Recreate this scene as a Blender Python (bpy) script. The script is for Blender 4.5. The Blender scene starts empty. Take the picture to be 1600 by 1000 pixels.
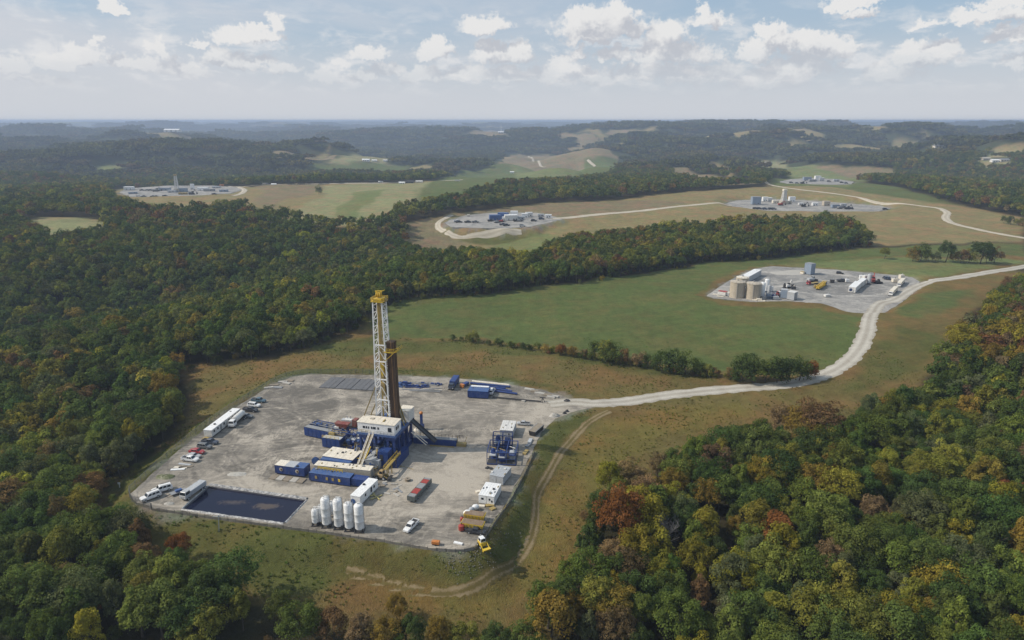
import bpy, math, random
import numpy as np
from mathutils import Vector, Matrix

scene = bpy.context.scene
C = scene.collection
R = math.radians
random.seed(7)

# ------------------------------------------------------------------ camera, sky, sun, exposure
cam_data = bpy.data.cameras.new('camera')
cam_data.sensor_width = 36.0
cam_data.lens = 24.0
cam_data.clip_start = 1.0
cam_data.clip_end = 80000.0
cam = bpy.data.objects.new('camera', cam_data)
cam.location = (0.0, 0.0, 105.0)
cam.rotation_euler = (R(90 - 16.3), 0.0, 0.0)
C.objects.link(cam)
scene.camera = cam

SUN_ELEV = R(42.0)
SUN_AZ = R(-92.0)          # compass style: 0 = +Y, positive towards +X; the sun stands to the left
sun_dir = Vector((math.sin(SUN_AZ) * math.cos(SUN_ELEV), math.cos(SUN_AZ) * math.cos(SUN_ELEV), math.sin(SUN_ELEV)))
sun_data = bpy.data.lights.new('sun', 'SUN')
sun_data.energy = 4.3
sun_data.angle = R(0.6)
sun_data.color = (1.0, 0.92, 0.80)
sun = bpy.data.objects.new('sun', sun_data)
sun.rotation_euler = (-sun_dir).to_track_quat('-Z', 'Y').to_euler()
C.objects.link(sun)

scene.view_settings.view_transform = 'Standard'
scene.view_settings.look = 'None'
scene.view_settings.gamma = 1.0
scene.view_settings.exposure = -0.12
scene.view_settings.use_curve_mapping = False
scene.cycles.max_bounces = 6
scene.cycles.diffuse_bounces = 3
scene.cycles.glossy_bounces = 2
scene.cycles.transmission_bounces = 3
scene.cycles.volume_bounces = 1
scene.cycles.transparent_max_bounces = 6
scene.cycles.use_denoising = True
scene.cycles.sample_clamp_indirect = 4.0


class NT:
    """small helper for writing node trees"""
    def __init__(self, tree):
        self.t = tree

    def new(self, kind, **kw):
        n = self.t.nodes.new(kind)
        for k, v in kw.items():
            setattr(n, k, v)
        return n

    def put(self, sock, v):
        if isinstance(v, bpy.types.NodeSocket):
            self.t.links.new(v, sock)
        elif v is not None:
            sock.default_value = v

    def math(self, op, a, b=None, c=None, clamp=False):
        n = self.new('ShaderNodeMath', operation=op, use_clamp=clamp)
        for i, v in enumerate((a, b, c)):
            self.put(n.inputs[i], v)
        return n.outputs[0]

    def vec(self, op, a, b=None, c=None, out=0):
        n = self.new('ShaderNodeVectorMath', operation=op)
        for i, v in enumerate((a, b, c)):
            self.put(n.inputs[i], v)
        return n.outputs[out]

    def sep(self, v):
        n = self.new('ShaderNodeSeparateXYZ')
        self.put(n.inputs[0], v)
        return n.outputs

    def comb(self, x, y, z):
        n = self.new('ShaderNodeCombineXYZ')
        for i, v in enumerate((x, y, z)):
            self.put(n.inputs[i], v)
        return n.outputs[0]

    def mix(self, fac, a, b, blend='MIX'):
        n = self.new('ShaderNodeMix', data_type='RGBA', blend_type=blend)
        self.put(n.inputs[0], fac)
        for i, v in ((6, a), (7, b)):
            if isinstance(v, tuple) and len(v) == 3:
                v = (*v, 1.0)
            self.put(n.inputs[i], v)
        return n.outputs[2]

    def noise(self, vec, scale, detail=3.0, rough=0.55, dist=0.0):
        n = self.new('ShaderNodeTexNoise')
        self.put(n.inputs['Vector'], vec)
        n.inputs['Scale'].default_value = scale
        n.inputs['Detail'].default_value = detail
        n.inputs['Roughness'].default_value = rough
        n.inputs['Distortion'].default_value = dist
        return n.outputs['Fac']

    def step(self, v, lo, hi, a=0.0, b=1.0, smooth=True):
        n = self.new('ShaderNodeMapRange', interpolation_type='SMOOTHSTEP' if smooth else 'LINEAR')
        self.put(n.inputs[0], v)
        for i, k in enumerate((lo, hi, a, b)):
            self.put(n.inputs[1 + i], k)
        return n.outputs[0]


CLOUD_LIST = [(6.84, 6.62, 3.31, 1.52, 0.73), (5.97, 5.99, 2.36, 0.46, 0.37), (8.25, 7.76, 1.45, 0.79, 0.71), (5.53, 7.71, 1.37, 0.62, 0.63), (9.14, 6.49, 1.45, 0.72, 0.54), (11.89, 6.34, 1.61, 0.98, 1.08), (12.61, 4.7, 3.68, 0.91, 0.46), (11.11, 5.82, 1.05, 0.63, 0.82), (14.8, 7.06, 1.29, 0.7, 0.44), (14.5, 7.94, 0.65, 0.52, 0.61), (15.41, 6.86, 0.64, 0.44, 0.35), (19.26, 6.29, 0.79, 0.65, 0.87), (20.66, 5.47, 1.9, 0.86, 0.96), (23.02, 4.78, 2.34, 0.94, 0.6), (21.91, 5.85, 0.77, 0.43, 0.6), (21.21, 3.62, 3.26, 0.71, 0.8), (24.48, 4.81, 0.91, 0.76, 0.51), (18.42, 4.84, 1.17, 0.88, 0.71), (29.42, 4.04, 2.17, 0.82, 0.41), (28.66, 4.8, 0.84, 0.57, 0.58), (30.77, 4.54, 0.74, 0.64, 0.57), (24.51, 7.79, 1.77, 0.49, 0.41), (25.21, 7.02, 1.2, 0.41, 0.33), (32.78, 6.45, 2.45, 0.46, 0.46), (34.03, 7.1, 1.98, 0.45, 0.3), (29.09, 6.31, 1.12, 0.36, 0.28), (34.34, 5.28, 1.4, 0.53, 0.38), (34.85, 3.65, 1.2, 0.54, 0.47), (27.71, 3.27, 1.79, 0.59, 0.59), (-2.19, 6.84, 1.99, 0.9, 0.36), (-2.97, 7.29, 0.79, 0.45, 0.45), (-5.91, 4.89, 1.5, 0.83, 0.42), (-5.88, 5.81, 0.79, 0.64, 0.74), (-11.22, 4.73, 1.46, 0.73, 0.41), (-0.8, 4.82, 2.61, 0.84, 0.56), (-1.75, 5.56, 0.9, 0.64, 0.56), (0.6, 5.1, 1.1, 0.65, 0.56), (-14.31, 3.02, 1.53, 0.65, 0.46), (-11.7, 3.15, 1.37, 0.65, 0.47), (-9.81, 3.73, 1.48, 0.56, 0.47), (-7.06, 3.38, 1.9, 0.75, 0.57), (-3.44, 3.49, 2.22, 0.76, 0.57), (-0.41, 3.4, 2.03, 0.66, 0.57), (-13.36, 4.23, 0.77, 0.37, 0.37), (3.64, 3.49, 2.21, 0.85, 0.67), (6.56, 3.19, 2.29, 0.76, 0.57), (10.4, 3.72, 2.23, 0.65, 0.75), (13.04, 3.41, 1.91, 0.83, 0.75), (15.8, 3.27, 1.86, 1.0, 0.74), (18.71, 2.77, 1.71, 0.81, 0.64), (19.99, 2.57, 2.21, 0.72, 0.45), (4.02, 4.43, 0.9, 0.47, 0.47), (5.26, 4.98, 0.8, 0.46, 0.37), (7.89, 4.77, 1.47, 0.55, 0.46), (-34.51, 3.27, 1.18, 0.7, 0.35), (-32.14, 3.69, 1.69, 0.72, 0.4), (-30.13, 3.85, 1.22, 0.81, 0.41), (-29.51, 5.01, 0.42, 0.49, 0.49), (-31.06, 4.53, 0.67, 0.4, 0.4), (-27.28, 3.78, 1.94, 0.67, 0.42), (-25.78, 4.84, 0.57, 0.67, 0.59), (-24.75, 3.95, 1.43, 0.51, 0.39), (-20.33, 5.74, 2.05, 0.69, 0.39), (-19.51, 6.37, 1.07, 0.34, 0.35), (-17.78, 6.87, 0.68, 0.77, 0.7), (-17.88, 5.73, 1.09, 0.53, 0.44), (-20.63, 4.07, 2.6, 0.7, 0.44), (-21.75, 4.65, 0.87, 0.61, 0.52), (-23.09, 5.2, 0.85, 0.38, 0.3), (-24.24, 3.36, 1.7, 0.39, 0.3), (-17.61, 3.7, 1.39, 0.45, 0.36), (-28.26, 7.31, 0.69, 0.4, 0.28), (-23.84, 3.2, 1.28, 0.35, 0.26), (-33.23, 2.61, 2.18, 0.32, 0.24)]


def make_world():
    w = bpy.data.worlds.new('World')
    scene.world = w
    w.use_nodes = True
    w.cycles.sampling_method = 'NONE'
    n = NT(w.node_tree)
    w.node_tree.nodes.clear()
    out = n.new('ShaderNodeOutputWorld')
    sky = n.new('ShaderNodeTexSky', sky_type='NISHITA')
    sky.sun_disc = False
    sky.sun_elevation = SUN_ELEV
    sky.sun_rotation = SUN_AZ
    sky.air_density = 1.0
    sky.dust_density = 1.2
    sky.ozone_density = 1.0
    d = n.new('ShaderNodeTexCoord').outputs['Generated']
    d = n.vec('NORMALIZE', d)
    x, y, z = n.sep(d)
    az = n.math('MULTIPLY', n.math('ARCTAN2', x, y), 57.2958)
    el = n.math('MULTIPLY', n.math('ARCSINE', z), 57.2958)
    p0 = n.comb(az, el, 0.0)
    fine = n.noise(p0, 1.9, 8.0, 0.64)
    fine2 = n.noise(n.vec('ADD', p0, (40.0, 9.0, 0.0)), 1.3, 8.0, 0.66)
    # the clear part: deep to pale, a thin high veil and bright far air near the horizon
    veil_n = n.noise(n.vec('MULTIPLY', p0, (0.035, 0.16, 0.0)), 1.0, 6.0, 0.6, 0.6)
    veil = n.math('MULTIPLY', n.step(veil_n, 0.33, 0.66), n.step(az, 22.0, -25.0, 0.22, 0.95))
    base = n.mix(veil, n.mix(0.65, sky.outputs[0], (4.3, 5.9, 7.7)), (6.7, 7.0, 7.6))
    low = n.math('POWER', n.step(el, 0.0, 9.5, 1.0, 0.0), 1.2)
    base = n.mix(n.math('MULTIPLY', low, 0.97), base, (6.75, 7.0, 7.45))
    # soft far cumulus low down
    far_n = n.noise(n.vec('MULTIPLY', p0, (0.33, 0.80, 0.0)), 1.0, 7.0, 0.60, 0.3)
    far = n.math('MULTIPLY', n.step(far_n, 0.47, 0.66), n.math('MULTIPLY', n.step(el, 1.4, 3.6), n.step(el, 9.5, 5.0)))
    base = n.mix(n.math('MULTIPLY', far, 0.75), base, (8.3, 8.35, 8.5))

    def warped(p):
        nz = n.new('ShaderNodeTexNoise'); n.put(nz.inputs['Vector'], p)
        nz.inputs['Scale'].default_value = 0.62; nz.inputs['Detail'].default_value = 6.0; nz.inputs['Roughness'].default_value = 0.66
        v = n.vec('SUBTRACT', nz.outputs['Color'], (0.5, 0.5, 0.5))
        return n.vec('MULTIPLY_ADD', v, (3.6, 2.6, 0.0), p)

    def listed(p, clouds):
        """1 in a cloud's middle, 0 at its rim, below 0 outside; flat below, domed above"""
        q = warped(p)
        m = None
        for (ca, ce, ra, rt, rb) in clouds:
            ra, rt, rb = ra * 1.12, rt * 1.2, rb * 1.0
            v = n.vec('MULTIPLY_ADD', q, (1.0 / ra, 1.0 / rt, 0.0), (-ca / ra, -ce / rt, 0.0))
            v = n.vec('MAXIMUM', v, n.vec('MULTIPLY', v, (-1.0, -rt / rb, 1.0)))
            l = n.vec('LENGTH', v, out=1)
            m = l if m is None else n.math('MINIMUM', m, l)
        return n.math('SUBTRACT', 1.0, m)

    def wild(p):
        # away from the mapped clouds the same kind of sky goes on all round
        band = n.math('MULTIPLY', n.step(el, 0.8, 3.0), n.step(el, 28.0, 9.0))
        return n.math('MULTIPLY', n.math('SUBTRACT', n.math('MULTIPLY', n.noise(n.vec('MULTIPLY', p, (0.07, 0.20, 0.0)), 1.0, 8.0, 0.58), n.math('ADD', 0.45, n.math('MULTIPLY', band, 0.75))), 0.58), 3.0)

    def background(field, *a):
        f0 = field(p0, *a)
        f1 = field(n.vec('ADD', p0, (-0.9, 1.2, 0.0)), *a)
        rag = n.math('SUBTRACT', fine, 0.5)
        alpha = n.step(n.math('ADD', f0, n.math('MULTIPLY', rag, 1.1)), -0.14, 0.34)
        grad = n.math('ADD', n.math('SUBTRACT', f0, f1), n.math('MULTIPLY', f0, -0.40))
        lit = n.step(n.math('ADD', grad, n.math('MULTIPLY', n.math('SUBTRACT', fine2, 0.5), 1.1)), -0.42, 0.58)
        cloud = n.mix(lit, (5.7, 5.92, 6.45), (8.75, 8.7, 8.65))
        alpha = n.math('MULTIPLY', alpha, n.step(el, 0.8, 6.0, 0.0, 0.97))
        bg = n.new('ShaderNodeBackground')
        n.put(bg.inputs[0], n.mix(alpha, base, cloud))
        bg.inputs[1].default_value = 0.10
        return bg.outputs[0]

    def choose(fac, a, b):
        k = n.new('ShaderNodeMixShader')
        n.put(k.inputs[0], fac)
        n.t.links.new(a, k.inputs[1]); n.t.links.new(b, k.inputs[2])
        return k.outputs[0]

    near_left = background(listed, [c for c in CLOUD_LIST if c[0] - c[2] < 3.5])
    near_right = background(listed, [c for c in CLOUD_LIST if c[0] + c[2] > -3.5])
    ahead = choose(n.math('GREATER_THAN', az, 0.0), near_left, near_right)
    outside = n.math('MAXIMUM', n.math('GREATER_THAN', n.math('ABSOLUTE', az), 43.0), n.math('GREATER_THAN', n.math('ABSOLUTE', n.math('SUBTRACT', el, 6.0)), 8.0))
    n.t.links.new(choose(outside, ahead, background(wild)), out.inputs[0])


make_world()

# ------------------------------------------------------------------ terrain heights
def _hash(ix, iy, s):
    h = (ix.astype(np.int64) * 374761393 + iy.astype(np.int64) * 668265263 + s * 974634777) & 0xffffffff
    h = ((h ^ (h >> 13)) * 1274126177) & 0xffffffff
    return ((h ^ (h >> 16)) & 0xffffff) / float(0xffffff)


def vnoise(x, y, s=0):
    x = np.asarray(x, float); y = np.asarray(y, float)
    ix = np.floor(x); iy = np.floor(y)
    fx = x - ix; fy = y - iy
    fx = fx * fx * fx * (fx * (fx * 6 - 15) + 10)
    fy = fy * fy * fy * (fy * (fy * 6 - 15) + 10)
    a = _hash(ix, iy, s); b = _hash(ix + 1, iy, s); c = _hash(ix, iy + 1, s); d = _hash(ix + 1, iy + 1, s)
    return (a + (b - a) * fx + (c - a) * fy + (a - b - c + d) * fx * fy) * 2 - 1


def fbm(x, y, s=0, o=4):
    r = 0.0; a = 1.0; f = 1.0
    for k in range(o):
        r = r + a * vnoise(x * f + 17.3 * k, y * f - 9.1 * k, s + k)
        a *= 0.5; f *= 2.03
    return r


def sstep(v, a, b):
    t = np.clip((np.asarray(v, float) - a) / (b - a), 0, 1)
    return t * t * (3 - 2 * t)


def seg_dist(x, y, pts, closed=True):
    d = np.full(np.shape(x), 1e18)
    n = len(pts)
    for i in range(n if closed else n - 1):
        x0, y0 = pts[i]; x1, y1 = pts[(i + 1) % n]
        dx, dy = x1 - x0, y1 - y0
        t = np.clip(((x - x0) * dx + (y - y0) * dy) / (dx * dx + dy * dy + 1e-12), 0, 1)
        d = np.minimum(d, (x - x0 - t * dx) ** 2 + (y - y0 - t * dy) ** 2)
    return np.sqrt(d)


def in_poly(x, y, pts):
    r = np.zeros(np.shape(x), bool)
    n = len(pts)
    for i in range(n):
        x0, y0 = pts[i]; x1, y1 = pts[(i + 1) % n]
        if y0 == y1:
            continue
        r ^= ((y0 > y) != (y1 > y)) & (x < (x1 - x0) * (y - y0) / (y1 - y0) + x0)
    return r


def poly_sd(x, y, pts):
    d = seg_dist(x, y, pts)
    return np.where(in_poly(x, y, pts), -d, d)

MAIN_PAD = [(-111.66,177.51),(-109.78,175.04),(-107.4,172.97),(-101.27,170.28),(-91.18,167.98),(-61.61,161.09),(-51.13,158.7),(-33.36,154.65),(-19.63,151.05),(-12.72,150.51),(-9.53,151.87),(-8.03,155.22),(-5.23,163.23),(-1.47,173.32),(2.97,189.58),(6.77,204.5),(10.31,218.48),(15.97,230.24),(24.1,237.14),(33.04,241.33),(32.75,245.04),(23.29,247.56),(19.85,252.09),(12.96,257.45),(0,263.73),(-10.75,268.08),(-27.22,271.79),(-49.36,274.07),(-71.66,275.6),(-88.2,275.6),(-94.14,272.55),(-97.62,267.34),(-101.45,254.75),(-106.04,237.14),(-108.96,222.63),(-110.48,205.41),(-111.4,190.38)]
SECOND_PAD = [(121.41,413.14),(141.06,444.36),(160.53,471.85),(179.24,493.52),(194.39,502.72),(234.83,491.27),(271.32,471.85),(279.16,465.7),(277.05,451.9),(261.96,429.96),(240.35,403.63),(218.11,380.15),(204.95,365.42),(193.1,366.72),(190.86,373.32),(185.53,390.1),(168.35,394.52),(146.42,397.51),(123.99,406.76)]
THIRD_PAD = [(-71.83,729.53),(-67.08,754.07),(-55.09,785.69),(-30.19,808.22),(0,814.05),(30.19,808.22),(49.29,774.87),(55.08,754.07),(41.3,734.32),(19.78,702.04),(-6.48,689.03),(-35.83,693.32),(-62.26,697.65)]
FOURTH_PAD = [(281.23,905.07),(306.5,942.53),(355.98,958.36),(402.82,942.53),(446.26,905.07),(472.14,877.12),(469.55,850.8),(436.29,819.96),(382.71,819.96),(308.32,825.95),(279.64,857.23)]
FIFTH_PAD = [(476.71,1236.75),(517.68,1291.91),(571.77,1321.32),(606.94,1291.91),(610.14,1236.75),(580.24,1186.02),(520.29,1173.96),(476.24,1186.02)]
SIXTH_PAD = [(-600.13,1055.57),(-614.5,1117.1),(-579.59,1162.14),(-504.46,1162.14),(-457.91,1139.19),(-423.7,1095.83),(-422.51,1036.5),(-463.84,1000.3),(-506.62,974.72),(-538.28,974.72)]
PADS = [(MAIN_PAD, 0.0, 13.0), (SECOND_PAD, 0.0, 8.0), (THIRD_PAD, 0.0, 15.0), (FOURTH_PAD, 0.0, 20.0), (FIFTH_PAD, 0.0, 25.0), (SIXTH_PAD, 0.0, 25.0)]


def gauss(x, y, cx, cy, sx, sy, rot=0.0):
    c, s = math.cos(rot), math.sin(rot)
    u = (x - cx) * c + (y - cy) * s
    v = -(x - cx) * s + (y - cy) * c
    return np.exp(-0.5 * ((u / sx) ** 2 + (v / sy) ** 2))


def natural(x, y):
    x = np.asarray(x, float); y = np.asarray(y, float)
    d = np.hypot(x, y)
    z = 2.2 * fbm(x / 170.0, y / 170.0, 3, 3) * sstep(d, 200, 500)
    # close to the pad
    z = z - 7.0 * gauss(x, y, 55, 120, 75, 65) - 5.0 * gauss(x, y, -40, 110, 90, 40) - 9.0 * gauss(x, y, -190, 190, 55, 110)
    # wooded valley on the left, with a ridge beyond it
    z = z - 26.0 * gauss(x, y, -255, 420, 190, 48, 0.78) + 10.0 * gauss(x, y, -520, 640, 160, 160) - 8.0 * gauss(x, y, -120, 640, 170, 60, 0.2)
    z = z + 6.0 * gauss(x, y, 230, 300, 70, 90)
    # open plateau that rises a little with distance
    z = z + 4.0 * sstep(y, 480, 1000) * gauss(x, y, 250, 1000, 900, 500)
    # far country: rolling wooded hills
    f = sstep(d, 1000, 2600)
    w1 = fbm(x / 1700.0, y / 1150.0, 21, 4)
    w2 = fbm(x / 780.0 + 5.0, y / 560.0, 33, 4)
    hills = 48.0 * w1 + 58.0 * w2 - 24.0
    hills = hills + 24.0 * np.abs(fbm(x / 330.0, y / 300.0, 41, 3))
    z = z + f * hills
    z = z + 62.0 * gauss(x, y, 2500, 4300, 1500, 420, -0.08) + 45.0 * gauss(x, y, 700, 4700, 800, 500) + 34.0 * gauss(x, y, 60, 3400, 420, 420)
    z = z - 26.0 * gauss(x, y, -1500, 2300, 900, 600) - 30.0 * gauss(x, y, -2600, 5200, 1500, 1300)
    z = z + 28.0 * sstep(d, 8000, 15000)
    # keep the ground a little below the viewpoint's own level so that the skyline stays level
    lim = 84.0
    z = np.where(z > lim - 20, lim - 20 + 20 * np.tanh((z - lim + 20) / 20.0), z)
    return z


def height(x, y):
    x = np.asarray(x, float); y = np.asarray(y, float)
    z = natural(x, y)
    for pts, pz, blend in PADS:
        px = [p[0] for p in pts]; py = [p[1] for p in pts]
        m = (x > min(px) - 5 * blend) & (x < max(px) + 5 * blend) & (y > min(py) - 5 * blend) & (y < max(py) + 5 * blend)
        if not np.any(m):
            continue
        xs, ys = x[m], y[m]
        sd = poly_sd(xs, ys, pts)
        t = sstep(sd, 0.5, blend + 5 * vnoise(xs / 20, ys / 20, 5))
        zz = pz + (z[m] - pz) * t
        zz = np.where(sd < -0.6, np.minimum(zz, pz - 2.2 * sstep(-sd, 0.6, 2.2)), zz)
        z[m] = zz
    return z


def ground(x, y):
    return float(height(np.array([float(x)]), np.array([float(y)]))[0])
# ---END TERRAIN MATH

# ------------------------------------------------------------------ mesh helpers
def link(o, parent=None):
    C.objects.link(o)
    if parent is not None:
        o.parent = parent
    return o


def mesh_obj(name, verts, faces, mat, parent=None, smooth=False):
    me = bpy.data.meshes.new(name)
    me.from_pydata([tuple(v) for v in verts], [], faces)
    me.materials.append(mat)
    if smooth:
        me.polygons.foreach_set('use_smooth', [True] * len(me.polygons))
    me.update()
    return link(bpy.data.objects.new(name, me), parent)


def structure(o, label=None):
    o['kind'] = 'structure'
    if label:
        o['label'] = label
    return o


def tag(o, label, cat, group=None, kind=None):
    o['label'] = label
    o['category'] = cat
    if group:
        o['group'] = group
    if kind:
        o['kind'] = kind
    return o


def principled(name, rough=0.9, spec=0.2, metallic=0.0):
    m = bpy.data.materials.new(name)
    m.use_nodes = True
    n = NT(m.node_tree)
    b = n.t.nodes['Principled BSDF']
    b.inputs['Roughness'].default_value = rough
    b.inputs['Specular IOR Level'].default_value = spec
    b.inputs['Metallic'].default_value = metallic
    return m, n, b


def bump(n, b, h, strength, dist):
    k = n.new('ShaderNodeBump')
    k.inputs['Strength'].default_value = strength
    k.inputs['Distance'].default_value = dist
    n.put(k.inputs['Height'], h)
    n.put(b.inputs['Normal'], k.outputs[0])


# ------------------------------------------------------------------ ground: one sheet, land cover stored as base colour
GRASS_GREEN = (0.116, 0.129, 0.044)
GRASS_OLIVE = (0.120, 0.108, 0.036)
GRASS_GOLD = (0.190, 0.134, 0.044)
GRASS_BROWN = (0.176, 0.122, 0.048)
FIELD_TAN = (0.255, 0.190, 0.095)
FIELD_PALE = (0.270, 0.235, 0.125)
FIELD_MAUVE = (0.225, 0.165, 0.100)
FIELD_LIME = (0.175, 0.180, 0.072)
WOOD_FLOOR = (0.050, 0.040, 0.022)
WOOD_FAR = (0.052, 0.058, 0.026)

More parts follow.
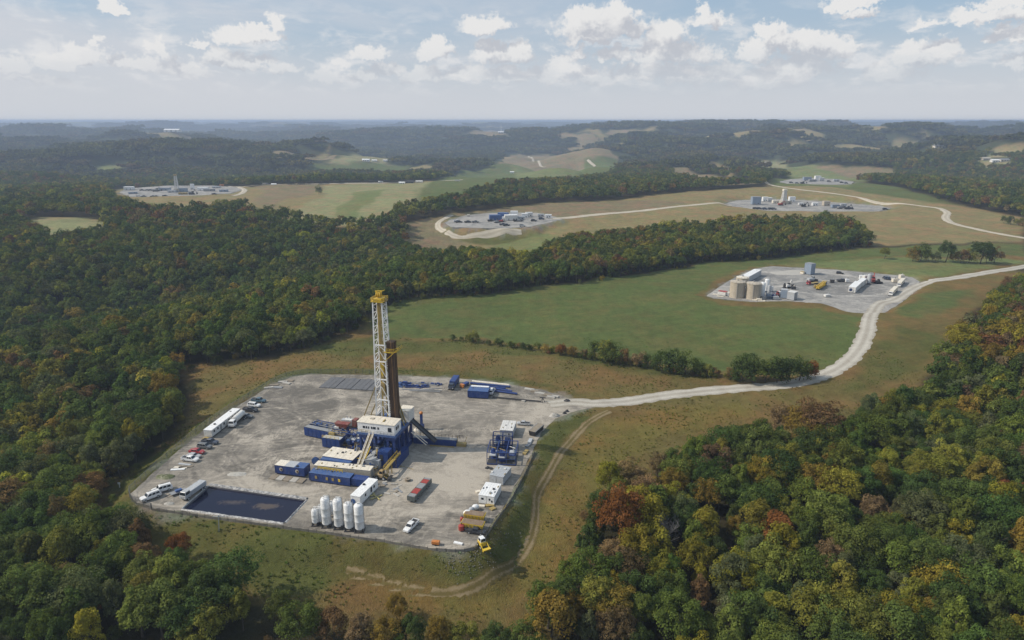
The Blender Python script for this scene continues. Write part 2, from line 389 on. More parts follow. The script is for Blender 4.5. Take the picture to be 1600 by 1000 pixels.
def ocover():
    return [
    # (colour, rim softness in metres, outline)
    (GRASS_BROWN, 6.0, [(-153.28,298.97),(-119.13,299.74),(-98.28,310.38),(-84.22,336.28),(-75.7,389.8),(-63.6,410.9),(-16.1,416.9),(16.8,436.9),(42.7,443.7),(91.4,477.3),(143.1,517.5),(204.4,537),(302,569),(350.6,578.8),(456.1,602.9),(356.8,465.4),(313.7,428.3),(190.3,281.81),(157.99,244.42),(118.33,217.3),(87.11,210.74),(59.27,203.64),(40.42,192.75),(26.31,176.61),(17.78,155.34),(12.61,141.87),(5.88,129.99),(-34.86,128.35),(-57.96,136.9),(-75.92,147.24),(-94.09,154.57),(-126.18,176.95),(-125.57,196.6),(-120.81,207.86),(-125.54,241.66),(-140.32,275.04)]),
    (GRASS_GREEN, 3.0, [(-73.3,308.6),(-75.7,389.8),(-63.6,410.9),(-16.1,416.9),(16.8,436.9),(42.7,443.7),(91.4,477.3),(143.1,517.5),(165.2,525.5),(179.3,507.8),(146.2,461.8),(115.5,409.3),(123.36,385.24),(171.19,366.74),(184.79,347.52),(162.74,305.34),(142.48,279.28),(126.08,269.17),(104.21,274.31),(89.36,279.79),(74.34,287.11),(47.65,300.2),(18.7,315.52),(-19.3,326.54),(-51.91,329.68)]),
    (GRASS_GREEN, 6.0, [(143.7,519.6),(205.3,539.5),(302,569),(350.6,578.8),(454.3,600.4),(417.5,549.2),(321.5,528.2),(291.5,528.3),(227.4,518.2),(183.3,505.4),(158.4,502.6)]),
    (FIELD_LIME, 8.0, [(182.5,502.9),(229.3,523),(289,523.6),(381.7,527.7),(396.4,520.1),(389.2,510.2),(277.9,451.9),(271.3,471.9),(236.4,494.7),(199.3,509.3)]),
    (GRASS_OLIVE, 4.0, [(-112.42,177.52),(-109.18,207.05),(-106.28,237.73),(-101.94,256.11),(-98.12,268.86),(-88.67,277.24),(-49.61,275.63),(-10.81,269.56),(13.09,260.29),(22.69,249.49),(23.02,253.57),(13.37,266.5),(-11.1,277.57),(-50.91,283.53),(-91.68,287.38),(-103.81,280.64),(-114.53,245.12),(-124.32,190.65),(-122.07,176.47),(-102.04,160.08),(-76.87,149.55),(-59.34,141.02),(-49.8,140.33),(-38.87,147.65),(-25.29,142.95),(-9.48,143.38),(0,153.75),(6.92,170.02),(8.73,184.01),(17.37,210.12),(32.23,234.53),(23.94,235.4),(15.93,229.68),(7.48,206.79),(2.95,187.6),(-1.82,171.28),(-7.49,154.15),(-9.83,151.32),(-19.6,150.78),(-33.31,154.37),(-62.03,160.78),(-101.11,169.95)]),
    (GRASS_OLIVE, 5.0, [(-101.94,312.38),(-77.5,328.06),(-18.96,320.36),(18.37,309.46),(46.89,294.94),(72.86,280.78),(90.37,273.78),(88.31,266.78),(55.9,279.91),(17.67,296.5),(-18.32,308.5),(-71.73,301.31)]),
    (GRASS_GOLD, 6.0, [(33.1,231.77),(58.63,240.51),(89.74,246.25),(90.57,233.98),(58.89,220.46),(37.52,199.95),(24.77,179.57),(17.36,160.2),(9.79,148.25),(-6.13,137.17),(-27.41,136.24),(-38.39,145.12),(-25.1,141.43),(-9.44,142.25),(0,151.53),(7.66,170.27),(9.74,184.68),(19.63,211.12)]),
    (GRASS_GREEN, 7.0, [(206.21,352.83),(248.8,402.4),(296.1,426.8),(249.69,367.2),(212.01,339.16)]),
    (GRASS_OLIVE, 9.0, [(156.78,287.05),(193.26,328.87),(205.26,316.66),(178.4,275.61),(150.18,257.82),(132.74,253.46)]),
    (FIELD_TAN, 6.0, [(-95.5,628.6),(-119.1,725.2),(-73.8,790.3),(0,850.3),(124.7,925.4),(241.4,1002.2),(398.9,1107),(480.2,1239.8),(616.8,1238.8),(580.1,993.9),(547.7,840.2),(560.9,749.3),(457.9,605.5),(307.1,579.2),(332.5,641.6),(318.9,693.1),(225.7,686.4),(121.2,642.2),(45.8,604.8),(14.7,514.5),(-30,524)]),
    (FIELD_MAUVE, 8.0, [(-118.2,719.6),(-73.4,786),(0,845.5),(123.6,917.3),(181,927.9),(227.1,871.8),(152.1,814.8),(56.9,760),(-15.2,813.5),(-71.8,767.2),(-72.1,696.7),(-41.4,674),(-66,632.3),(-96.9,638.8)]),
    (FIELD_LIME, 5.0, [(-18.5,649.8),(0,681.5),(39.4,697.8),(50.4,667.3),(44.3,616.2),(15.2,531.6),(-10.3,539.8)]),
    (GRASS_OLIVE, 5.0, [(-51.6,683.4),(0,684.3),(19.4,687.1),(-18.6,656.5),(-34.5,662.1)]),
    (FIELD_LIME, 7.0, [(388.1,949.6),(426.7,938.1),(477.2,884.5),(462.6,827),(455.9,828.3),(467.5,880.6),(437.1,922.3)]),
    (GRASS_GREEN, 8.0, [(524.3,1423.7),(610.8,1250.2),(624.2,1125.9),(591.2,997.2),(556.5,854.2),(539.8,866),(506.7,942),(515.8,1116.4),(430.2,1136)]),
    (FIELD_TAN, 8.0, [(-438.9,1117.1),(-344.4,1165.6),(-228.5,1238.4),(-84.9,1355.2),(-59.8,992.3),(-114.1,815.4),(-138.5,739.1),(-166.8,704.3),(-201.9,704.9),(-249.9,741.2),(-296.7,764.8)]),
    (FIELD_PALE, 7.0, [(-248.1,757.7),(-270.8,973.4),(-305.9,1133.9),(-216.3,1246.9),(-94,1274.4),(-70.1,995.1),(-119.2,824.8),(-138.5,746.8),(-168.1,710.3),(-199,719)]),
    (FIELD_MAUVE, 5.0, [(-355,920.9),(-436.1,1180.5),(-314.3,1174),(-297.3,1101.2),(-297.8,889.5),(-295.8,835)]),
    (FIELD_LIME, 5.0, [(-202.4,773.1),(-228.5,1028.2),(-198,1070.2),(-181.2,929.4),(-174.5,730)]),
    (FIELD_PALE, 5.0, [(-472.7,659.5),(-494.7,714.6),(-455.1,705),(-406.1,685.9),(-365.3,616.6),(-377.9,587.8),(-387.4,564.2)]),
    (FIELD_TAN, 5.0, [(-631.7,1079.5),(-778.1,1379.7),(-434.9,1148),(-380.6,1054),(-323.2,825.6),(-351.6,737.4),(-392,749.2),(-457.6,811.7)]),
    (GRASS_GREEN, 6.0, [(-562.2,1863.8),(-539.5,1964.4),(-459.9,2051.9),(-350.5,2278.6),(-311.7,2019.4),(-387.4,1755)]),
    (FIELD_TAN, 6.0, [(-632.2,2212.1),(-586.4,2301.8),(-850,3978.4),(-765.2,3497.5),(-569,2148.3)]),
    (FIELD_MAUVE, 6.0, [(-113,1224.5),(-129.1,2004.5),(-43.6,2161.3),(-15.4,3365.7),(186.7,3411.1),(390.3,2512.2),(261.4,1725.3),(116.2,1260.3),(0,1380.9)]),
    (GRASS_GREEN, 6.0, [(-111.7,1210.3),(-128.4,1994.4),(-19.7,2152.7),(129.5,1764.3),(350.5,2391.8),(265.7,1777.3),(114.1,1237.2),(0,1354.1)]),
    (GRASS_GREEN, 7.0, [(-152.6,1085.5),(-150.7,2051.1),(-10.1,2212.6),(350.5,2391.8),(263.6,1763.1),(111.1,1203.3),(0,1157),(-62.5,921.4),(-127.1,911.7)]),
    (FIELD_LIME, 7.0, [(0,2177.3),(350.5,2391.8),(348,2342.6),(112.3,1525.2),(0,1542.3)]),
    (GRASS_GREEN, 6.0, [(259.8,2471),(293.1,2467.5),(383.6,2498),(268.1,1771.7),(211.7,1774.8)]),
    (FIELD_MAUVE, 6.0, [(358.4,1776.9),(447.6,1775.7),(428.1,1366.6),(414.7,1182.7),(308.4,1113),(391.8,1706)]),
    (FIELD_TAN, 6.0, [(532.1,2004.7),(604.9,2002.2),(470.7,1461.6),(414.7,1182.7),(388.8,1204.5),(516.7,1759.7)]),
    (FIELD_LIME, 6.0, [(788.1,1990.2),(817.4,1782),(911.9,1683.9),(868.4,1565.8),(790.7,1574.9),(554,1114.4),(459.2,1171)]),
    (FIELD_MAUVE, 6.0, [(789.3,1871.4),(914.1,1688.4),(877.7,1589),(790.9,1621)]),
    (FIELD_MAUVE, 8.0, [(-276,4361.2),(-230.2,4392.5),(-56.4,7803.8),(-34.2,3773.1),(-138.6,3825.3)]),
    (FIELD_TAN, 8.0, [(362.7,3821.1),(412.5,3972.1),(465,3813.3),(486.9,3631.3),(428.6,3640.3)]),
    (FIELD_TAN, 8.0, [(691.9,3736.6),(815.8,3933.1),(747.8,3678.3)]),
    (FIELD_TAN, 8.0, [(1556.3,3129.8),(4992.6,9630.5),(1601.6,3099.2)]),
    (FIELD_TAN, 8.0, [(1498.8,2772.2),(1603.8,2922.3),(1671.5,2916.4),(1215.2,2036.9)]),
    (FIELD_TAN, 8.0, [(1695.4,2988.2),(1731.1,2995.6),(1744.2,2934),(1700,2931)]),
    (FIELD_TAN, 8.0, [(1185.4,2578.1),(1298.4,2814.1),(1384.7,2796),(1323.4,2460.7),(1210.6,2507.2)]),
    (FIELD_PALE, 8.0, [(1098.2,1657.9),(1209.2,1747.3),(1254.9,1723.9),(1248.9,1714),(1146.1,1650.9)]),
    (FIELD_TAN, 8.0, [(1059.5,2683.8),(1214.5,2819.5),(1152.9,2710.5),(1048.2,2619)]),
    (FIELD_PALE, 8.0, [(1088.2,1634.4),(1135.5,1646.2),(1159.1,1615.3),(1125.7,1567.1),(1086.7,1579.1)]),
    (FIELD_TAN, 8.0, [(1201.2,1758.8),(1244.1,1755.6),(1267.2,1744.5),(1250,1715.9),(1209.4,1735.2)]),
    (FIELD_PALE, 6.0, [(854.2,2424.8),(937.5,2383.4),(716.2,1807.2),(662.1,1804.2)]),
    (FIELD_PALE, 9.0, [(-529.1,1993.9),(-508.6,3483.9),(-412.2,3424.9),(-411.6,3005.9),(-411.8,2250.2),(-477.6,2006)]),
    ]

OPEN_LAND = ocover()


def colour_at(x, y):
    """base colour and how open the land is, at points of the ground"""
    d = np.hypot(x, y)
    k = (1.2 + d * 0.006)[:, None]
    wx = x + (k * np.stack([vnoise(x / (6 + d * .02), y / (6 + d * .02), 61), vnoise(x / (2.2 + d * .008), y / (2.2 + d * .008), 62) * .5], 1)).sum(1)
    wy = y + (k * np.stack([vnoise(x / (6 + d * .02), y / (6 + d * .02), 63), vnoise(x / (2.2 + d * .008), y / (2.2 + d * .008), 64) * .5], 1)).sum(1)
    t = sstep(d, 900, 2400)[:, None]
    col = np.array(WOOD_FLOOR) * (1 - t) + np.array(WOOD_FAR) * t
    opened = np.zeros(len(x))
    for c, soft, pts in OPEN_LAND:
        px = [p[0] for p in pts]; py = [p[1] for p in pts]
        soft = soft * (0.6 + np.mean(py) / 900.0)
        m = (wx > min(px) - 3 * soft) & (wx < max(px) + 3 * soft) & (wy > min(py) - 3 * soft) & (wy < max(py) + 3 * soft)
        if not m.any():
            continue
        sd = poly_sd(wx[m], wy[m], pts)
        w = sstep(-sd, -soft * .5, soft * .5)
        col[m] = col[m] * (1 - w[:, None]) + np.array(c) * w[:, None]
        opened[m] = np.maximum(opened[m], w)
    # gravel spilt over the rims of the pads
    for pts_, _z, bl in PADS:
        px = [p[0] for p in pts_]; py = [p[1] for p in pts_]
        m = (x > min(px) - 20) & (x < max(px) + 20) & (y > min(py) - 20) & (y < max(py) + 20)
        if m.any():
            k2 = 1.0 if np.mean(py) < 500 else 2.5
            sd = poly_sd(x[m], y[m], pts_)
            reach = k2 * (1.3 + 2.4 * vnoise(x[m] / 7, y[m] / 7, 66) + 1.5 * vnoise(x[m] / 2.6, y[m] / 2.6, 67))
            w = sstep(reach - sd, -.4, 1.2) * .85
            col[m] = col[m] * (1 - w[:, None]) + np.array((0.215, 0.195, 0.165)) * w[:, None]
    # scattered clearings on the far hills
    m = (d > 2100) & (opened < .1)
    if m.any():
        q = fbm(wx[m] / 520.0, wy[m] / 620.0, 91, 3)
        w = sstep(q, .74, .80)
        kind = vnoise(wx[m] / 900.0, wy[m] / 900.0, 95)[:, None]
        c = np.where(kind > .1, np.array(FIELD_TAN), np.where(kind > -.45, np.array(FIELD_MAUVE), np.array(FIELD_LIME)))
        col[m] = col[m] * (1 - w[:, None]) + c * w[:, None]
        opened[m] = np.maximum(opened[m], w)
    return col, opened


def axis_steps(lo, hi, fine, k, near):
    """coordinates from lo to hi, `fine` apart within `near` of zero and wider beyond"""
    out = [0.0]
    while out[-1] < hi:
        v = out[-1]
        out.append(v + (fine if v < near else max(fine, fine + (v - near) * k)))
    neg = [0.0]
    while neg[-1] > lo:
        v = -neg[-1]
        neg.append(-(v + (fine if v < near else max(fine, fine + (v - near) * k))))
    return np.array(sorted(set(neg + out)))


def make_ground():
    xs = axis_steps(-26000, 26000, 1.9, 0.0125, 190)
    ys = np.concatenate([np.array([-900., -500., -250., -100., 0., 40., 70., 85.]), 96 + axis_steps(0, 29000, 1.7, 0.0085, 190)])
    nx, ny = len(xs), len(ys)
    X, Y = np.meshgrid(xs, ys)
    X = X.ravel(); Y = Y.ravel()
    keep = np.abs(X) < 1.05 * np.maximum(Y, 0) + 420
    Z = height(X, Y)
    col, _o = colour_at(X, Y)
    idx = np.arange(nx * ny).reshape(ny, nx)
    q = np.stack([idx[:-1, :-1], idx[:-1, 1:], idx[1:, 1:], idx[1:, :-1]], -1).reshape(-1, 4)
    q = q[keep[q].all(1)]
    used = np.zeros(nx * ny, bool); used[q.ravel()] = True
    remap = np.cumsum(used) - 1
    q = remap[q]
    P = np.stack([X, Y, Z], 1)[used]; col = col[used]
    me = bpy.data.meshes.new('ground')
    me.vertices.add(len(P)); me.vertices.foreach_set('co', P.astype(np.float32).ravel())
    me.loops.add(q.size); me.loops.foreach_set('vertex_index', q.astype(np.int32).ravel())
    me.polygons.add(len(q)); me.polygons.foreach_set('loop_start', np.arange(0, q.size, 4, dtype=np.int32))
    me.polygons.foreach_set('use_smooth', np.ones(len(q), bool))
    me.update(calc_edges=True)
    a = me.attributes.new('cover', 'FLOAT_COLOR', 'POINT')
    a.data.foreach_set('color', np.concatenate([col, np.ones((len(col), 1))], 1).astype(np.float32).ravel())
    m, n, b = principled('ground cover', 0.95, 0.1)
    at = n.new('ShaderNodeAttribute', attribute_name='cover')
    pos = n.new('ShaderNodeNewGeometry').outputs['Position']
    n1 = n.noise(pos, 1.1, 4.0, 0.65)
    n2 = n.noise(pos, 0.16, 5.0, 0.6, 0.4)
    n3 = n.noise(pos, 0.022, 5.0, 0.6)
    n4 = n.noise(n.vec('MULTIPLY', pos, (0.35, 0.12, 0.3)), 1.0, 4.0, 0.6, 0.8)
    # the lay of the grass: long thin streaks, as mowing and wind leave it
    px_, py_, pz_ = n.sep(pos)
    st = n.comb(n.math('MULTIPLY', n.math('ADD', px_, n.math('MULTIPLY', py_, 0.35)), 0.045), n.math('MULTIPLY', n.math('SUBTRACT', py_, n.math('MULTIPLY', px_, 0.35)), 0.55), 0.0)
    n5 = n.noise(st, 1.0, 5.0, 0.65, 0.5)
    v = n.math('ADD', n.math('ADD', n.math('MULTIPLY', n1, 0.85), n.math('MULTIPLY', n2, 0.9)), n.math('ADD', n.math('MULTIPLY', n3, 0.6), n.math('ADD', n.math('MULTIPLY', n4, 0.5), n.math('MULTIPLY', n5, 0.6))))
    v = n.step(v, 1.0, 2.45, 0.38, 1.66, smooth=False)
    c = n.mix(1.0, at.outputs['Color'], n.comb(v, v, v), 'MULTIPLY')
    # drier and greener patches
    dry = n.step(n.noise(n.vec('ADD', pos, (31.0, 7.0, 0.0)), 0.045, 6.0, 0.68, 0.3), 0.40, 0.66)
    c = n.mix(1.0, c, n.mix(dry, (0.85, 1.02, 0.88), (1.11, 0.99, 0.96)), 'MULTIPLY')
    n.put(b.inputs['Base Color'], c)
    h = n.math('ADD', n.math('MULTIPLY', n1, 0.6), n.noise(pos, 3.2, 3.0, 0.6))
    bump(n, b, h, 0.9, 0.7)
    me.materials.append(m)
    return structure(link(bpy.data.objects.new('ground', me)), 'rolling rough grassland, fields and wood floor')


ground_obj = make_ground()


# ------------------------------------------------------------------ gravel pads, pit and roads
def gravel(name, dark, light, rings=(), dry=None, tracks=()):
    m, n, b = principled(name, 0.95, 0.15)
    pos = n.new('ShaderNodeNewGeometry').outputs['Position']
    big = n.noise(pos, 0.035, 6.0, 0.62, 1.2)
    streak = n.noise(n.vec('MULTIPLY', pos, (0.10, 0.30, 0.2)), 1.0, 6.0, 0.62, 2.6)
    streak2 = n.noise(n.vec('MULTIPLY', pos, (0.42, 0.20, 0.2)), 1.0, 5.0, 0.6, 3.2)
    grain = n.noise(pos, 2.3, 4.0, 0.7)
    swirl = n.noise(pos, 0.075, 4.0, 0.55, 3.5)
    f = n.math('ADD', n.math('MULTIPLY', n.step(big, 0.36, 0.64), 0.42), n.math('ADD', n.math('MULTIPLY', n.step(streak, 0.35, 0.68), 0.30), n.math('ADD', n.math('MULTIPLY', n.step(swirl, 0.42, 0.62), 0.26), n.math('MULTIPLY', n.step(streak2, 0.45, 0.68), 0.20))))
    f = n.math('SUBTRACT', f, 0.12, clamp=True)
    for (cx, cy, rx, ry, w, amt) in rings:
        # wheel-worn loops
        q = n.vec('MULTIPLY', n.vec('SUBTRACT', pos, (cx, cy, 0.0)), (1.0 / rx, 1.0 / ry, 0.0))
        l = n.math('ADD', n.vec('LENGTH', q, out=1), n.math('MULTIPLY', n.math('SUBTRACT', n.noise(pos, 0.09, 3.0, 0.5), 0.5), 0.35))
        e = n.math('ABSOLUTE', n.math('SUBTRACT', l, 1.0))
        k = n.math('MULTIPLY', n.step(e, w, w * 0.25), n.math('MULTIPLY', n.step(streak2, 0.30, 0.62), amt))
        f = n.math('ADD', f, k, clamp=True)
        inner = n.math('MULTIPLY', n.step(l, 0.98, 0.80), amt * 0.35)
        f = n.math('SUBTRACT', f, inner, clamp=True)
    for (cx, cy, rx, ry, amt) in tracks:
        # pairs of tyre marks on long bends
        for off in (0.0, 2.0):
            q = n.vec('MULTIPLY', n.vec('SUBTRACT', pos, (cx, cy, 0.0)), (1.0 / (rx + off), 1.0 / (ry + off), 0.0))
            l = n.math('ADD', n.vec('LENGTH', q, out=1), n.math('MULTIPLY', n.math('SUBTRACT', swirl, 0.5), 0.05))
            e = n.math('ABSOLUTE', n.math('SUBTRACT', l, 1.0))
            k = n.math('MULTIPLY', n.step(e, 0.55 / rx, 0.18 / rx), n.math('MULTIPLY', n.step(streak, 0.40, 0.60), amt))
            f = n.math('ADD', f, k, clamp=True)
    if dry:
        # whiter crushed stone spread over part of the pad, with ragged rims
        tot = None
        for (cx, cy, rx, ry, rot, amt) in dry:
            ca, sa = math.cos(rot), math.sin(rot)
            q = n.vec('SUBTRACT', pos, (cx, cy, 0.0))
            xx, yy, _z = n.sep(q)
            u = n.math('MULTIPLY', n.math('ADD', n.math('MULTIPLY', xx, ca), n.math('MULTIPLY', yy, sa)), 1.0 / rx)
            w = n.math('MULTIPLY', n.math('SUBTRACT', n.math('MULTIPLY', yy, ca), n.math('MULTIPLY', xx, sa)), 1.0 / ry)
            l = n.math('MAXIMUM', n.math('ABSOLUTE', u), n.math('ABSOLUTE', w))
            e = n.math('ADD', l, n.math('MULTIPLY', n.math('SUBTRACT', n.noise(pos, 0.13, 6.0, 0.65, 1.0), 0.5), 0.9))
            k = n.math('MULTIPLY', n.step(e, 1.12, 0.85), amt)
            tot = k if tot is None else n.math('ADD', tot, k)
        f = n.math('ADD', f, tot, clamp=True)
    c = n.mix(f, dark, light)
    g = n.step(grain, 0.3, 0.75, 0.86, 1.12)
    c = n.mix(1.0, c, n.comb(g, g, g), 'MULTIPLY')
    n.put(b.inputs['Base Color'], c)
    bump(n, b, n.math('ADD', grain, streak), 0.35, 0.25)
    return m


def sheet(name, outline, z, mat, holes=()):
    import bmesh
    bm = bmesh.new()
    for loop in (outline, *holes):
        vs = [bm.verts.new((x, y, z)) for x, y in loop]
        for i in range(len(vs)):
            bm.edges.new((vs[i], vs[(i + 1) % len(vs)]))
    bmesh.ops.triangle_fill(bm, edges=bm.edges[:], use_beauty=True, normal=(0, 0, 1))
    # a short skirt down into the bank
    rim = [e for e in bm.edges if e.is_boundary]
    ext = bmesh.ops.extrude_edge_only(bm, edges=rim)
    for v in ext['geom']:
        if isinstance(v, bmesh.types.BMVert):
            v.co.z -= 1.3
    bmesh.ops.recalc_face_normals(bm, faces=bm.faces[:])
    me = bpy.data.meshes.new(name)
    bm.to_mesh(me); bm.free()
    me.materials.append(mat)
    return link(bpy.data.objects.new(name, me))


def rounded(pts, seed, amp):
    """the outline with extra, slightly wandering points"""
    out = []
    n = len(pts)
    rnd = random.Random(seed)
    for i in range(n):
        (x0, y0), (x1, y1) = pts[i], pts[(i + 1) % n]
        k = max(1, int(math.hypot(x1 - x0, y1 - y0) / (amp * 5)))
        for j in range(k):
            t = j / k
            out.append((x0 + (x1 - x0) * t + rnd.uniform(-amp, amp) * .5, y0 + (y1 - y0) * t + rnd.uniform(-amp, amp) * .5))
    return out


PIT = [(-90.83,182.25),(-59.41,174.35),(-61.92,162.61),(-92.83,169.62)]
M_GRAVEL = gravel('pad gravel', (0.138, 0.127, 0.110), (0.41, 0.367, 0.305), rings=[(-66.5, 191, 13, 11, .28, .55), (-60, 212, 24, 17, .14, .4), (-85, 240, 20, 26, .12, .35), (-22, 240, 34, 20, .10, .4), (-20, 160, 16, 9, .16, .35)], dry=[(-22, 196, 17, 15, -0.22, 0.50), (-28, 178, 12, 12, -0.22, 0.35), (-10, 236, 30, 14, -0.2, 0.28), (-76, 180, 22, 6, -0.25, 0.25)], tracks=[(-70, 150, 70, 62, .4), (-95, 205, 26, 34, .4), (-66, 192, 17, 14, .45), (10, 300, 75, 66, .4), (-30, 205, 62, 40, .35), (-10, 140, 52, 34, -.35), (-64, 214, 30, 26, -.3), (-20, 170, 14, 9, -.3)])
M_GRAVEL_FAR = gravel('far pad gravel', (0.185, 0.182, 0.175), (0.46, 0.435, 0.395), rings=[(212, 434, 34, 22, .10, .5), (195, 460, 46, 24, .08, .45), (150, 455, 28, 18, .12, .35)])
structure(sheet('gravel_pad', rounded(MAIN_PAD, 1, 0.5), 0.0, M_GRAVEL, holes=[PIT]), 'grey gravel drilling pad')
for k, (pad, amp) in enumerate(((SECOND_PAD, 0.8), (THIRD_PAD, 1.2), (FOURTH_PAD, 1.5), (FIFTH_PAD, 2.0), (SIXTH_PAD, 2.0))):
    structure(sheet('gravel_pad', rounded(pad, 2 + k, amp), 0.05, M_GRAVEL_FAR), 'pale gravel well pad in the fields')


def road_mesh(name, pts, width, mat, lift=0.10, step=None):
    """a strip that follows the ground along a smoothed centre line"""
    P = [Vector((x, y, 0)) for x, y in pts]
    line = []
    for i in range(len(P) - 1):
        p0, p1, p2, p3 = P[max(i - 1, 0)], P[i], P[i + 1], P[min(i + 2, len(P) - 1)]
        L = (p2 - p1).length
        n = max(2, int(L / (step or max(2.0, p1.y * 0.008))))
        for k in range(n):
            t = k / n
            line.append(0.5 * ((2 * p1) + (-p0 + p2) * t + (2 * p0 - 5 * p1 + 4 * p2 - p3) * t * t + (-p0 + 3 * p1 - 3 * p2 + p3) * t ** 3))
    line.append(P[-1])
    n = len(line)
    across = 5
    pos = []
    rnd = random.Random(len(pts))
    for i, p in enumerate(line):
        t = (line[min(i + 1, n - 1)] - line[max(i - 1, 0)]).normalized()
        nrm = Vector((-t.y, t.x, 0))
        w = width * 0.5
        for j in range(across):
            o = (j / (across - 1) * 2 - 1) * (w + (rnd.uniform(-.07, .10) * width if j in (0, across - 1) else 0))
            pos.append(p + nrm * o)
    px_, py_ = np.array([p.x for p in pos]), np.array([p.y for p in pos])
    zs = height(px_, py_)
    for pts_, pz, _b in PADS:
        zs = np.where(poly_sd(px_, py_, pts_) < 1.6, np.maximum(zs, pz + .03), zs)
    vs = [(p.x, p.y, float(z) + lift + (0.0 if k % across not in (0, across - 1) else -lift * 0.8)) for k, (p, z) in enumerate(zip(pos, zs))]
    fs = []
    for i in range(n - 1):
        for j in range(across - 1):
            a = i * across + j
            fs.append((a, a + across, a + across + 1, a + 1))
    me_o = mesh_obj(name, vs, [f[::-1] for f in fs], mat, smooth=True)
    uv = me_o.data.attributes.new('across', 'FLOAT', 'POINT')
    uv.data.foreach_set('value', [abs((k % across) / (across - 1) * 2 - 1) for k in range(len(vs))])
    return structure(me_o)


def road_material(name, pale, worn, ruts=True, grassy=None):
    m, n, b = principled(name, 0.95, 0.12)
    pos = n.new('ShaderNodeNewGeometry').outputs['Position']
    a = n.new('ShaderNodeAttribute', attribute_name='across').outputs['Fac']
    gr = n.noise(pos, 1.7, 4.0, 0.68)
    big = n.noise(pos, 0.11, 5.0, 0.62, 0.8)
    # wheels keep two bands pale, loose dirt gathers between and beside them
    band = n.math('ABSOLUTE', n.math('SUBTRACT', n.math('ADD', a, n.math('MULTIPLY', n.math('SUBTRACT', big, 0.5), 0.25)), 0.5))
    f = n.math('ADD', n.math('MULTIPLY', n.step(band, 0.05, 0.42), 0.55), n.math('MULTIPLY', n.step(n.math('ADD', gr, big), 0.75, 1.3), 0.6), clamp=True)
    c = n.mix(f, pale, worn)
    if grassy:
        g = n.step(n.math('ADD', n.math('ADD', gr, n.math('MULTIPLY', big, 1.4)), n.math('MULTIPLY', band, 1.0)), 1.30, 1.62)
        c = n.mix(g, c, grassy)
    n.put(b.inputs['Base Color'], c)
    bump(n, b, gr, 0.4, 0.2)
    return m


M_ROAD = road_material('gravel road', (0.50, 0.47, 0.41), (0.31, 0.28, 0.23))
M_TRACK = road_material('dirt track', (0.25, 0.195, 0.115), (0.17, 0.125, 0.055), grassy=(0.125, 0.098, 0.035))
M_ROAD_FAR = road_material('pale dirt road', (0.52, 0.47, 0.38), (0.38, 0.33, 0.25))
road_mesh('gravel_road', [(14.33,243.32),(24.89,245.58),(34.66,244.46),(61.36,253.28),(91.29,259.2),(107.46,260.77),(122.88,265.29),(140.93,277.11),(158.74,297.01),(174.63,320.96),(191.33,350.48),(217.4,391),(232.8,402.8),(254.2,425.1),(276.3,444.8),(309.3,460.7),(348.7,479.7),(402.7,511.8)], 7.4, M_ROAD, 0.14)
road_mesh('dirt_track', [(36.72,237.74),(26.76,227.56),(17.82,210.34),(12.21,194.89),(7.71,182.7),(7.04,173.83),(4.56,162.29),(-1.32,150.86),(-8.7,143.51),(-17.29,141.97),(-26.98,143.8),(-36.34,147.07),(-42.35,148.79)], 2.9, M_TRACK, 0.07)
road_mesh('dirt_road', [(44.1,759.7),(72.4,774.4),(119.6,800.3),(177.8,829.4),(218.4,853.1),(279.8,883.9)], 10.0, M_ROAD_FAR, 0.35)
road_mesh('dirt_road', [(-68.8,782.6),(-77.3,750.1),(-78.9,724.5),(-70.8,697),(-54.2,684.2),(-25.8,684.8),(9.7,688.9)], 6.0, M_ROAD_FAR, 0.35)
road_mesh('dirt_road', [(512.1,826.2),(508.5,808.9),(496.8,782.2),(470.8,743),(457.4,704.6),(458.3,667.7),(463,638),(476.8,615.7)], 8.0, M_ROAD_FAR, 0.4)
road_mesh('dirt_road', [(469.4,1292.7),(435.1,1178.8),(430,1094.7),(453.2,998.5),(465.1,910.7),(485.4,869.7),(512.1,826.2)], 6.0, M_ROAD_FAR, 0.5)
road_mesh('dirt_road', [(-470.4,1143.6),(-436.1,1180.5),(-384.8,1191.1),(-306.1,1184.6),(-228.5,1238.4),(-169.5,1313),(-98,1363.1)], 12.0, M_ROAD_FAR, 0.6)
road_mesh('dirt_road', [(-451.4,1141.3),(-419.7,1085.3),(-402.9,1025.5),(-403.4,993.1)], 8.0, M_ROAD_FAR, 0.5)
road_mesh('dirt_road', [(80.5,3390.9),(98.1,2555),(119,2450.3)], 9.0, M_ROAD_FAR, 0.8)
road_mesh('dirt_road', [(266.5,2471),(277.9,2448.5),(288.4,2421)], 9.0, M_ROAD_FAR, 0.8)


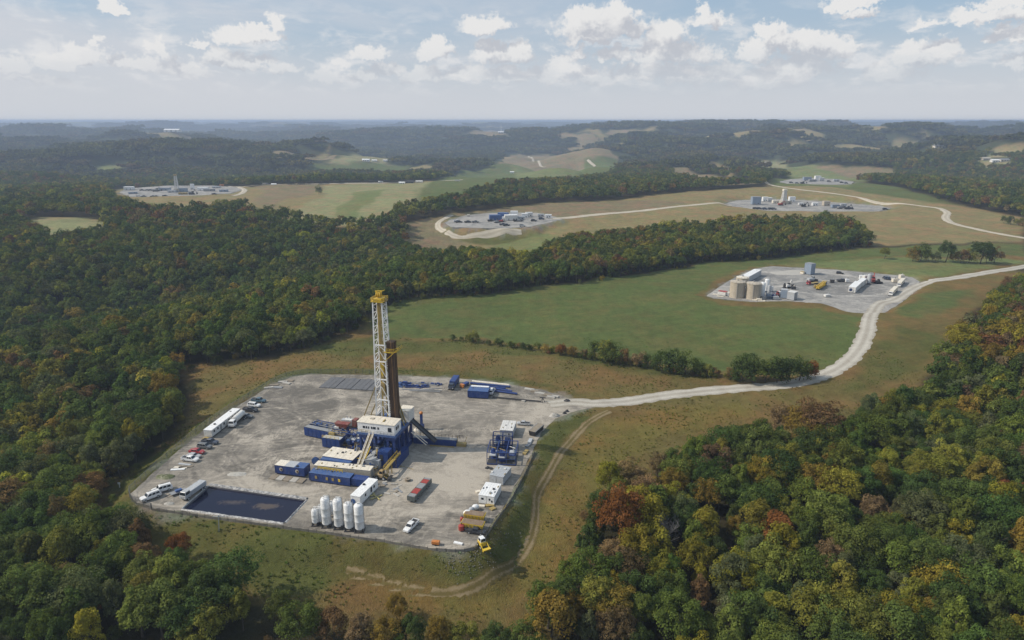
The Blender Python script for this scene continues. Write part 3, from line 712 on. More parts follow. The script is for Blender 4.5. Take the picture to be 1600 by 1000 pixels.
def make_pit():
    # liner walls, a rim of bunched liner and dark water
    m, n, b = principled('pit liner', 0.55, 0.4)
    pos = n.new('ShaderNodeNewGeometry').outputs['Position']
    f = n.noise(pos, 1.4, 4.0, 0.7, 1.5)
    n.put(b.inputs['Base Color'], n.mix(n.step(f, 0.35, 0.65), (0.05, 0.05, 0.06), (0.10, 0.095, 0.10)))
    cx = sum(p[0] for p in PIT) / 4; cy = sum(p[1] for p in PIT) / 4
    inner = [(cx + (x - cx) * 0.955, cy + (y - cy) * 0.93) for x, y in PIT]
    vs = [(x, y, 0.02) for x, y in PIT] + [(x, y, -1.1) for x, y in inner]
    structure(mesh_obj('pit_liner', vs, [(i, (i + 1) % 4, 4 + (i + 1) % 4, 4 + i) for i in range(4)] + [(4, 5, 6, 7)], m))
    w, n, b = principled('pit water', 0.06, 0.22)
    pos = n.new('ShaderNodeNewGeometry').outputs['Position']
    c1 = n.vec('LENGTH', n.vec('MULTIPLY', n.vec('SUBTRACT', pos, (-69.91, 171.62, 0.0)), (0.20, 0.42, 0.0)), out=1)
    c2 = n.vec('LENGTH', n.vec('MULTIPLY', n.vec('SUBTRACT', pos, (-80.54, 173.66, 0.0)), (0.14, 0.5, 0.0)), out=1)
    s = n.noise(pos, 0.55, 6.0, 0.7, 1.5)
    scum = n.math('MAXIMUM', n.step(n.math('ADD', c1, n.math('MULTIPLY', s, 1.7)), 1.75, 1.1, 0.0, 0.8), n.step(n.math('ADD', c2, n.math('MULTIPLY', s, 1.7)), 1.65, 1.0, 0.0, 0.45))
    n.put(b.inputs['Base Color'], n.mix(scum, (0.008, 0.011, 0.030), (0.11, 0.088, 0.072)))
    n.put(b.inputs['Roughness'], n.math('ADD', 0.08, n.math('MULTIPLY', scum, 0.5)))
    bump(n, b, n.noise(pos, 3.0, 3.0, 0.6), 0.05, 0.05)
    lv = [(cx + (x - cx) * 0.985, cy + (y - cy) * 0.975, -0.42) for x, y in PIT]
    structure(mesh_obj('pit_water', lv, [(0, 1, 2, 3)], w), 'dark still water in the lined pit')


make_pit()

# ------------------------------------------------------------------ trees
def leaf_material(name, trans=0.30):
    m = bpy.data.materials.new(name)
    m.use_nodes = True
    n = NT(m.node_tree)
    n.t.nodes.clear()
    out = n.new('ShaderNodeOutputMaterial')
    tint = n.new('ShaderNodeAttribute', attribute_name='tint', attribute_type='INSTANCER')
    pos = n.new('ShaderNodeNewGeometry').outputs['Position']
    leafv = n.new('ShaderNodeAttribute', attribute_name='shade').outputs['Fac']
    f = n.noise(pos, 0.45, 3.0, 0.6)
    k = n.math('MULTIPLY', n.step(f, 0.3, 0.7, 0.72, 1.3), leafv)
    c = n.mix(1.0, tint.outputs['Color'], n.comb(k, k, k), 'MULTIPLY')
    # some sprays are on the turn
    turn = n.step(n.noise(n.vec('ADD', pos, (13.0, 5.0, 2.0)), 0.8, 3.0, 0.7), 0.55, 0.70)
    c = n.mix(1.0, c, (1.86, 1.74, 1.34), 'MULTIPLY')
    c = n.mix(n.math('MULTIPLY', turn, 0.28), c, n.mix(1.0, c, (1.7, 1.12, 0.55), 'MULTIPLY'))
    d = n.new('ShaderNodeBsdfDiffuse'); n.put(d.inputs[0], c)
    t = n.new('ShaderNodeBsdfTranslucent'); n.put(t.inputs[0], n.mix(1.0, c, (1.05, 1.15, 0.6), 'MULTIPLY'))
    x = n.new('ShaderNodeMixShader'); x.inputs[0].default_value = trans
    n.t.links.new(d.outputs[0], x.inputs[1]); n.t.links.new(t.outputs[0], x.inputs[2])
    n.t.links.new(x.outputs[0], out.inputs[0])
    return m


M_LEAF = leaf_material('leaves')
M_BARK, _n, _b = principled('bark', 0.95, 0.1)
_n.put(_b.inputs['Base Color'], _n.mix(_n.noise(_n.new('ShaderNodeNewGeometry').outputs['Position'], 2.0), (0.055, 0.045, 0.035), (0.13, 0.11, 0.09)))
M_PALEBARK, _n, _b = principled('pale bark', 0.95, 0.1)
_n.put(_b.inputs['Base Color'], _n.mix(_n.noise(_n.new('ShaderNodeNewGeometry').outputs['Position'], 2.0), (0.12, 0.115, 0.11), (0.22, 0.21, 0.20)))


def crown_mesh(name, rng, lobes, leaves, leaf, shape=(1.0, 1.0, 1.0), conic=0.0, lobe_r=(0.26, 0.42), z0=0.30):
    """a crown for a tree 1 unit tall: leaf sprays laid over many lobes that fill the crown's upper shell"""
    ca = []
    for _ in range(lobes):
        for _try in range(30):
            u = rng.normal(size=3); u /= np.linalg.norm(u)
            if u[2] < -0.55:
                continue
            r = rng.uniform(0.50, 0.92)
            p = u * r
            h = (p[2] + 1) / 2
            wide = 1.0 - conic * max(0.0, h - 0.25) * 1.1
            p = np.array([p[0] * wide, p[1] * wide, p[2]])
            if all(np.linalg.norm(p - c[0]) > 0.20 for c in ca) or _try > 20:
                break
        ca.append((p, rng.uniform(*lobe_r) * (1.0 - 0.35 * conic * max(0, h - .3)), rng.uniform(0.82, 1.18)))
    V = []; F = []; S = []
    rx, ry, rz = 0.345 * shape[0], 0.345 * shape[1], (1 - z0) / 2 * 0.86 * shape[2]
    cz = z0 + (1 - z0) * 0.48
    per = leaves // lobes
    for c, r, sh in ca:
        u = rng.normal(size=(per, 3)); u /= np.linalg.norm(u, axis=1)[:, None]
        u[:, 2] = np.where(u[:, 2] < -0.35, -u[:, 2], u[:, 2])
        rr = r * rng.uniform(0.72, 1.08, (per, 1))
        pos = c + u * rr
        nrm = u + 0.55 * rng.normal(size=(per, 3)) * 0.6
        nrm[:, 2] += 0.25
        nrm /= np.linalg.norm(nrm, axis=1)[:, None]
        t1 = np.cross(nrm, rng.normal(size=(per, 3))); t1 /= np.linalg.norm(t1, axis=1)[:, None]
        t2 = np.cross(nrm, t1)
        s = leaf * rng.uniform(0.6, 1.3, (per, 1))
        P = np.array([0, 0, cz]) + pos * np.array([rx, ry, rz]) / 1.0
        a = P + t1 * s; b = P + t2 * s * 0.62 + nrm * s * 0.18; c2 = P - t1 * s * 0.9; d2 = P - t2 * s * 0.62 + nrm * s * 0.10
        k = len(V)
        V.extend(np.stack([a, b, c2, d2], 1).reshape(-1, 3))
        F.extend((k + 4 * i, k + 4 * i + 1, k + 4 * i + 2, k + 4 * i + 3) for i in range(per))
        S.extend(np.repeat(sh * rng.uniform(0.75, 1.25, per), 4))
    return V, F, S


def tube_pts(V, F, pts, rad, sides=6):
    k0 = len(V)
    for i, (p, r) in enumerate(zip(pts, rad)):
        p = Vector(p)
        d = (Vector(pts[min(i + 1, len(pts) - 1)]) - Vector(pts[max(i - 1, 0)])).normalized()
        a = d.orthogonal().normalized(); b = d.cross(a)
        for s in range(sides):
            t = 2 * math.pi * s / sides
            V.append(tuple(p + (a * math.cos(t) + b * math.sin(t)) * r))
    for i in range(len(pts) - 1):
        for s in range(sides):
            q = k0 + i * sides + s; q2 = k0 + i * sides + (s + 1) % sides
            F.append((q, q2, q2 + sides, q + sides))


def trunk_geo(rng, z0, bare=False, sides=6):
    V = []; F = []
    lean = rng.normal(size=2) * 0.02
    tops = [(0, 0, -0.06), (lean[0] * .4, lean[1] * .4, z0 * .6), (lean[0], lean[1], z0 + .12), (lean[0] * 1.3, lean[1] * 1.3, 0.62 if not bare else 0.8)]
    tube_pts(V, F, tops, (0.026, 0.019, 0.014, 0.004), sides)
    for i in range(14 if bare else 6):
        h = rng.uniform(z0, 0.75 if bare else 0.55)
        a = rng.uniform(0, 6.283)
        L = rng.uniform(0.14, 0.30) * (1.2 - h * .6)
        p0 = Vector((lean[0], lean[1], h)); p1 = p0 + Vector((math.cos(a) * L * .6, math.sin(a) * L * .6, L * .5)); p2 = p1 + Vector((math.cos(a) * L * .4, math.sin(a) * L * .4, L * .55))
        tube_pts(V, F, (p0, p1, p2), (0.008, 0.005, 0.002), 4)
        if bare:
            for j in range(7):
                q = p0.lerp(p1, rng.uniform(.3, 1)) if j % 2 else p1.lerp(p2, rng.uniform(0, .9))
                b = a + rng.uniform(-1.3, 1.3)
                e = q + Vector((math.cos(b) * L * .35, math.sin(b) * L * .35, L * rng.uniform(.2, .5)))
                tube_pts(V, F, (q, e), (0.005, 0.0015), 3)
    return V, F


def finish_mesh(name, V, F, S, mats, trunk=None):
    me = bpy.data.meshes.new(name)
    V = [tuple(v) for v in V]; F = list(F); S = list(S)
    nf = len(F)
    if trunk:
        k = len(V)
        V += [tuple(v) for v in trunk[0]]
        F += [tuple(i + k for i in f) for f in trunk[1]]
        S += [1.0] * len(trunk[0])
    me.from_pydata(V, [], F)
    for m in mats:
        me.materials.append(m)
    a = me.attributes.new('shade', 'FLOAT', 'POINT')
    a.data.foreach_set('value', np.array(S, np.float32))
    if trunk and len(mats) > 1:
        me.polygons.foreach_set('material_index', np.array([0] * nf + [1] * (len(F) - nf), np.int32))
    me.update()
    return me


rng = np.random.default_rng(11)
KINDS = [  # (shape, conic, z0)
    ((1.00, 1.00, 1.00), 0.0, 0.14), ((1.14, 0.98, 0.92), 0.0, 0.13), ((0.88, 0.92, 1.04), 0.35, 0.10), ((1.05, 1.12, 0.98), 0.1, 0.17),
    ((0.78, 0.80, 1.05), 0.55, 0.08), ((1.20, 1.15, 0.86), 0.0, 0.16)]
CROWN_HI = []; TRUNK_HI = []; PROTO = bpy.data.collections.new('woodland kinds')
def proto(name, me):
    PROTO.objects.link(bpy.data.objects.new(name, me))
for i, (shp, con, z0) in enumerate(KINDS):
    V, F, S = crown_mesh('crown', rng, 40, 5600, 0.0165, shp, con, (0.17, 0.36), z0)
    tr = trunk_geo(rng, z0)
    CROWN_HI.append(finish_mesh('crown', V, F, S, [M_LEAF]))
    tv, tf = tr
    me = bpy.data.meshes.new('trunk'); me.from_pydata(tv, [], tf); me.materials.append(M_BARK); TRUNK_HI.append(me)
    proto('kind_a%d' % i, finish_mesh('woodland tree', V, F, S, [M_LEAF, M_BARK], tr))
for i, (shp, con, z0) in enumerate(KINDS):
    V, F, S = crown_mesh('crown', rng, 24, 1500, 0.029, shp, con, (0.22, 0.40), z0)
    proto('kind_b%d' % i, finish_mesh('woodland tree', V, F, S, [M_LEAF, M_BARK], trunk_geo(rng, z0, sides=4)))
for i, (shp, con, z0) in enumerate(KINDS):
    V, F, S = crown_mesh('crown', rng, 16, 420, 0.052, shp, con, (0.26, 0.44), z0)
    proto('kind_c%d' % i, finish_mesh('woodland tree', V, F, S, [M_LEAF]))
for i in range(4):
    # a patch of far wood: some thirty crowns, 1 unit = one tree height
    VV = []; FF = []; SS = []
    for j in range(34):
        shp, con, z0 = KINDS[rng.integers(0, 6)]
        V, F, S = crown_mesh('crown', rng, 7, 56, 0.15, shp, con, (0.40, 0.55), z0)
        r = 2.1 * math.sqrt(rng.uniform()); a = rng.uniform(0, 6.283); s = rng.uniform(.75, 1.2); v = rng.uniform(.6, 1.35)
        k = len(VV)
        VV += [(p[0] * s + r * math.cos(a), p[1] * s + r * math.sin(a), p[2] * s) for p in V]
        FF += [tuple(q + k for q in f) for f in F]
        SS += [q * v for q in S]
    proto('kind_d%d' % i, finish_mesh('woodland tree', VV, FF, SS, [M_LEAF]))
BUSH = []
for i in range(3):
    V, F, S = crown_mesh('bush', rng, 22, 1500, 0.034, (1.35, 1.25, 1.10), 0.0, (0.30, 0.46), -0.10)
    tr = trunk_geo(rng, 0.05)
    BUSH.append((finish_mesh('crown', V, F, S, [M_LEAF]), None))
    proto('kind_e%d' % i, finish_mesh('woodland bush', V, F, S, [M_LEAF]))
BARE_V, BARE_F = trunk_geo(rng, 0.22, bare=True)

# ---- where the woods are
NEAR_WOODS = [(-34.86,128.35),(-55.81,134.96),(-75.45,146.11),(-93.46,153.31),(-126.16,176.3),(-125.31,195.38),(-121.14,206.77),(-125.49,238.88),(-127.85,247.78),(-140.92,275.14),(-152.82,296.65),(-118.83,298.9),(-98.28,310.38),(-83.73,334.17),(-75.1,386.7),(-63.4,409.3),(-16.1,415.4),(16.8,435.2),(42.5,442),(91,475),(142.6,515.4),(204.4,537),(264.5,557.4),(304.4,576),(330.4,637.4),(317.2,689.3),(224.2,681.6),(120.5,638.5),(45.4,599.6),(25.2,528.8),(0,511.9),(-29.7,519.6),(-64.6,618.2),(-95.2,626.5),(-123.6,653.4),(-210.6,805.8),(-490.2,1058.2),(-897.4,1211.4),(-873.8,851.2),(-141.47,110.01)]
RIGHT_WOODS = [(5.52,127.92),(11.34,141.83),(17.68,154.16),(24.81,176.58),(31.16,184.34),(40.3,192.06),(59.08,202.87),(75.76,209.17),(87.11,210.74),(110.01,213.53),(123.23,220.57),(147.52,234.26),(160.11,243),(181.3,271.34),(200.15,293.32),(233.72,326.9),(293.7,393.7),(343.9,447.4),(416.4,472.3),(105.48,94.86)]
PALETTES = {
    'left': [((0.034, 0.052, 0.020), 10), ((0.046, 0.064, 0.022), 8), ((0.062, 0.074, 0.024), 6), ((0.085, 0.088, 0.026), 3.5), ((0.105, 0.088, 0.024), .9), ((0.085, 0.060, 0.034), .7), ((0.050, 0.058, 0.034), 4), ((0.13, 0.13, 0.025), .8)],
    'right': [((0.034, 0.054, 0.020), 8), ((0.048, 0.070, 0.022), 8), ((0.068, 0.088, 0.024), 6), ((0.100, 0.105, 0.026), 4), ((0.112, 0.106, 0.021), 2.4), ((0.112, 0.086, 0.024), 2.0), ((0.100, 0.050, 0.026), .6), ((0.080, 0.056, 0.036), 1.1), ((0.105, 0.080, 0.052), 1.4), ((0.060, 0.072, 0.042), 3)],
    'strip': [((0.040, 0.056, 0.022), 8), ((0.055, 0.070, 0.024), 7), ((0.085, 0.090, 0.028), 5), ((0.120, 0.098, 0.026), 1.3), ((0.095, 0.056, 0.032), .8), ((0.095, 0.072, 0.042), 1.2), ((0.12, 0.12, 0.03), 1.0)],
}
WORDS = [('dark green', (0.034, 0.053, 0.020)), ('green', (0.050, 0.070, 0.023)), ('olive green', (0.085, 0.092, 0.026)), ('yellow', (0.118, 0.110, 0.020)), ('ochre', (0.104, 0.078, 0.023)), ('orange red', (0.108, 0.050, 0.021)), ('rust brown', (0.085, 0.056, 0.034)), ('dull grey brown', (0.105, 0.078, 0.052)), ('grey green', (0.056, 0.066, 0.038))]


def word_for(c):
    return min(WORDS, key=lambda w: sum((math.log(a / b)) ** 2 for a, b in zip(c, w[1])))[0]


def pick(pal, n, r, patch):
    cols = np.array([c for c, _ in PALETTES[pal]]); w = np.array([v for _, v in PALETTES[pal]])
    lum = cols[:, 0] / cols[:, 1]
    out = np.empty((n, 3))
    for i in range(n):
        ww = w * np.where(lum > 1.05, np.exp(1.5 * patch[i]), 1.0)
        out[i] = cols[r.choice(len(cols), p=ww / ww.sum())]
    return out * r.uniform(0.82, 1.22, (n, 1)) * (1 + r.normal(size=(n, 3)) * 0.05)


def in_frame(x, y, z, margin=0.12, top=16.0):
    c, s = math.cos(R(16.3)), math.sin(R(16.3))
    dz = z - 105.0
    zc = y * c - dz * s
    yc = y * s + dz * c
    ok = (zc > 20) & (np.abs(x) < (0.75 + margin) * zc + 12) & (yc > -(0.469 + margin) * zc - top)
    return ok, zc


def jitter_grid(x0, x1, y0, y1, cell, r):
    gx = np.arange(x0, x1, cell); gy = np.arange(y0, y1, cell)
    X, Y = np.meshgrid(gx, gy)
    X = X.ravel() + r.uniform(-.42, .42, X.size) * cell
    Y = Y.ravel() + r.uniform(-.42, .42, Y.size) * cell
    return X, Y


ROADS_CLEAR = [[(14.33,243.32),(34.66,244.46),(61.36,253.28),(91.29,259.2),(122.88,265.29),(140.93,277.11),(158.74,297.01),(191.34,351.85)], [(208,396.8),(244.6,420.2),(274.6,446.1),(348.7,479.7),(402.7,511.8)]]


def scatter():
    r = np.random.default_rng(5)
    res = []
    # near and middle woods, one tree at a time
    X, Y = jitter_grid(-900, 900, 90, 640, 6.0, r)
    d = np.hypot(X, Y)
    ok, _ = in_frame(X, Y, height(X, Y))
    X, Y = X[ok], Y[ok]
    sdl = poly_sd(X, Y, NEAR_WOODS); sdr = poly_sd(X, Y, RIGHT_WOODS)
    k = (np.minimum(sdl, sdr) < 2.0 * vnoise(X / 9, Y / 9, 8)) & (r.uniform(size=len(X)) > 0.04)
    _c, op = colour_at(X, Y)
    k &= (op < 0.5) | (Y < 520)
    for pts_, _z, _b in PADS:
        k &= poly_sd(X, Y, pts_) > 5
    X, Y, sdl, sdr = X[k], Y[k], sdl[k], sdr[k]
    right = sdr < sdl
    strip = (~right) & (X > 40)
    patch = vnoise(X / 40, Y / 40, 9) + .6 * vnoise(X / 14, Y / 14, 10)
    col = np.zeros((len(X), 3))
    for name, m in (('right', right), ('strip', strip), ('left', ~right & ~strip)):
        col[m] = pick(name, int(m.sum()), r, patch[m]) * np.array({'right': (1.0, 1.0, 1.0), 'left': (1.24, 1.24, 1.20), 'strip': (1.08, 1.10, 1.08)}[name])
    edge = np.minimum(sdl, sdr) > -7
    s = 9.0 + 8.5 * r.beta(2.0, 2.0, len(X)) * np.where(edge, r.uniform(.62, 1.0, len(X)), 1.0)
    res.append((X, Y, s, col, right, strip, edge))
    # woods farther off
    X, Y = jitter_grid(-1500, 1500, 640, 1750, 9.4, r)
    ok, _ = in_frame(X, Y, height(X, Y))
    X, Y = X[ok], Y[ok]
    _c, op = colour_at(X, Y)
    inw = in_poly(X, Y, NEAR_WOODS)
    k = (op < 0.4)
    for pts, _z, _b in PADS:
        k &= poly_sd(X, Y, pts) > 10
    k &= r.uniform(size=len(X)) > 0.05
    X, Y = X[k], Y[k]
    patch = vnoise(X / 90, Y / 90, 9) + .6 * vnoise(X / 30, Y / 30, 10)
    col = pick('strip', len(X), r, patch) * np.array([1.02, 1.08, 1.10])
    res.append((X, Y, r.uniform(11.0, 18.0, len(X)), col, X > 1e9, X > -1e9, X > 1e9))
    # wooded hills, in patches
    pats = []
    for (y0, y1, cell, sc) in ((1750, 4200, 44.0, 15.0), (4200, 9500, 84.0, 24.0)):
        X, Y = jitter_grid(-.85 * y1, .85 * y1, y0, y1, cell, r)
        ok, _ = in_frame(X, Y, height(X, Y))
        X, Y = X[ok], Y[ok]
        _c, op = colour_at(X, Y)
        ring = np.zeros(len(X))
        for q in range(4):
            _c2, o2 = colour_at(X + cell * .45 * math.cos(q * 1.57), Y + cell * .45 * math.sin(q * 1.57))
            ring = np.maximum(ring, o2)
        k = (op < 0.3) & (ring < 0.6)
        X, Y = X[k], Y[k]
        patch = vnoise(X / 260, Y / 260, 9)
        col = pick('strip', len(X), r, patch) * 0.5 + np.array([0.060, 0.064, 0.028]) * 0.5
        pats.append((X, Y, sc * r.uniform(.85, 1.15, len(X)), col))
    return res, pats



# trees that stand out in the photograph: foot, height in metres, colour word
STANDALONE = [(-19.07, 322.39, 6, 'olive green'), (-35.06, 323.4, 2, 'olive green'), (-11, 318.3, 2.3, 'rust brown'), (0, 312.98, 3.6, 'olive green'), (4.61, 310.82, 3.6, 'grey green'), (9.16, 308.69, 2.6, 'dark green'), (18.41, 304.65, 2.9, 'dark green'), (22.68, 300.91, 6.3, 'orange red'), (28.2, 299.12, 5.6, 'ochre'), (33.07, 297.42, 4.7, 'dull grey brown'), (37.99, 294.03, 9.2, 'green'), (42.05, 291.52, 10.7, 'olive green'), (45.12, 290.69, 10.3, 'green'), (49.48, 288.98, 7.9, 'rust brown'), (56.34, 285.52, 7.2, 'dull grey brown'), (59.84, 282.97, 6.6, 'dark green'), (65.33, 279.57, 10.6, 'dark green'), (70.16, 276.28, 11.4, 'dark green'), (74.89, 275.31, 11, 'green'), (79.58, 274.34, 7.3, 'green'), (82.71, 272.73, 5.8, 'olive green'), (86.74, 272.53, 4.3, 'rust brown'), (92.31, 269.37, 6.3, 'rust brown'), (95.66, 266.37, 11.9, 'dark green'), (100.13, 265.39, 12.7, 'dark green'), (104.81, 264.36, 11.2, 'green'), (109.68, 263.95, 12.3, 'dark green'), (114.51, 264.16, 11.8, 'dark green'), (119.08, 265.04, 10.4, 'green'), (123.68, 266.6, 8.5, 'orange red'), (288.2, 521.1, 10.5, 'olive green'), (305.5, 512.3, 11.8, 'ochre'), (311.4, 512.3, 14.3, 'green'), (317.4, 512.6, 8.9, 'olive green'), (322.1, 510.5, 7.9, 'grey green'), (330, 511.5, 18.2, 'dark green'), (334.7, 509.6, 8.8, 'ochre'), (339.3, 507.6, 10.8, 'rust brown'), (345.5, 508.2, 10.8, 'olive green'), (353.1, 506.4, 19.5, 'dark green'), (360, 509.5, 13.3, 'green'), (366.3, 510.2, 12.8, 'rust brown'), (554.2, 895.6, 6.6, 'dark green'), (568.4, 897.1, 4.9, 'dark green'), (509.8, 707.7, 8.6, 'green'), (511.1, 699.1, 9.2, 'dark green'), (513.3, 690.3, 9.1, 'olive green'), (-282.8, 1010.6, 12.9, 'green'), (-128.17, 210.92, 14.7, 'yellow'), (-125.35, 231.86, 14.8, 'olive green'), (-136.22, 249.28, 17.2, 'ochre'), (-126.12, 199.89, 3.7, 'yellow'), (-85.71, 152.43, 9.5, 'orange red'), (-96.91, 154.15, 12.2, 'rust brown'), (-27.01, 134.67, 7.8, 'ochre'), (-112.09, 146.8, 15.7, 'olive green'), (-61.44, 129.85, 12, 'olive green'), (-91.18, 146.11, 11.1, 'rust brown'), (-46.91, 125.03, 12.5, 'green'), (-39.8, 126.08, 10.9, 'rust brown'), (-33.2, 124.57, 10.5, 'dull grey brown'), (-27.4, 123.76, 10.8, 'ochre'), (-22.69, 124.33, 11.1, 'dark green'), (-15.88, 124.26, 11.5, 'ochre'), (-10.47, 123.76, 10.1, 'olive green'), (-3.4, 124.01, 9.5, 'dark green'), (3.12, 124.22, 11.2, 'green'), (28.57, 158.42, 21.6, 'orange red'), (19.8, 153.5, 14.5, 'dark green'), (34.51, 162.99, 18.7, 'yellow'), (41.11, 157.49, 13.6, 'bare grey'), (70.27, 184.93, 11.3, 'yellow'), (67.95, 149.02, 17.7, 'yellow'), (69.76, 157.78, 14, 'orange red'), (114.69, 152.64, 13.2, 'yellow'), (101.92, 209.84, 19.6, 'rust brown'), (96.97, 209.33, 16.8, 'ochre'), (92.92, 214.7, 14.8, 'dull grey brown'), (79.89, 148.39, 12, 'dull grey brown'), (8.7, 127.63, 15.7, 'ochre'), (60.64, 162.68, 9.2, 'ochre'), (88.83, 178.98, 15.5, 'ochre'), (44.43, 136.87, 12.5, 'rust brown'), (84.18, 131.11, 9.1, 'bare grey'), (99.79, 165.93, 12, 'dull grey brown'), (305.3, 407.5, 13.7, 'rust brown'), (195.45, 281.17, 18, 'yellow'), (177.31, 261.15, 12.1, 'dull grey brown'), (193.32, 259.12, 15.8, 'ochre'), (161.66, 238.23, 12.9, 'dark green'), (57.69, 144.95, 9.3, 'yellow'), (25.34, 168.68, 12.6, 'dark green')]

WORD_RGB = dict(WORDS)


def nth(i):
    words = ['first', 'second', 'third', 'fourth', 'fifth', 'sixth', 'seventh', 'eighth', 'ninth', 'tenth', 'eleventh', 'twelfth']
    return words[i - 1] if i <= 12 else '%d%s' % (i, {1: 'st', 2: 'nd', 3: 'rd'}.get(i % 10 if i % 100 not in (11, 12, 13) else 0, 'th'))


def make_trees():
    res, pats = scatter()
    r = np.random.default_rng(77)
    X, Y, Sz, Col, right, strip, edge = res[0]
    keep = np.ones(len(X), bool)
    for (x, y, h, w) in STANDALONE:
        keep &= np.hypot(X - x, Y - y) > min(5.5, h * .36)
    X, Y, Sz, Col, right, strip, edge = (v[keep] for v in (X, Y, Sz, Col, right, strip, edge))
    Z = height(X, Y)
    inside, zc = in_frame(X, Y, Z, 0.0, 6.0)
    score = np.where(inside, Sz / zc, 0.0)
    order = np.argsort(-score)
    n_single = 298 - len(STANDALONE)
    single = np.zeros(len(X), bool); single[order[:n_single]] = True

    def plant(x, y, z, h, col, label, group, kind=None, bare=False, bushy=False):
        i = int(r.integers(0, 6)) if kind is None else kind
        root = bpy.data.objects.new('broadleaf_tree' if not bare else 'bare_tree', None)
        root.empty_display_size = 1.0
        root.location = (x, y, z - 0.2)
        root.rotation_euler = (0, 0, r.uniform(0, 6.283))
        w = h * r.uniform(0.82, 1.18)
        root.scale = (w, w, h)
        tag(root, label, 'tree', group)
        link(root)
        if bare:
            me = bpy.data.meshes.new('trunk'); me.from_pydata(BARE_V, [], BARE_F); me.materials.append(M_PALEBARK)
            link(bpy.data.objects.new('trunk', me), root)
            tw = []; tf = []
            for q in range(420):
                b = Vector(BARE_V[int(r.integers(40, len(BARE_V)))])
                e = b + Vector((r.normal() * .07, r.normal() * .07, abs(r.normal()) * .07 + .02))
                tube_pts(tw, tf, (b, e), (0.0026, 0.001), 3)
            mesh_obj('twigs', tw, tf, M_PALEBARK, root)['kind'] = 'stuff'
            return root
        link(bpy.data.objects.new('trunk', TRUNK_HI[i]), root)
        c = link(bpy.data.objects.new('crown', CROWN_HI[i] if not bushy else BUSH[i % 3][0]), root)
        c['tint'] = [float(v) for v in col]
        return root

    # rows run across the picture, the nearest first
    rank = {}; rowof = {}
    for side in (True, False):
        ks = [k for k in np.nonzero(single)[0] if bool(right[k]) == side]
        for row in range(40):
            rk = sorted([k for k in ks if int((Y[k] - 98) // 11) == row], key=lambda k: X[k] / Y[k])
            for i, k in enumerate(rk):
                rank[k] = i + 1; rowof[k] = row + 1
        used = sorted({rowof[k] for k in ks})
        for k in ks:
            rowof[k] = used.index(rowof[k]) + 1
    for k in np.nonzero(single)[0]:
        w = word_for(Col[k])
        size = 'tall' if Sz[k] > 14.8 else ('low' if Sz[k] < 12.0 else 'full')
        x, y = X[k], Y[k]
        x, y = X[k], Y[k]
        side = 'right' if right[k] else 'left'
        group = 'trees of the autumn wood right of the pad' if right[k] else 'trees of the wood left of the pad'
        lab = '%s %s tree, %s from the left in the %s row of the %s wood' % (size, w, nth(rank[k]), nth(rowof[k]), side)
        plant(x, y, Z[k], Sz[k], Col[k], ' '.join(lab.split()[:16]), group)
    order_in = {}
    for lo, hi in ((31, 42), (42, 48), (48, 67), (67, len(STANDALONE))):
        for i, q in enumerate(sorted(range(lo, hi), key=lambda q: STANDALONE[q][0] / STANDALONE[q][1])):
            order_in[q] = nth(i + 1)
    for q, (x, y, h, w) in enumerate(STANDALONE):
        z = ground(x, y)
        bare = w == 'bare grey'
        col = np.array(WORD_RGB.get(w, (0.05, 0.06, 0.03))) * r.uniform(0.92, 1.12)
        if q < 30:
            lab, grp = '%s %s in the hedgerow below the green meadow, number %s from its mast end' % (w, 'bush' if h < 5.5 else 'tree', q + 1), 'hedgerow trees below the meadow'
            lab = '%s %s in hedgerow below meadow, %s' % (w, 'bush' if h < 5.5 else 'tree', 'in the thin left stretch' if q < 10 else ('at the left end of the first dense clump', 'left of the middle of the first clump', 'in the middle of the first clump', 'at the right end of the first clump', 'left in the second clump', 'in the second clump', 'left of centre in the second clump', 'in the middle of the second clump', 'right of centre in the second clump', 'at the right end of the second clump', 'right of the second clump', 'in the gap before the last clump', 'just before the last clump', 'at the left end of the last clump', 'second in the last clump', 'third in the last clump', 'fourth in the last clump', 'fifth in the last clump', 'sixth in the last clump', 'last of the row')[q - 10])
            lab = {0: 'lone olive green bushy tree standing at the meadow edge behind the mast', 7: 'small orange red tree in the hedgerow above the gravel road', 29: 'orange red tree at the right end of the hedgerow by the road'}.get(q, lab)
        elif q == 30:
            lab, grp = 'lone slim olive tree on the pasture above the second pad', None
        elif q < 42:
            lab, grp = '%s tree, %s from the left in the clump past the second pad' % (w, order_in[q]), 'clump of trees on the upper pasture'
        elif q < 48:
            lab, grp = 'small %s tree, %s from the left out on the far open fields' % (w, order_in[q]), 'trees out on the far fields'
        elif q < 67:
            lab, grp = '%s tree along the lower and left wood rim, %s from the left there' % (w, order_in[q]), 'coloured trees at the left wood edge'
        elif bare:
            lab, grp = ('leafless pale grey tree among the autumn trees right of the track' if q == 70 else 'leafless pale grey tree near the bottom of the right hand wood'), None
        else:
            lab, grp = '%s %s tree standing out in the right wood, %s such from the left' % ('large' if h > 14 else 'smaller', w, order_in[q]), 'coloured trees in the right hand wood'
            lab = {67: 'big orange red tree at the wood edge by the dirt track', 68: 'dark green upright tree in front of the big orange one', 69: 'yellow tree just behind the big orange one by the track'}.get(q, lab)
        plant(x, y, z, h, col, lab, grp, kind=(4 if q == 68 else None), bare=bare, bushy=q < 30 or 42 <= q < 48 or (31 <= q < 42 and q not in (35, 39)))

    # everything else: one body of woodland
    pts = []; scl = []; rot = []; idx = []; tint = []
    def add(x, y, z, s, c, kind):
        n = len(x)
        pts.append(np.stack([x, y, z - .3], 1)); rot.append(r.uniform(0, 6.283, n)); tint.append(c)
        w = s * r.uniform(.80, 1.18, n)
        scl.append(np.stack([w, w, s], 1)); idx.append(kind)
    m = ~single
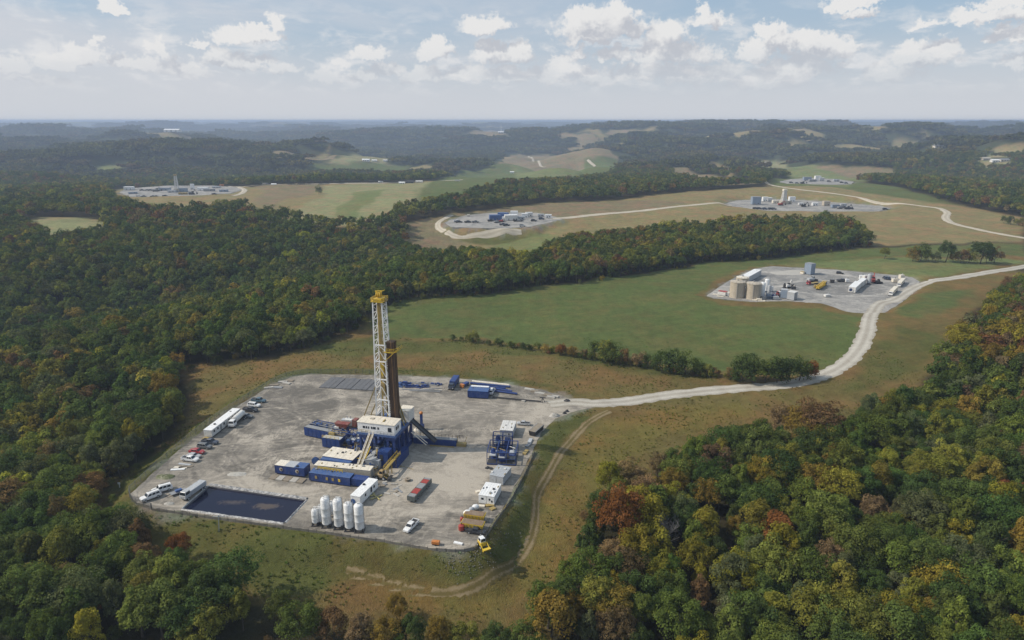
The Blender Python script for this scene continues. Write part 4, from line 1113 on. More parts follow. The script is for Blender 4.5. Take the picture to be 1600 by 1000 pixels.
    d = np.hypot(X, Y)
    add(X[m], Y[m], Z[m], Sz[m], Col[m], np.where(d[m] < 270, 0, 6) + r.integers(0, 6, int(m.sum())))
    X2, Y2, S2, C2 = res[1][:4]
    add(X2, Y2, height(X2, Y2), S2, C2, 12 + r.integers(0, 6, len(X2)))
    # low growth under the wood's rim, along the hedgerow and on the banks
    bx = []; by = []
    rim = np.nonzero(edge | (r.uniform(size=len(X)) < 0.05))[0]
    for k in rim:
        for _ in range(2):
            bx.append(X[k] + r.normal() * 3.2); by.append(Y[k] + r.normal() * 3.2)
    hx = [p[0] for p in STANDALONE[:30]]; hy = [p[1] for p in STANDALONE[:30]]
    for a in range(29):
        for _ in range(4):
            t = r.uniform()
            bx.append(hx[a] + (hx[a + 1] - hx[a]) * t + r.normal() * .8); by.append(hy[a] + (hy[a + 1] - hy[a]) * t + r.normal() * 1.2)
    bx = np.array(bx); by = np.array(by)
    okb = np.ones(len(bx), bool)
    for pts_, _z, bl in PADS:
        okb &= poly_sd(bx, by, pts_) > 4
    for rd in ROADS_CLEAR:
        okb &= seg_dist(bx, by, rd, False) > 7
    bx, by = bx[okb], by[okb]
    hs = r.uniform(1.2, 4.2, len(bx))
    pb = vnoise(bx / 20, by / 20, 19)
    add(bx, by, height(bx, by) + .2, hs, pick('strip', len(bx), r, pb), 22 + r.integers(0, 3, len(bx)))
    for (X3, Y3, S3, C3) in pats:
        add(X3, Y3, height(X3, Y3), S3, C3, 18 + r.integers(0, 4, len(X3)))
    pts = np.concatenate(pts); scl = np.concatenate(scl); rot = np.concatenate(rot); idx = np.concatenate(idx); tint = np.concatenate(tint)
    print('woodland', len(pts), 'singles', int(single.sum()))
    scatter_object('woodland', pts, scl, rot, idx, tint, PROTO, 'mixed autumn woodland over the hills around the pads', 'wood')


def scatter_object(name, pts, scl, rot, idx, tint, coll, label, cat):
    me = bpy.data.meshes.new(name)
    me.vertices.add(len(pts)); me.vertices.foreach_set('co', pts.astype(np.float32).ravel())
    a = me.attributes.new('scl', 'FLOAT_VECTOR', 'POINT'); a.data.foreach_set('vector', scl.astype(np.float32).ravel())
    a = me.attributes.new('turn', 'FLOAT', 'POINT'); a.data.foreach_set('value', rot.astype(np.float32))
    a = me.attributes.new('kindof', 'INT', 'POINT'); a.data.foreach_set('value', idx.astype(np.int32))
    a = me.attributes.new('tint', 'FLOAT_COLOR', 'POINT'); a.data.foreach_set('color', np.concatenate([tint, np.ones((len(tint), 1))], 1).astype(np.float32).ravel())
    me.update()
    o = link(bpy.data.objects.new(name, me))
    g = bpy.data.node_groups.new(name, 'GeometryNodeTree')
    g.interface.new_socket('Geometry', in_out='INPUT', socket_type='NodeSocketGeometry')
    g.interface.new_socket('Geometry', in_out='OUTPUT', socket_type='NodeSocketGeometry')
    N = g.nodes.new; L = g.links.new
    gi = N('NodeGroupInput'); go = N('NodeGroupOutput')
    ip = N('GeometryNodeInstanceOnPoints')
    ci = N('GeometryNodeCollectionInfo'); ci.inputs['Collection'].default_value = coll
    ci.inputs['Separate Children'].default_value = True; ci.inputs['Reset Children'].default_value = True
    def attr(nm, ty):
        k = N('GeometryNodeInputNamedAttribute'); k.data_type = ty; k.inputs['Name'].default_value = nm
        return k.outputs['Attribute']
    cx = N('ShaderNodeCombineXYZ'); L(attr('turn', 'FLOAT'), cx.inputs[2])
    er = N('FunctionNodeEulerToRotation'); L(cx.outputs[0], er.inputs[0])
    L(gi.outputs[0], ip.inputs['Points']); L(ci.outputs[0], ip.inputs['Instance'])
    ip.inputs['Pick Instance'].default_value = True
    L(attr('kindof', 'INT'), ip.inputs['Instance Index'])
    L(er.outputs[0], ip.inputs['Rotation']); L(attr('scl', 'FLOAT_VECTOR'), ip.inputs['Scale'])
    L(ip.outputs[0], go.inputs[0])
    md = o.modifiers.new('spread', 'NODES'); md.node_group = g
    tag(o, label, cat, kind='stuff')
    return o


make_trees()

# ------------------------------------------------------------------ equipment kit
class MB:
    """collects simple solids and links them as one mesh object"""
    def __init__(self):
        self.v = []; self.f = []

    def box(self, x0, y0, z0, x1, y1, z1):
        k = len(self.v)
        self.v += [(x, y, z) for z in (z0, z1) for y in (y0, y1) for x in (x0, x1)]
        self.f += [tuple(k + i for i in q) for q in ((0, 2, 3, 1), (4, 5, 7, 6), (0, 1, 5, 4), (1, 3, 7, 5), (3, 2, 6, 7), (2, 0, 4, 6))]
        return self

    def frustum(self, a, z0, b, z1):
        """from rectangle a=(x0,y0,x1,y1) at z0 to rectangle b at z1"""
        k = len(self.v)
        for (x0, y0, x1, y1), z in ((a, z0), (b, z1)):
            self.v += [(x0, y0, z), (x1, y0, z), (x0, y1, z), (x1, y1, z)]
        self.f += [tuple(k + i for i in q) for q in ((0, 2, 3, 1), (4, 5, 7, 6), (0, 1, 5, 4), (1, 3, 7, 5), (3, 2, 6, 7), (2, 0, 4, 6))]
        return self

    def bar(self, p, q, w, h=None):
        p = Vector(p); q = Vector(q); h = h or w
        d = (q - p).normalized()
        up = Vector((0, 0, 1)) if abs(d.z) < 0.95 else Vector((0, 1, 0))
        a = d.cross(up).normalized() * (w / 2); b = a.normalized().cross(d).normalized() * (h / 2)
        k = len(self.v)
        for e in (p, q):
            self.v += [tuple(e - a - b), tuple(e + a - b), tuple(e - a + b), tuple(e + a + b)]
        self.f += [tuple(k + i for i in c) for c in ((0, 2, 3, 1), (4, 5, 7, 6), (0, 1, 5, 4), (1, 3, 7, 5), (3, 2, 6, 7), (2, 0, 4, 6))]
        return self

    def path(self, pts, w):
        for a, b in zip(pts, pts[1:]):
            self.bar(a, b, w)
        return self

    def tube(self, p, q, r, n=10, r2=None, caps=True):
        p = Vector(p); q = Vector(q); r2 = r if r2 is None else r2
        d = (q - p).normalized(); a = d.orthogonal().normalized(); b = d.cross(a)
        k = len(self.v)
        for e, rr in ((p, r), (q, r2)):
            self.v += [tuple(e + (a * math.cos(2 * math.pi * i / n) + b * math.sin(2 * math.pi * i / n)) * rr) for i in range(n)]
        self.f += [(k + i, k + (i + 1) % n, k + n + (i + 1) % n, k + n + i) for i in range(n)]
        if caps:
            self.f += [tuple(k + i for i in reversed(range(n))), tuple(k + n + i for i in range(n))]
        return self

    def lathe(self, prof, cx=0.0, cy=0.0, n=20, axis='z', base=(0, 0, 0)):
        k = len(self.v)
        for r, h in prof:
            for i in range(n):
                t = 2 * math.pi * i / n
                if axis == 'z':
                    self.v.append((cx + r * math.cos(t), cy + r * math.sin(t), h))
                elif axis == 'x':
                    self.v.append((base[0] + h, base[1] + r * math.cos(t), base[2] + r * math.sin(t)))
                else:
                    self.v.append((base[0] + r * math.cos(t), base[1] + h, base[2] + r * math.sin(t)))
        for j in range(len(prof) - 1):
            self.f += [(k + j * n + i, k + j * n + (i + 1) % n, k + (j + 1) * n + (i + 1) % n, k + (j + 1) * n + i) for i in range(n)]
        self.f += [tuple(k + i for i in reversed(range(n))), tuple(k + (len(prof) - 1) * n + i for i in range(n))]
        return self

    def rail(self, pts, h=1.05, every=1.6, w=0.06):
        """a hand rail with posts along a path"""
        for a, b in zip(pts, pts[1:]):
            a = Vector(a); b = Vector(b)
            for z in (h, h * .55):
                self.bar(a + Vector((0, 0, z)), b + Vector((0, 0, z)), w)
            n = max(1, int((b - a).length / every))
            for i in range(n + 1):
                p = a.lerp(b, i / n)
                self.bar(p, p + Vector((0, 0, h)), w)
        return self

    def obj(self, name, mat, parent=None, smooth=False, bevel=0.0):
        o = mesh_obj(name, self.v, self.f, mat, parent, smooth)
        if smooth:
            o.data.set_sharp_from_angle(angle=R(40))
        if bevel:
            b = o.modifiers.new('edge', 'BEVEL'); b.width = bevel; b.segments = 1; b.limit_method = 'ANGLE'
        return o


def thing(name, label, cat, x, y, yaw=0.0, z=0.0, group=None):
    o = bpy.data.objects.new(name, None)
    o.location = (x, y, z)
    o.rotation_euler = (0, 0, R(yaw))
    tag(o, label, cat, group)
    return link(o)


def paint(name, col, rough=0.5, dirt=0.45, dust=(0.30, 0.27, 0.22), metallic=0.0, spec=0.4, rust=0.0):
    m, n, b = principled(name, rough, spec, metallic)
    pos = n.new('ShaderNodeNewGeometry').outputs['Position']
    f1 = n.noise(pos, 0.55, 5.0, 0.65)
    f2 = n.noise(n.vec('MULTIPLY', pos, (1.6, 1.6, 0.35)), 1.0, 4.0, 0.7)
    c = n.mix(n.math('MULTIPLY', n.step(n.math('ADD', f1, f2), 0.80, 1.35), dirt), col, dust)
    if rust:
        c = n.mix(n.math('MULTIPLY', n.step(n.noise(pos, 1.3, 5.0, 0.7), 0.56, 0.7), rust), c, (0.13, 0.055, 0.03))
    g = n.step(n.noise(pos, 2.4, 3.0, 0.6), 0.3, 0.7, 0.85, 1.12)
    c = n.mix(1.0, c, n.comb(g, g, g), 'MULTIPLY')
    n.put(b.inputs['Base Color'], c)
    return m


BLUE = paint('blue steel', (0.010, 0.040, 0.175), 0.5, 0.30, (0.15, 0.15, 0.17))
BLUE_PALE = paint('faded and sunlit blue steel', (0.035, 0.090, 0.25), 0.5, 0.35, (0.22, 0.23, 0.26))
WHITE = paint('white paint', (0.78, 0.78, 0.77), 0.45, 0.18, (0.55, 0.53, 0.49))
OFFWHITE = paint('dusty white paint', (0.66, 0.65, 0.62), 0.5, 0.35, (0.46, 0.43, 0.38))
CREAM = paint('cream roof sheet', (0.72, 0.66, 0.55), 0.6, 0.30, (0.50, 0.43, 0.33))
BEIGE = paint('beige panel', (0.44, 0.40, 0.33), 0.6, 0.35, (0.34, 0.30, 0.24))
TANK_TAN = paint('tan tank steel', (0.47, 0.41, 0.32), 0.55, 0.35, (0.36, 0.31, 0.25))
GREY = paint('grey steel', (0.25, 0.26, 0.27), 0.5, 0.35)
PALEGREY = paint('pale grey steel', (0.42, 0.44, 0.46), 0.5, 0.30)
BLUEGREY = paint('blue grey panel', (0.24, 0.30, 0.38), 0.5, 0.25)
DARK = paint('dark steel', (0.035, 0.035, 0.038), 0.55, 0.25, (0.14, 0.125, 0.11))
BLACK = paint('black rubber', (0.018, 0.018, 0.018), 0.8, 0.25, (0.10, 0.09, 0.08))
YELLOW = paint('yellow paint', (0.66, 0.45, 0.035), 0.5, 0.30, (0.30, 0.24, 0.13))
MUSTARD = paint('worn yellow steel', (0.34, 0.25, 0.08), 0.6, 0.45, (0.24, 0.20, 0.15), rust=0.5)
RED = paint('red paint', (0.33, 0.040, 0.030), 0.5, 0.30, (0.24, 0.16, 0.13))
ORANGE = paint('orange paint', (0.50, 0.17, 0.03), 0.5, 0.30)
PIPE = paint('rusty drill pipe', (0.075, 0.045, 0.026), 0.6, 0.40, (0.15, 0.085, 0.045), rust=0.6)
GALV = paint('galvanised steel', (0.36, 0.37, 0.38), 0.45, 0.25, metallic=0.3)
WOOD = paint('timber mat', (0.24, 0.20, 0.15), 0.85, 0.5)
MAT_GREY = paint('grey board mat', (0.115, 0.118, 0.125), 0.8, 0.35, (0.22, 0.21, 0.20))
CONCRETE = paint('pale slab', (0.42, 0.40, 0.36), 0.85, 0.4)
FENCE_WIRE = paint('weathered fence wire', (0.13, 0.135, 0.14), 0.6, 0.3)
GLASS, _n, _b = principled('dark glass', 0.12, 0.6)
_b.inputs['Base Color'].default_value = (0.018, 0.022, 0.028, 1)
LAMP_WHITE = paint('lamp lens', (0.7, 0.7, 0.66), 0.2, 0.05)
LAMP_RED = paint('red lamp lens', (0.35, 0.02, 0.02), 0.3, 0.05)
CAR = {k: paint(k + ' car paint', c, 0.28, 0.18, (0.30, 0.28, 0.25), spec=0.6) for k, c in dict(white=(0.74, 0.74, 0.73), black=(0.022, 0.024, 0.03), navy=(0.03, 0.045, 0.08), teal=(0.05, 0.11, 0.15), red=(0.33, 0.025, 0.03), silver=(0.40, 0.41, 0.42), grey=(0.13, 0.14, 0.15)).items()}


def wheel(parent, x, y, r, w, simple=False):
    t = MB().lathe([(r * .55, -w / 2), (r * .94, -w / 2), (r, -w * .3), (r, w * .3), (r * .94, w / 2), (r * .55, w / 2)], axis='y', base=(x, y, r), n=14).obj('wheel', BLACK, parent, True)
    if not simple:
        MB().lathe([(r * .12, -w * .54), (r * .56, -w * .52), (r * .56, w * .52), (r * .12, w * .54)], axis='y', base=(x, y, r), n=12).obj('rim', PALEGREY, t, True)
    return t


def loft(mb, secs, n=12):
    """rounded car body through stations (x, z0, z1, half width)"""
    k = len(mb.v)
    for (x, z0, z1, hw) in secs:
        h = (z1 - z0); r = 0.28 * h
        ring = [(-hw, z0 + r), (-hw * .96, z1 - r), (-hw * .88, z1), (hw * .88, z1), (hw * .96, z1 - r), (hw, z0 + r), (hw * .9, z0), (-hw * .9, z0)]
        mb.v += [(x, y, z) for y, z in ring]
    m = 8
    for i in range(len(secs) - 1):
        mb.f += [(k + i * m + j, k + i * m + (j + 1) % m, k + (i + 1) * m + (j + 1) % m, k + (i + 1) * m + j) for j in range(m)]
    mb.f += [tuple(k + j for j in reversed(range(m))), tuple(k + (len(secs) - 1) * m + j for j in range(m))]
    return mb


def cab(parent, x0, x1, z0, z1, hw, rake_f, rake_b, mat, name='cab', panes=2):
    a = (x0, -hw, x1, hw); t = hw * 0.80
    b = (x0 + rake_b, -t, x1 - rake_f, t)
    c = MB().frustum(a, z0, b, z1).obj(name, mat, parent, bevel=0.05)
    lo, hi = 0.16, 0.86
    def lerp(u):
        return tuple(a[i] + (b[i] - a[i]) * u for i in range(4)), z0 + (z1 - z0) * u
    (ax0, ay0, ax1, ay1), zl = lerp(lo); (bx0, by0, bx1, by1), zh = lerp(hi)
    e = 0.015
    def pane(q, nm):
        mesh_obj(nm, q, [(0, 1, 2, 3)], GLASS, c)
    pane([(ax1 + e, ay0 * .9, zl), (ax1 + e, ay1 * .9, zl), (bx1 + e, by1 * .9, zh), (bx1 + e, by0 * .9, zh)], 'windscreen')
    pane([(ax0 - e, ay1 * .9, zl), (ax0 - e, ay0 * .9, zl), (bx0 - e, by0 * .9, zh), (bx0 - e, by1 * .9, zh)], 'rear_window')
    for s in (-1, 1):
        for i in range(panes):
            u0, u1 = (i + .08) / panes, (i + .92) / panes
            q = [(ax0 + (ax1 - ax0) * (.06 + .88 * u0), s * (abs(ay0) + e), zl), (ax0 + (ax1 - ax0) * (.06 + .88 * u1), s * (abs(ay0) + e), zl), (bx0 + (bx1 - bx0) * (.04 + .92 * u1), s * (abs(by0) + e), zh), (bx0 + (bx1 - bx0) * (.04 + .92 * u0), s * (abs(by0) + e), zh)]
            pane(q if s < 0 else q[::-1], 'side_window')
    return c


def vehicle(kind, label, x, y, yaw, colour, group=None, scale=1.0, simple=False):
    """kind: pickup, sedan or suv; the nose points along local +x"""
    name = {'pickup': 'pickup_truck', 'sedan': 'parked_car', 'suv': 'parked_suv'}[kind]
    t = thing(name, label, {'pickup': 'pickup', 'sedan': 'car', 'suv': 'suv'}[kind], x, y, yaw, group=group)
    t.scale = (scale,) * 3
    m = CAR[colour]
    if kind == 'pickup':
        loft(MB(), [(-2.85, .45, .98, .86), (-2.7, .38, 1.10, .96), (-.75, .36, 1.12, .98), (1.2, .36, 1.12, .98), (2.35, .38, 1.08, .96), (2.85, .45, .92, .84)]).obj('body', m, t)
        cab(t, -.85, 1.55, 1.08, 1.86, .90, .75, .20, m)
        MB().box(-2.62, -.78, 1.125, -.95, .78, 1.135).obj('bed', DARK, t)
        w = MB()
        for s in (-1, 1):
            w.box(-2.72, s * .89 - .07, 1.10, -.88, s * .89 + .07, 1.30)
        w.box(-2.80, -.92, 1.08, -2.68, .92, 1.30)
        w.obj('bed_wall', m, t)
        ax = (-1.75, 1.85); r = .41; front = 2.86
    elif kind == 'suv':
        loft(MB(), [(-2.45, .45, 1.0, .88), (-2.3, .36, 1.14, .96), (1.1, .36, 1.14, .97), (2.1, .38, 1.08, .95), (2.5, .45, .95, .84)]).obj('body', m, t)
        cab(t, -2.32, 1.35, 1.10, 1.82, .90, .70, .22, m, panes=3)
        MB().box(-1.9, -.62, 1.83, .3, -.56, 1.89).box(-1.9, .56, 1.83, .3, .62, 1.89).obj('roof_rack', DARK, t)
        ax = (-1.45, 1.55); r = .39; front = 2.51
    else:
        loft(MB(), [(-2.3, .40, .92, .82), (-2.1, .32, 1.0, .90), (-1.2, .30, 1.0, .92), (1.0, .30, .96, .92), (1.9, .32, .88, .90), (2.35, .40, .74, .78)]).obj('body', m, t)
        cab(t, -1.75, 1.15, .96, 1.45, .84, .85, .65, m)
        ax = (-1.4, 1.4); r = .33; front = 2.36
    for a in ax:
        for s in (-1, 1):
            wheel(t, a, s * .84, r, .26, simple)
    if not simple:
        for s in (-1, 1):
            MB().box(front - .06, s * .62 - .17, .72, front + .01, s * .62 + .17, .90).obj('headlight', LAMP_WHITE, t)
            MB().box(-front + (.0 if kind == 'pickup' else .02), s * .70 - .12, .78, -front + .07, s * .70 + .12, .98).obj('tail_light', LAMP_RED, t)
    return t


def lorry(label, x, y, yaw, colour, load, length=9.0, group=None, simple=False, name='tank_truck', cat='truck', load_mat=None):
    t = thing(name, label, cat, x, y, yaw, group=group)
    L = length / 2
    MB().box(-L, -.45, .70, L - .4, .45, 1.0).obj('chassis', DARK, t)
    cm = CAR[colour]
    MB().box(L - 2.2, -1.15, .75, L, 1.15, 1.7).obj('cab_base', cm, t, bevel=.08)
    cab(t, L - 2.2, L - .05, 1.7, 2.75, 1.12, .35, .05, cm, panes=1)
    lm = load_mat or OFFWHITE
    if load == 'tank':
        MB().lathe([(.5, -L + .2), (1.12, -L + .5), (1.15, L - 2.9), (.5, L - 2.6)], axis='x', base=(0, 0, 2.15), n=18).obj('tank', lm, t, True)
    elif load == 'box':
        MB().box(-L + .05, -1.22, 1.05, L - 2.4, 1.22, 3.25).obj('cargo_box', lm, t, bevel=.05)
    elif load == 'low_box':
        MB().box(-L + .05, -1.22, .9, L - 2.25, 1.22, 2.35).obj('cargo_box', lm, t, bevel=.12)
    elif load == 'flat':
        MB().box(-L + .05, -1.2, 1.02, L - 2.4, 1.2, 1.22).obj('flat_bed', lm, t)
    elif load == 'mast':
        b = MB().box(-L + .05, -1.2, 1.02, L - 2.4, 1.2, 1.5)
        for s in (-.7, .7):
            for zz in (2.0, 3.0):
                b.bar((-L - 1, s, zz), (L - 1.2, s, zz + .5), .34)
        for i in range(9):
            u = -L - .8 + i * (2 * L - .6) / 8
            b.bar((u, -.7, 2.0), (u, .7, 3.0), .24).bar((u, -.7, 3.0), (u + .8, -.7, 2.1), .22).bar((u, .7, 3.0), (u + .8, .7, 2.1), .22)
        b.obj('folded_mast', lm, t)
    for a in ((-L + .8, -L + 1.9, L - 1.1) if length > 6 else (-L + 1, L - 1)):
        for s in (-1, 1):
            wheel(t, a, s * 1.0, .5, .34, simple)
    for s in (-1, 1):
        MB().box(L - .02, s * .85 - .18, .95, L + .03, s * .85 + .18, 1.2).obj('headlight', LAMP_WHITE, t)
    return t


def unit(name, label, cat, x, y, yaw, length, depth, h, wall, roof, group=None, skid=0.35, z=0.0, windows=(), doors=(), side_windows=(), side_doors=(), ribs=0.0, roof_ribs=0, vents=0, split=0, roof_lip=0.06, seed=0):
    """a cabin, container or closed tank; x, y is the middle of its near long edge, local +y runs away from it.
    windows and doors: (place along the near wall 0..1, width, sill, head); side_*: the same along the right end wall"""
    r = random.Random(seed + int(abs(x * 7 + y * 3)))
    t = thing(name, label, cat, x, y, yaw, z=z, group=group)
    X = length / 2
    if skid:
        s = MB()
        for yy in (.12 * depth, .5 * depth, .88 * depth):
            s.box(-X + .1, yy - .1, 0, X - .1, yy + .1, skid)
        s.obj('skid', DARK, t)
    b = MB().box(-X, 0, skid, X, depth, h - .10)
    if ribs:
        n = int(length / ribs)
        for i in range(1, n):
            u = -X + i * length / n
            b.box(u - .05, -.04, skid + .15, u + .05, .0, h - .25).box(u - .05, depth, skid + .15, u + .05, depth + .04, h - .25)
        n = max(2, int(depth / ribs))
        for i in range(1, n):
            u = i * depth / n
            b.box(X, u - .05, skid + .15, X + .04, u + .05, h - .25).box(-X - .04, u - .05, skid + .15, -X, u + .05, h - .25)
        for sx in (-1, 1):
            for yy in (0, depth):
                b.box(sx * X - .09, yy - .09, skid, sx * X + .09, yy + .09, h - .12)
    b.obj('wall', wall, t)
    if roof is not None:
        n = max(1, split)
        for i in range(n):
            x0 = -X - roof_lip + i * (length + 2 * roof_lip) / n; x1 = -X - roof_lip + (i + 1) * (length + 2 * roof_lip) / n
            q = MB().box(x0 + (.03 if i else 0), -roof_lip, h - .10 + .003, x1, depth + roof_lip, h)
            k = int(roof_ribs / n)
            for j in range(k):
                u = x0 + (j + .5) * (x1 - x0) / k
                q.box(u - .04, 0.05, h, u + .04, depth - .05, h + .05)
            q.obj('roof', roof[i % len(roof)] if isinstance(roof, (list, tuple)) else roof, t)
    for i in range(vents):
        u = r.uniform(-X * .85, X * .85); v = r.uniform(.15, .8) * depth
        if r.random() < .6:
            MB().box(u - .12, v - .35, h + .003, u + .12, v + .35, h + .18).obj('roof_vent', MUSTARD if r.random() < .5 else DARK, t)
        else:
            MB().box(u - .3, v - .3, h + .003, u + .3, v + .3, h + .35).obj('roof_unit', r.choice((GREY, DARK, OFFWHITE)), t)
    for (u, w, z0, z1) in windows:
        cx = -X + u * length
        MB().box(cx - w / 2, -.05, z0, cx + w / 2, .02, z1).obj('window', GLASS, t)
    for (u, w, z0, z1) in doors:
        cx = -X + u * length
        MB().box(cx - w / 2, -.06, z0, cx + w / 2, .02, z1).obj('door', GREY, t)
    for (u, w, z0, z1) in side_windows:
        cy = u * depth
        MB().box(X - .02, cy - w / 2, z0, X + .05, cy + w / 2, z1).obj('window', GLASS, t)
    for (u, w, z0, z1) in side_doors:
        cy = u * depth
        MB().box(X - .02, cy - w / 2, z0, X + .06, cy + w / 2, z1).obj('door', GREY, t)
    return t


def silo(label, x, y, h, r, group, yaw=0.0, top='pipe', ladder=True):
    t = thing('silo', label, 'silo', x, y, yaw, group=group)
    seam = [q for z in [1.0 + i * (h - 1.6) / 3 for i in (1, 2)] for q in ((r, z - .12), (r * 1.025, z - .06), (r * 1.025, z + .06), (r, z + .12))]
    MB().lathe([(r * .55, .55), (r, 1.0), *seam, (r, h - .55), (r * .82, h - .25), (r * .35, h)], n=24).obj('shell', WHITE, t, True)
    s = MB().box(-r * 1.05, -r * 1.05, .0, r * 1.05, -r * .8, .28).box(-r * 1.05, r * .8, .0, r * 1.05, r * 1.05, .28)
    for sx in (-1, 1):
        for sy in (-1, 1):
            s.box(sx * r * .75 - .1, sy * r * .75 - .1, .28, sx * r * .75 + .1, sy * r * .75 + .1, 1.15)
        s.box(sx * r * .95 - .09, -r * .8, .02, sx * r * .95 + .09, r * .8, .24)
    s.obj('skid', DARK, t)
    if ladder:
        q = MB()
        for s_ in (-.22, .22):
            q.bar((r + .12, s_, .6), (r + .12, s_, h + .5), .05)
        for i in range(int(h / .45)):
            q.bar((r + .12, -.22, .8 + i * .45), (r + .12, .22, .8 + i * .45), .035)
        q.obj('ladder', GALV, t)
    if top == 'pipe':
        q = MB().tube((-r * .2, 0, h - .2), (-r * .2, 0, h + .55), .12)
        q.tube((-r * .2, 0, h + .5), (r * .75, 0, h + .5), .12).tube((r * .75, 0, h + .52), (r * .95, 0, h + .1), .12)
        q.obj('vent_pipe', OFFWHITE, t, True)
        MB().rail([(-r * .7, -r * .6, h - .3), (r * .1, -r * .8, h - .3)], .9, .8, .05).obj('guard_rail', GALV, t)
    elif top == 'ring':
        MB().rail([(r * .8 * math.cos(a), r * .8 * math.sin(a), h - .3) for a in [i * math.pi / 4 for i in range(9)]], .8, 1.0, .05).obj('guard_rail', GREY, t)
    else:
        MB().box(-.25, -.25, h - .1, .25, .25, h + .3).obj('hatch', OFFWHITE, t)
    return t


def open_tank(label, x, y, yaw, length, depth, h, mat, group=None, gear=True, seed=3, name='mud_tank', rail_mat=None):
    """a steel mud tank with walkways, agitators and railings on its top"""
    r = random.Random(seed)
    t = thing(name, label, 'tank', x, y, yaw, group=group)
    X = length / 2
    s = MB()
    for yy in (.15 * depth, .85 * depth):
        s.box(-X - .3, yy - .15, 0, X + .3, yy + .15, .3)
    s.obj('skid', DARK, t)
    w = MB().box(-X, 0, .3, X, .14, h).box(-X, depth - .14, .3, X, depth, h).box(-X, .14, .3, -X + .14, depth - .14, h).box(X - .14, .14, .3, X, depth - .14, h)
    n = int(length / 1.6)
    for i in range(1, n):
        u = -X + i * length / n
        w.box(u - .06, -.07, .4, u + .06, 0, h - .1)
    w.obj('wall', mat, t)
    MB().box(-X + .14, .14, h - .7, X - .14, depth - .14, h - .6).obj('mud', paint_once('grey drilling mud', (0.11, 0.105, 0.10)), t)
    MB().box(-X, depth * .06, h + .003, X, depth * .34, h + .07).obj('walkway', PALEGREY if r.random() < .6 else GREY, t)
    if gear:
        for i in range(max(2, int(length / 2.6))):
            u = -X + (i + .5) * length / max(2, int(length / 2.6)) + r.uniform(-.3, .3)
            v = r.uniform(.5, .8) * depth
            m = MB().box(u - .35, v - .35, h - .5, u + .35, v + .35, h + .15)
            m.tube((u, v, h + .15), (u, v, h + .75), .26)
            m.obj('agitator', r.choice((BLUE_PALE, GREY, DARK, BLUE)), t)
            MB().box(u - .9, depth * .42, h - .04, u - .72, depth - .1, h + .05).obj('cross_beam', mat, t)
        q = MB()
        for k in range(3):
            v = depth * (.45 + .18 * k)
            q.tube((-X + .3, v, h + .3), (X - .3, v + r.uniform(-.3, .3), h + .25), .09, 8)
        q.obj('pipe', r.choice((GALV, MUSTARD)), t)
    if rail_mat:
        MB().rail([(-X + .1, .1, h + .07), (X * .95, .1, h + .07)], 1.0, 1.5, .08).obj('hand_rail', rail_mat, t)
    return t


_once = {}
def paint_once(name, col, **k):
    if name not in _once:
        _once[name] = paint(name, col, **k)
    return _once[name]


def pump_skid(label, x, y, yaw, length, depth, mat, seed, group=None, cat='pump', name='pump_skid'):
    r = random.Random(seed)
    t = thing(name, label, cat, x, y, yaw, group=group)
    X = length / 2
    MB().box(-X, 0, 0, X, .25, .45).box(-X, depth - .25, 0, X, depth, .45).box(-X, .25, .1, X, depth - .25, .4).obj('base_frame', mat, t)
    MB().box(-X + .3, depth * .2, .45, -X + length * .42, depth * .8, 1.7).obj('engine', r.choice((BLUE_PALE, DARK, GREY)), t, bevel=.08)
    b = MB().lathe([(.3, -.1), (.75, 0), (.8, length * .28), (.3, length * .31)], axis='x', base=(X - length * .42, depth * .5, 1.15), n=14)
    b.obj('pump', mat, t, True)
    MB().tube((-X + length * .3, depth * .5, 1.7), (-X + length * .3, depth * .5, 2.7), .12).obj('exhaust', GALV, t, True)
    q = MB()
    for k in range(4):
        a = (r.uniform(-X, X), r.uniform(0, depth), r.uniform(.6, 2.0)); c = (r.uniform(-X, X), a[1] + r.uniform(-.4, .4), a[2])
        q.tube(a, c, .08, 7).tube(c, (c[0], c[1], .4), .08, 7)
    q.obj('pipe', r.choice((MUSTARD, GALV, BLUE_PALE)), t)
    MB().rail([(-X, -.02, .45), (X, -.02, .45)], 1.1, 1.4, .06).obj('hand_rail', MUSTARD, t)
    return t


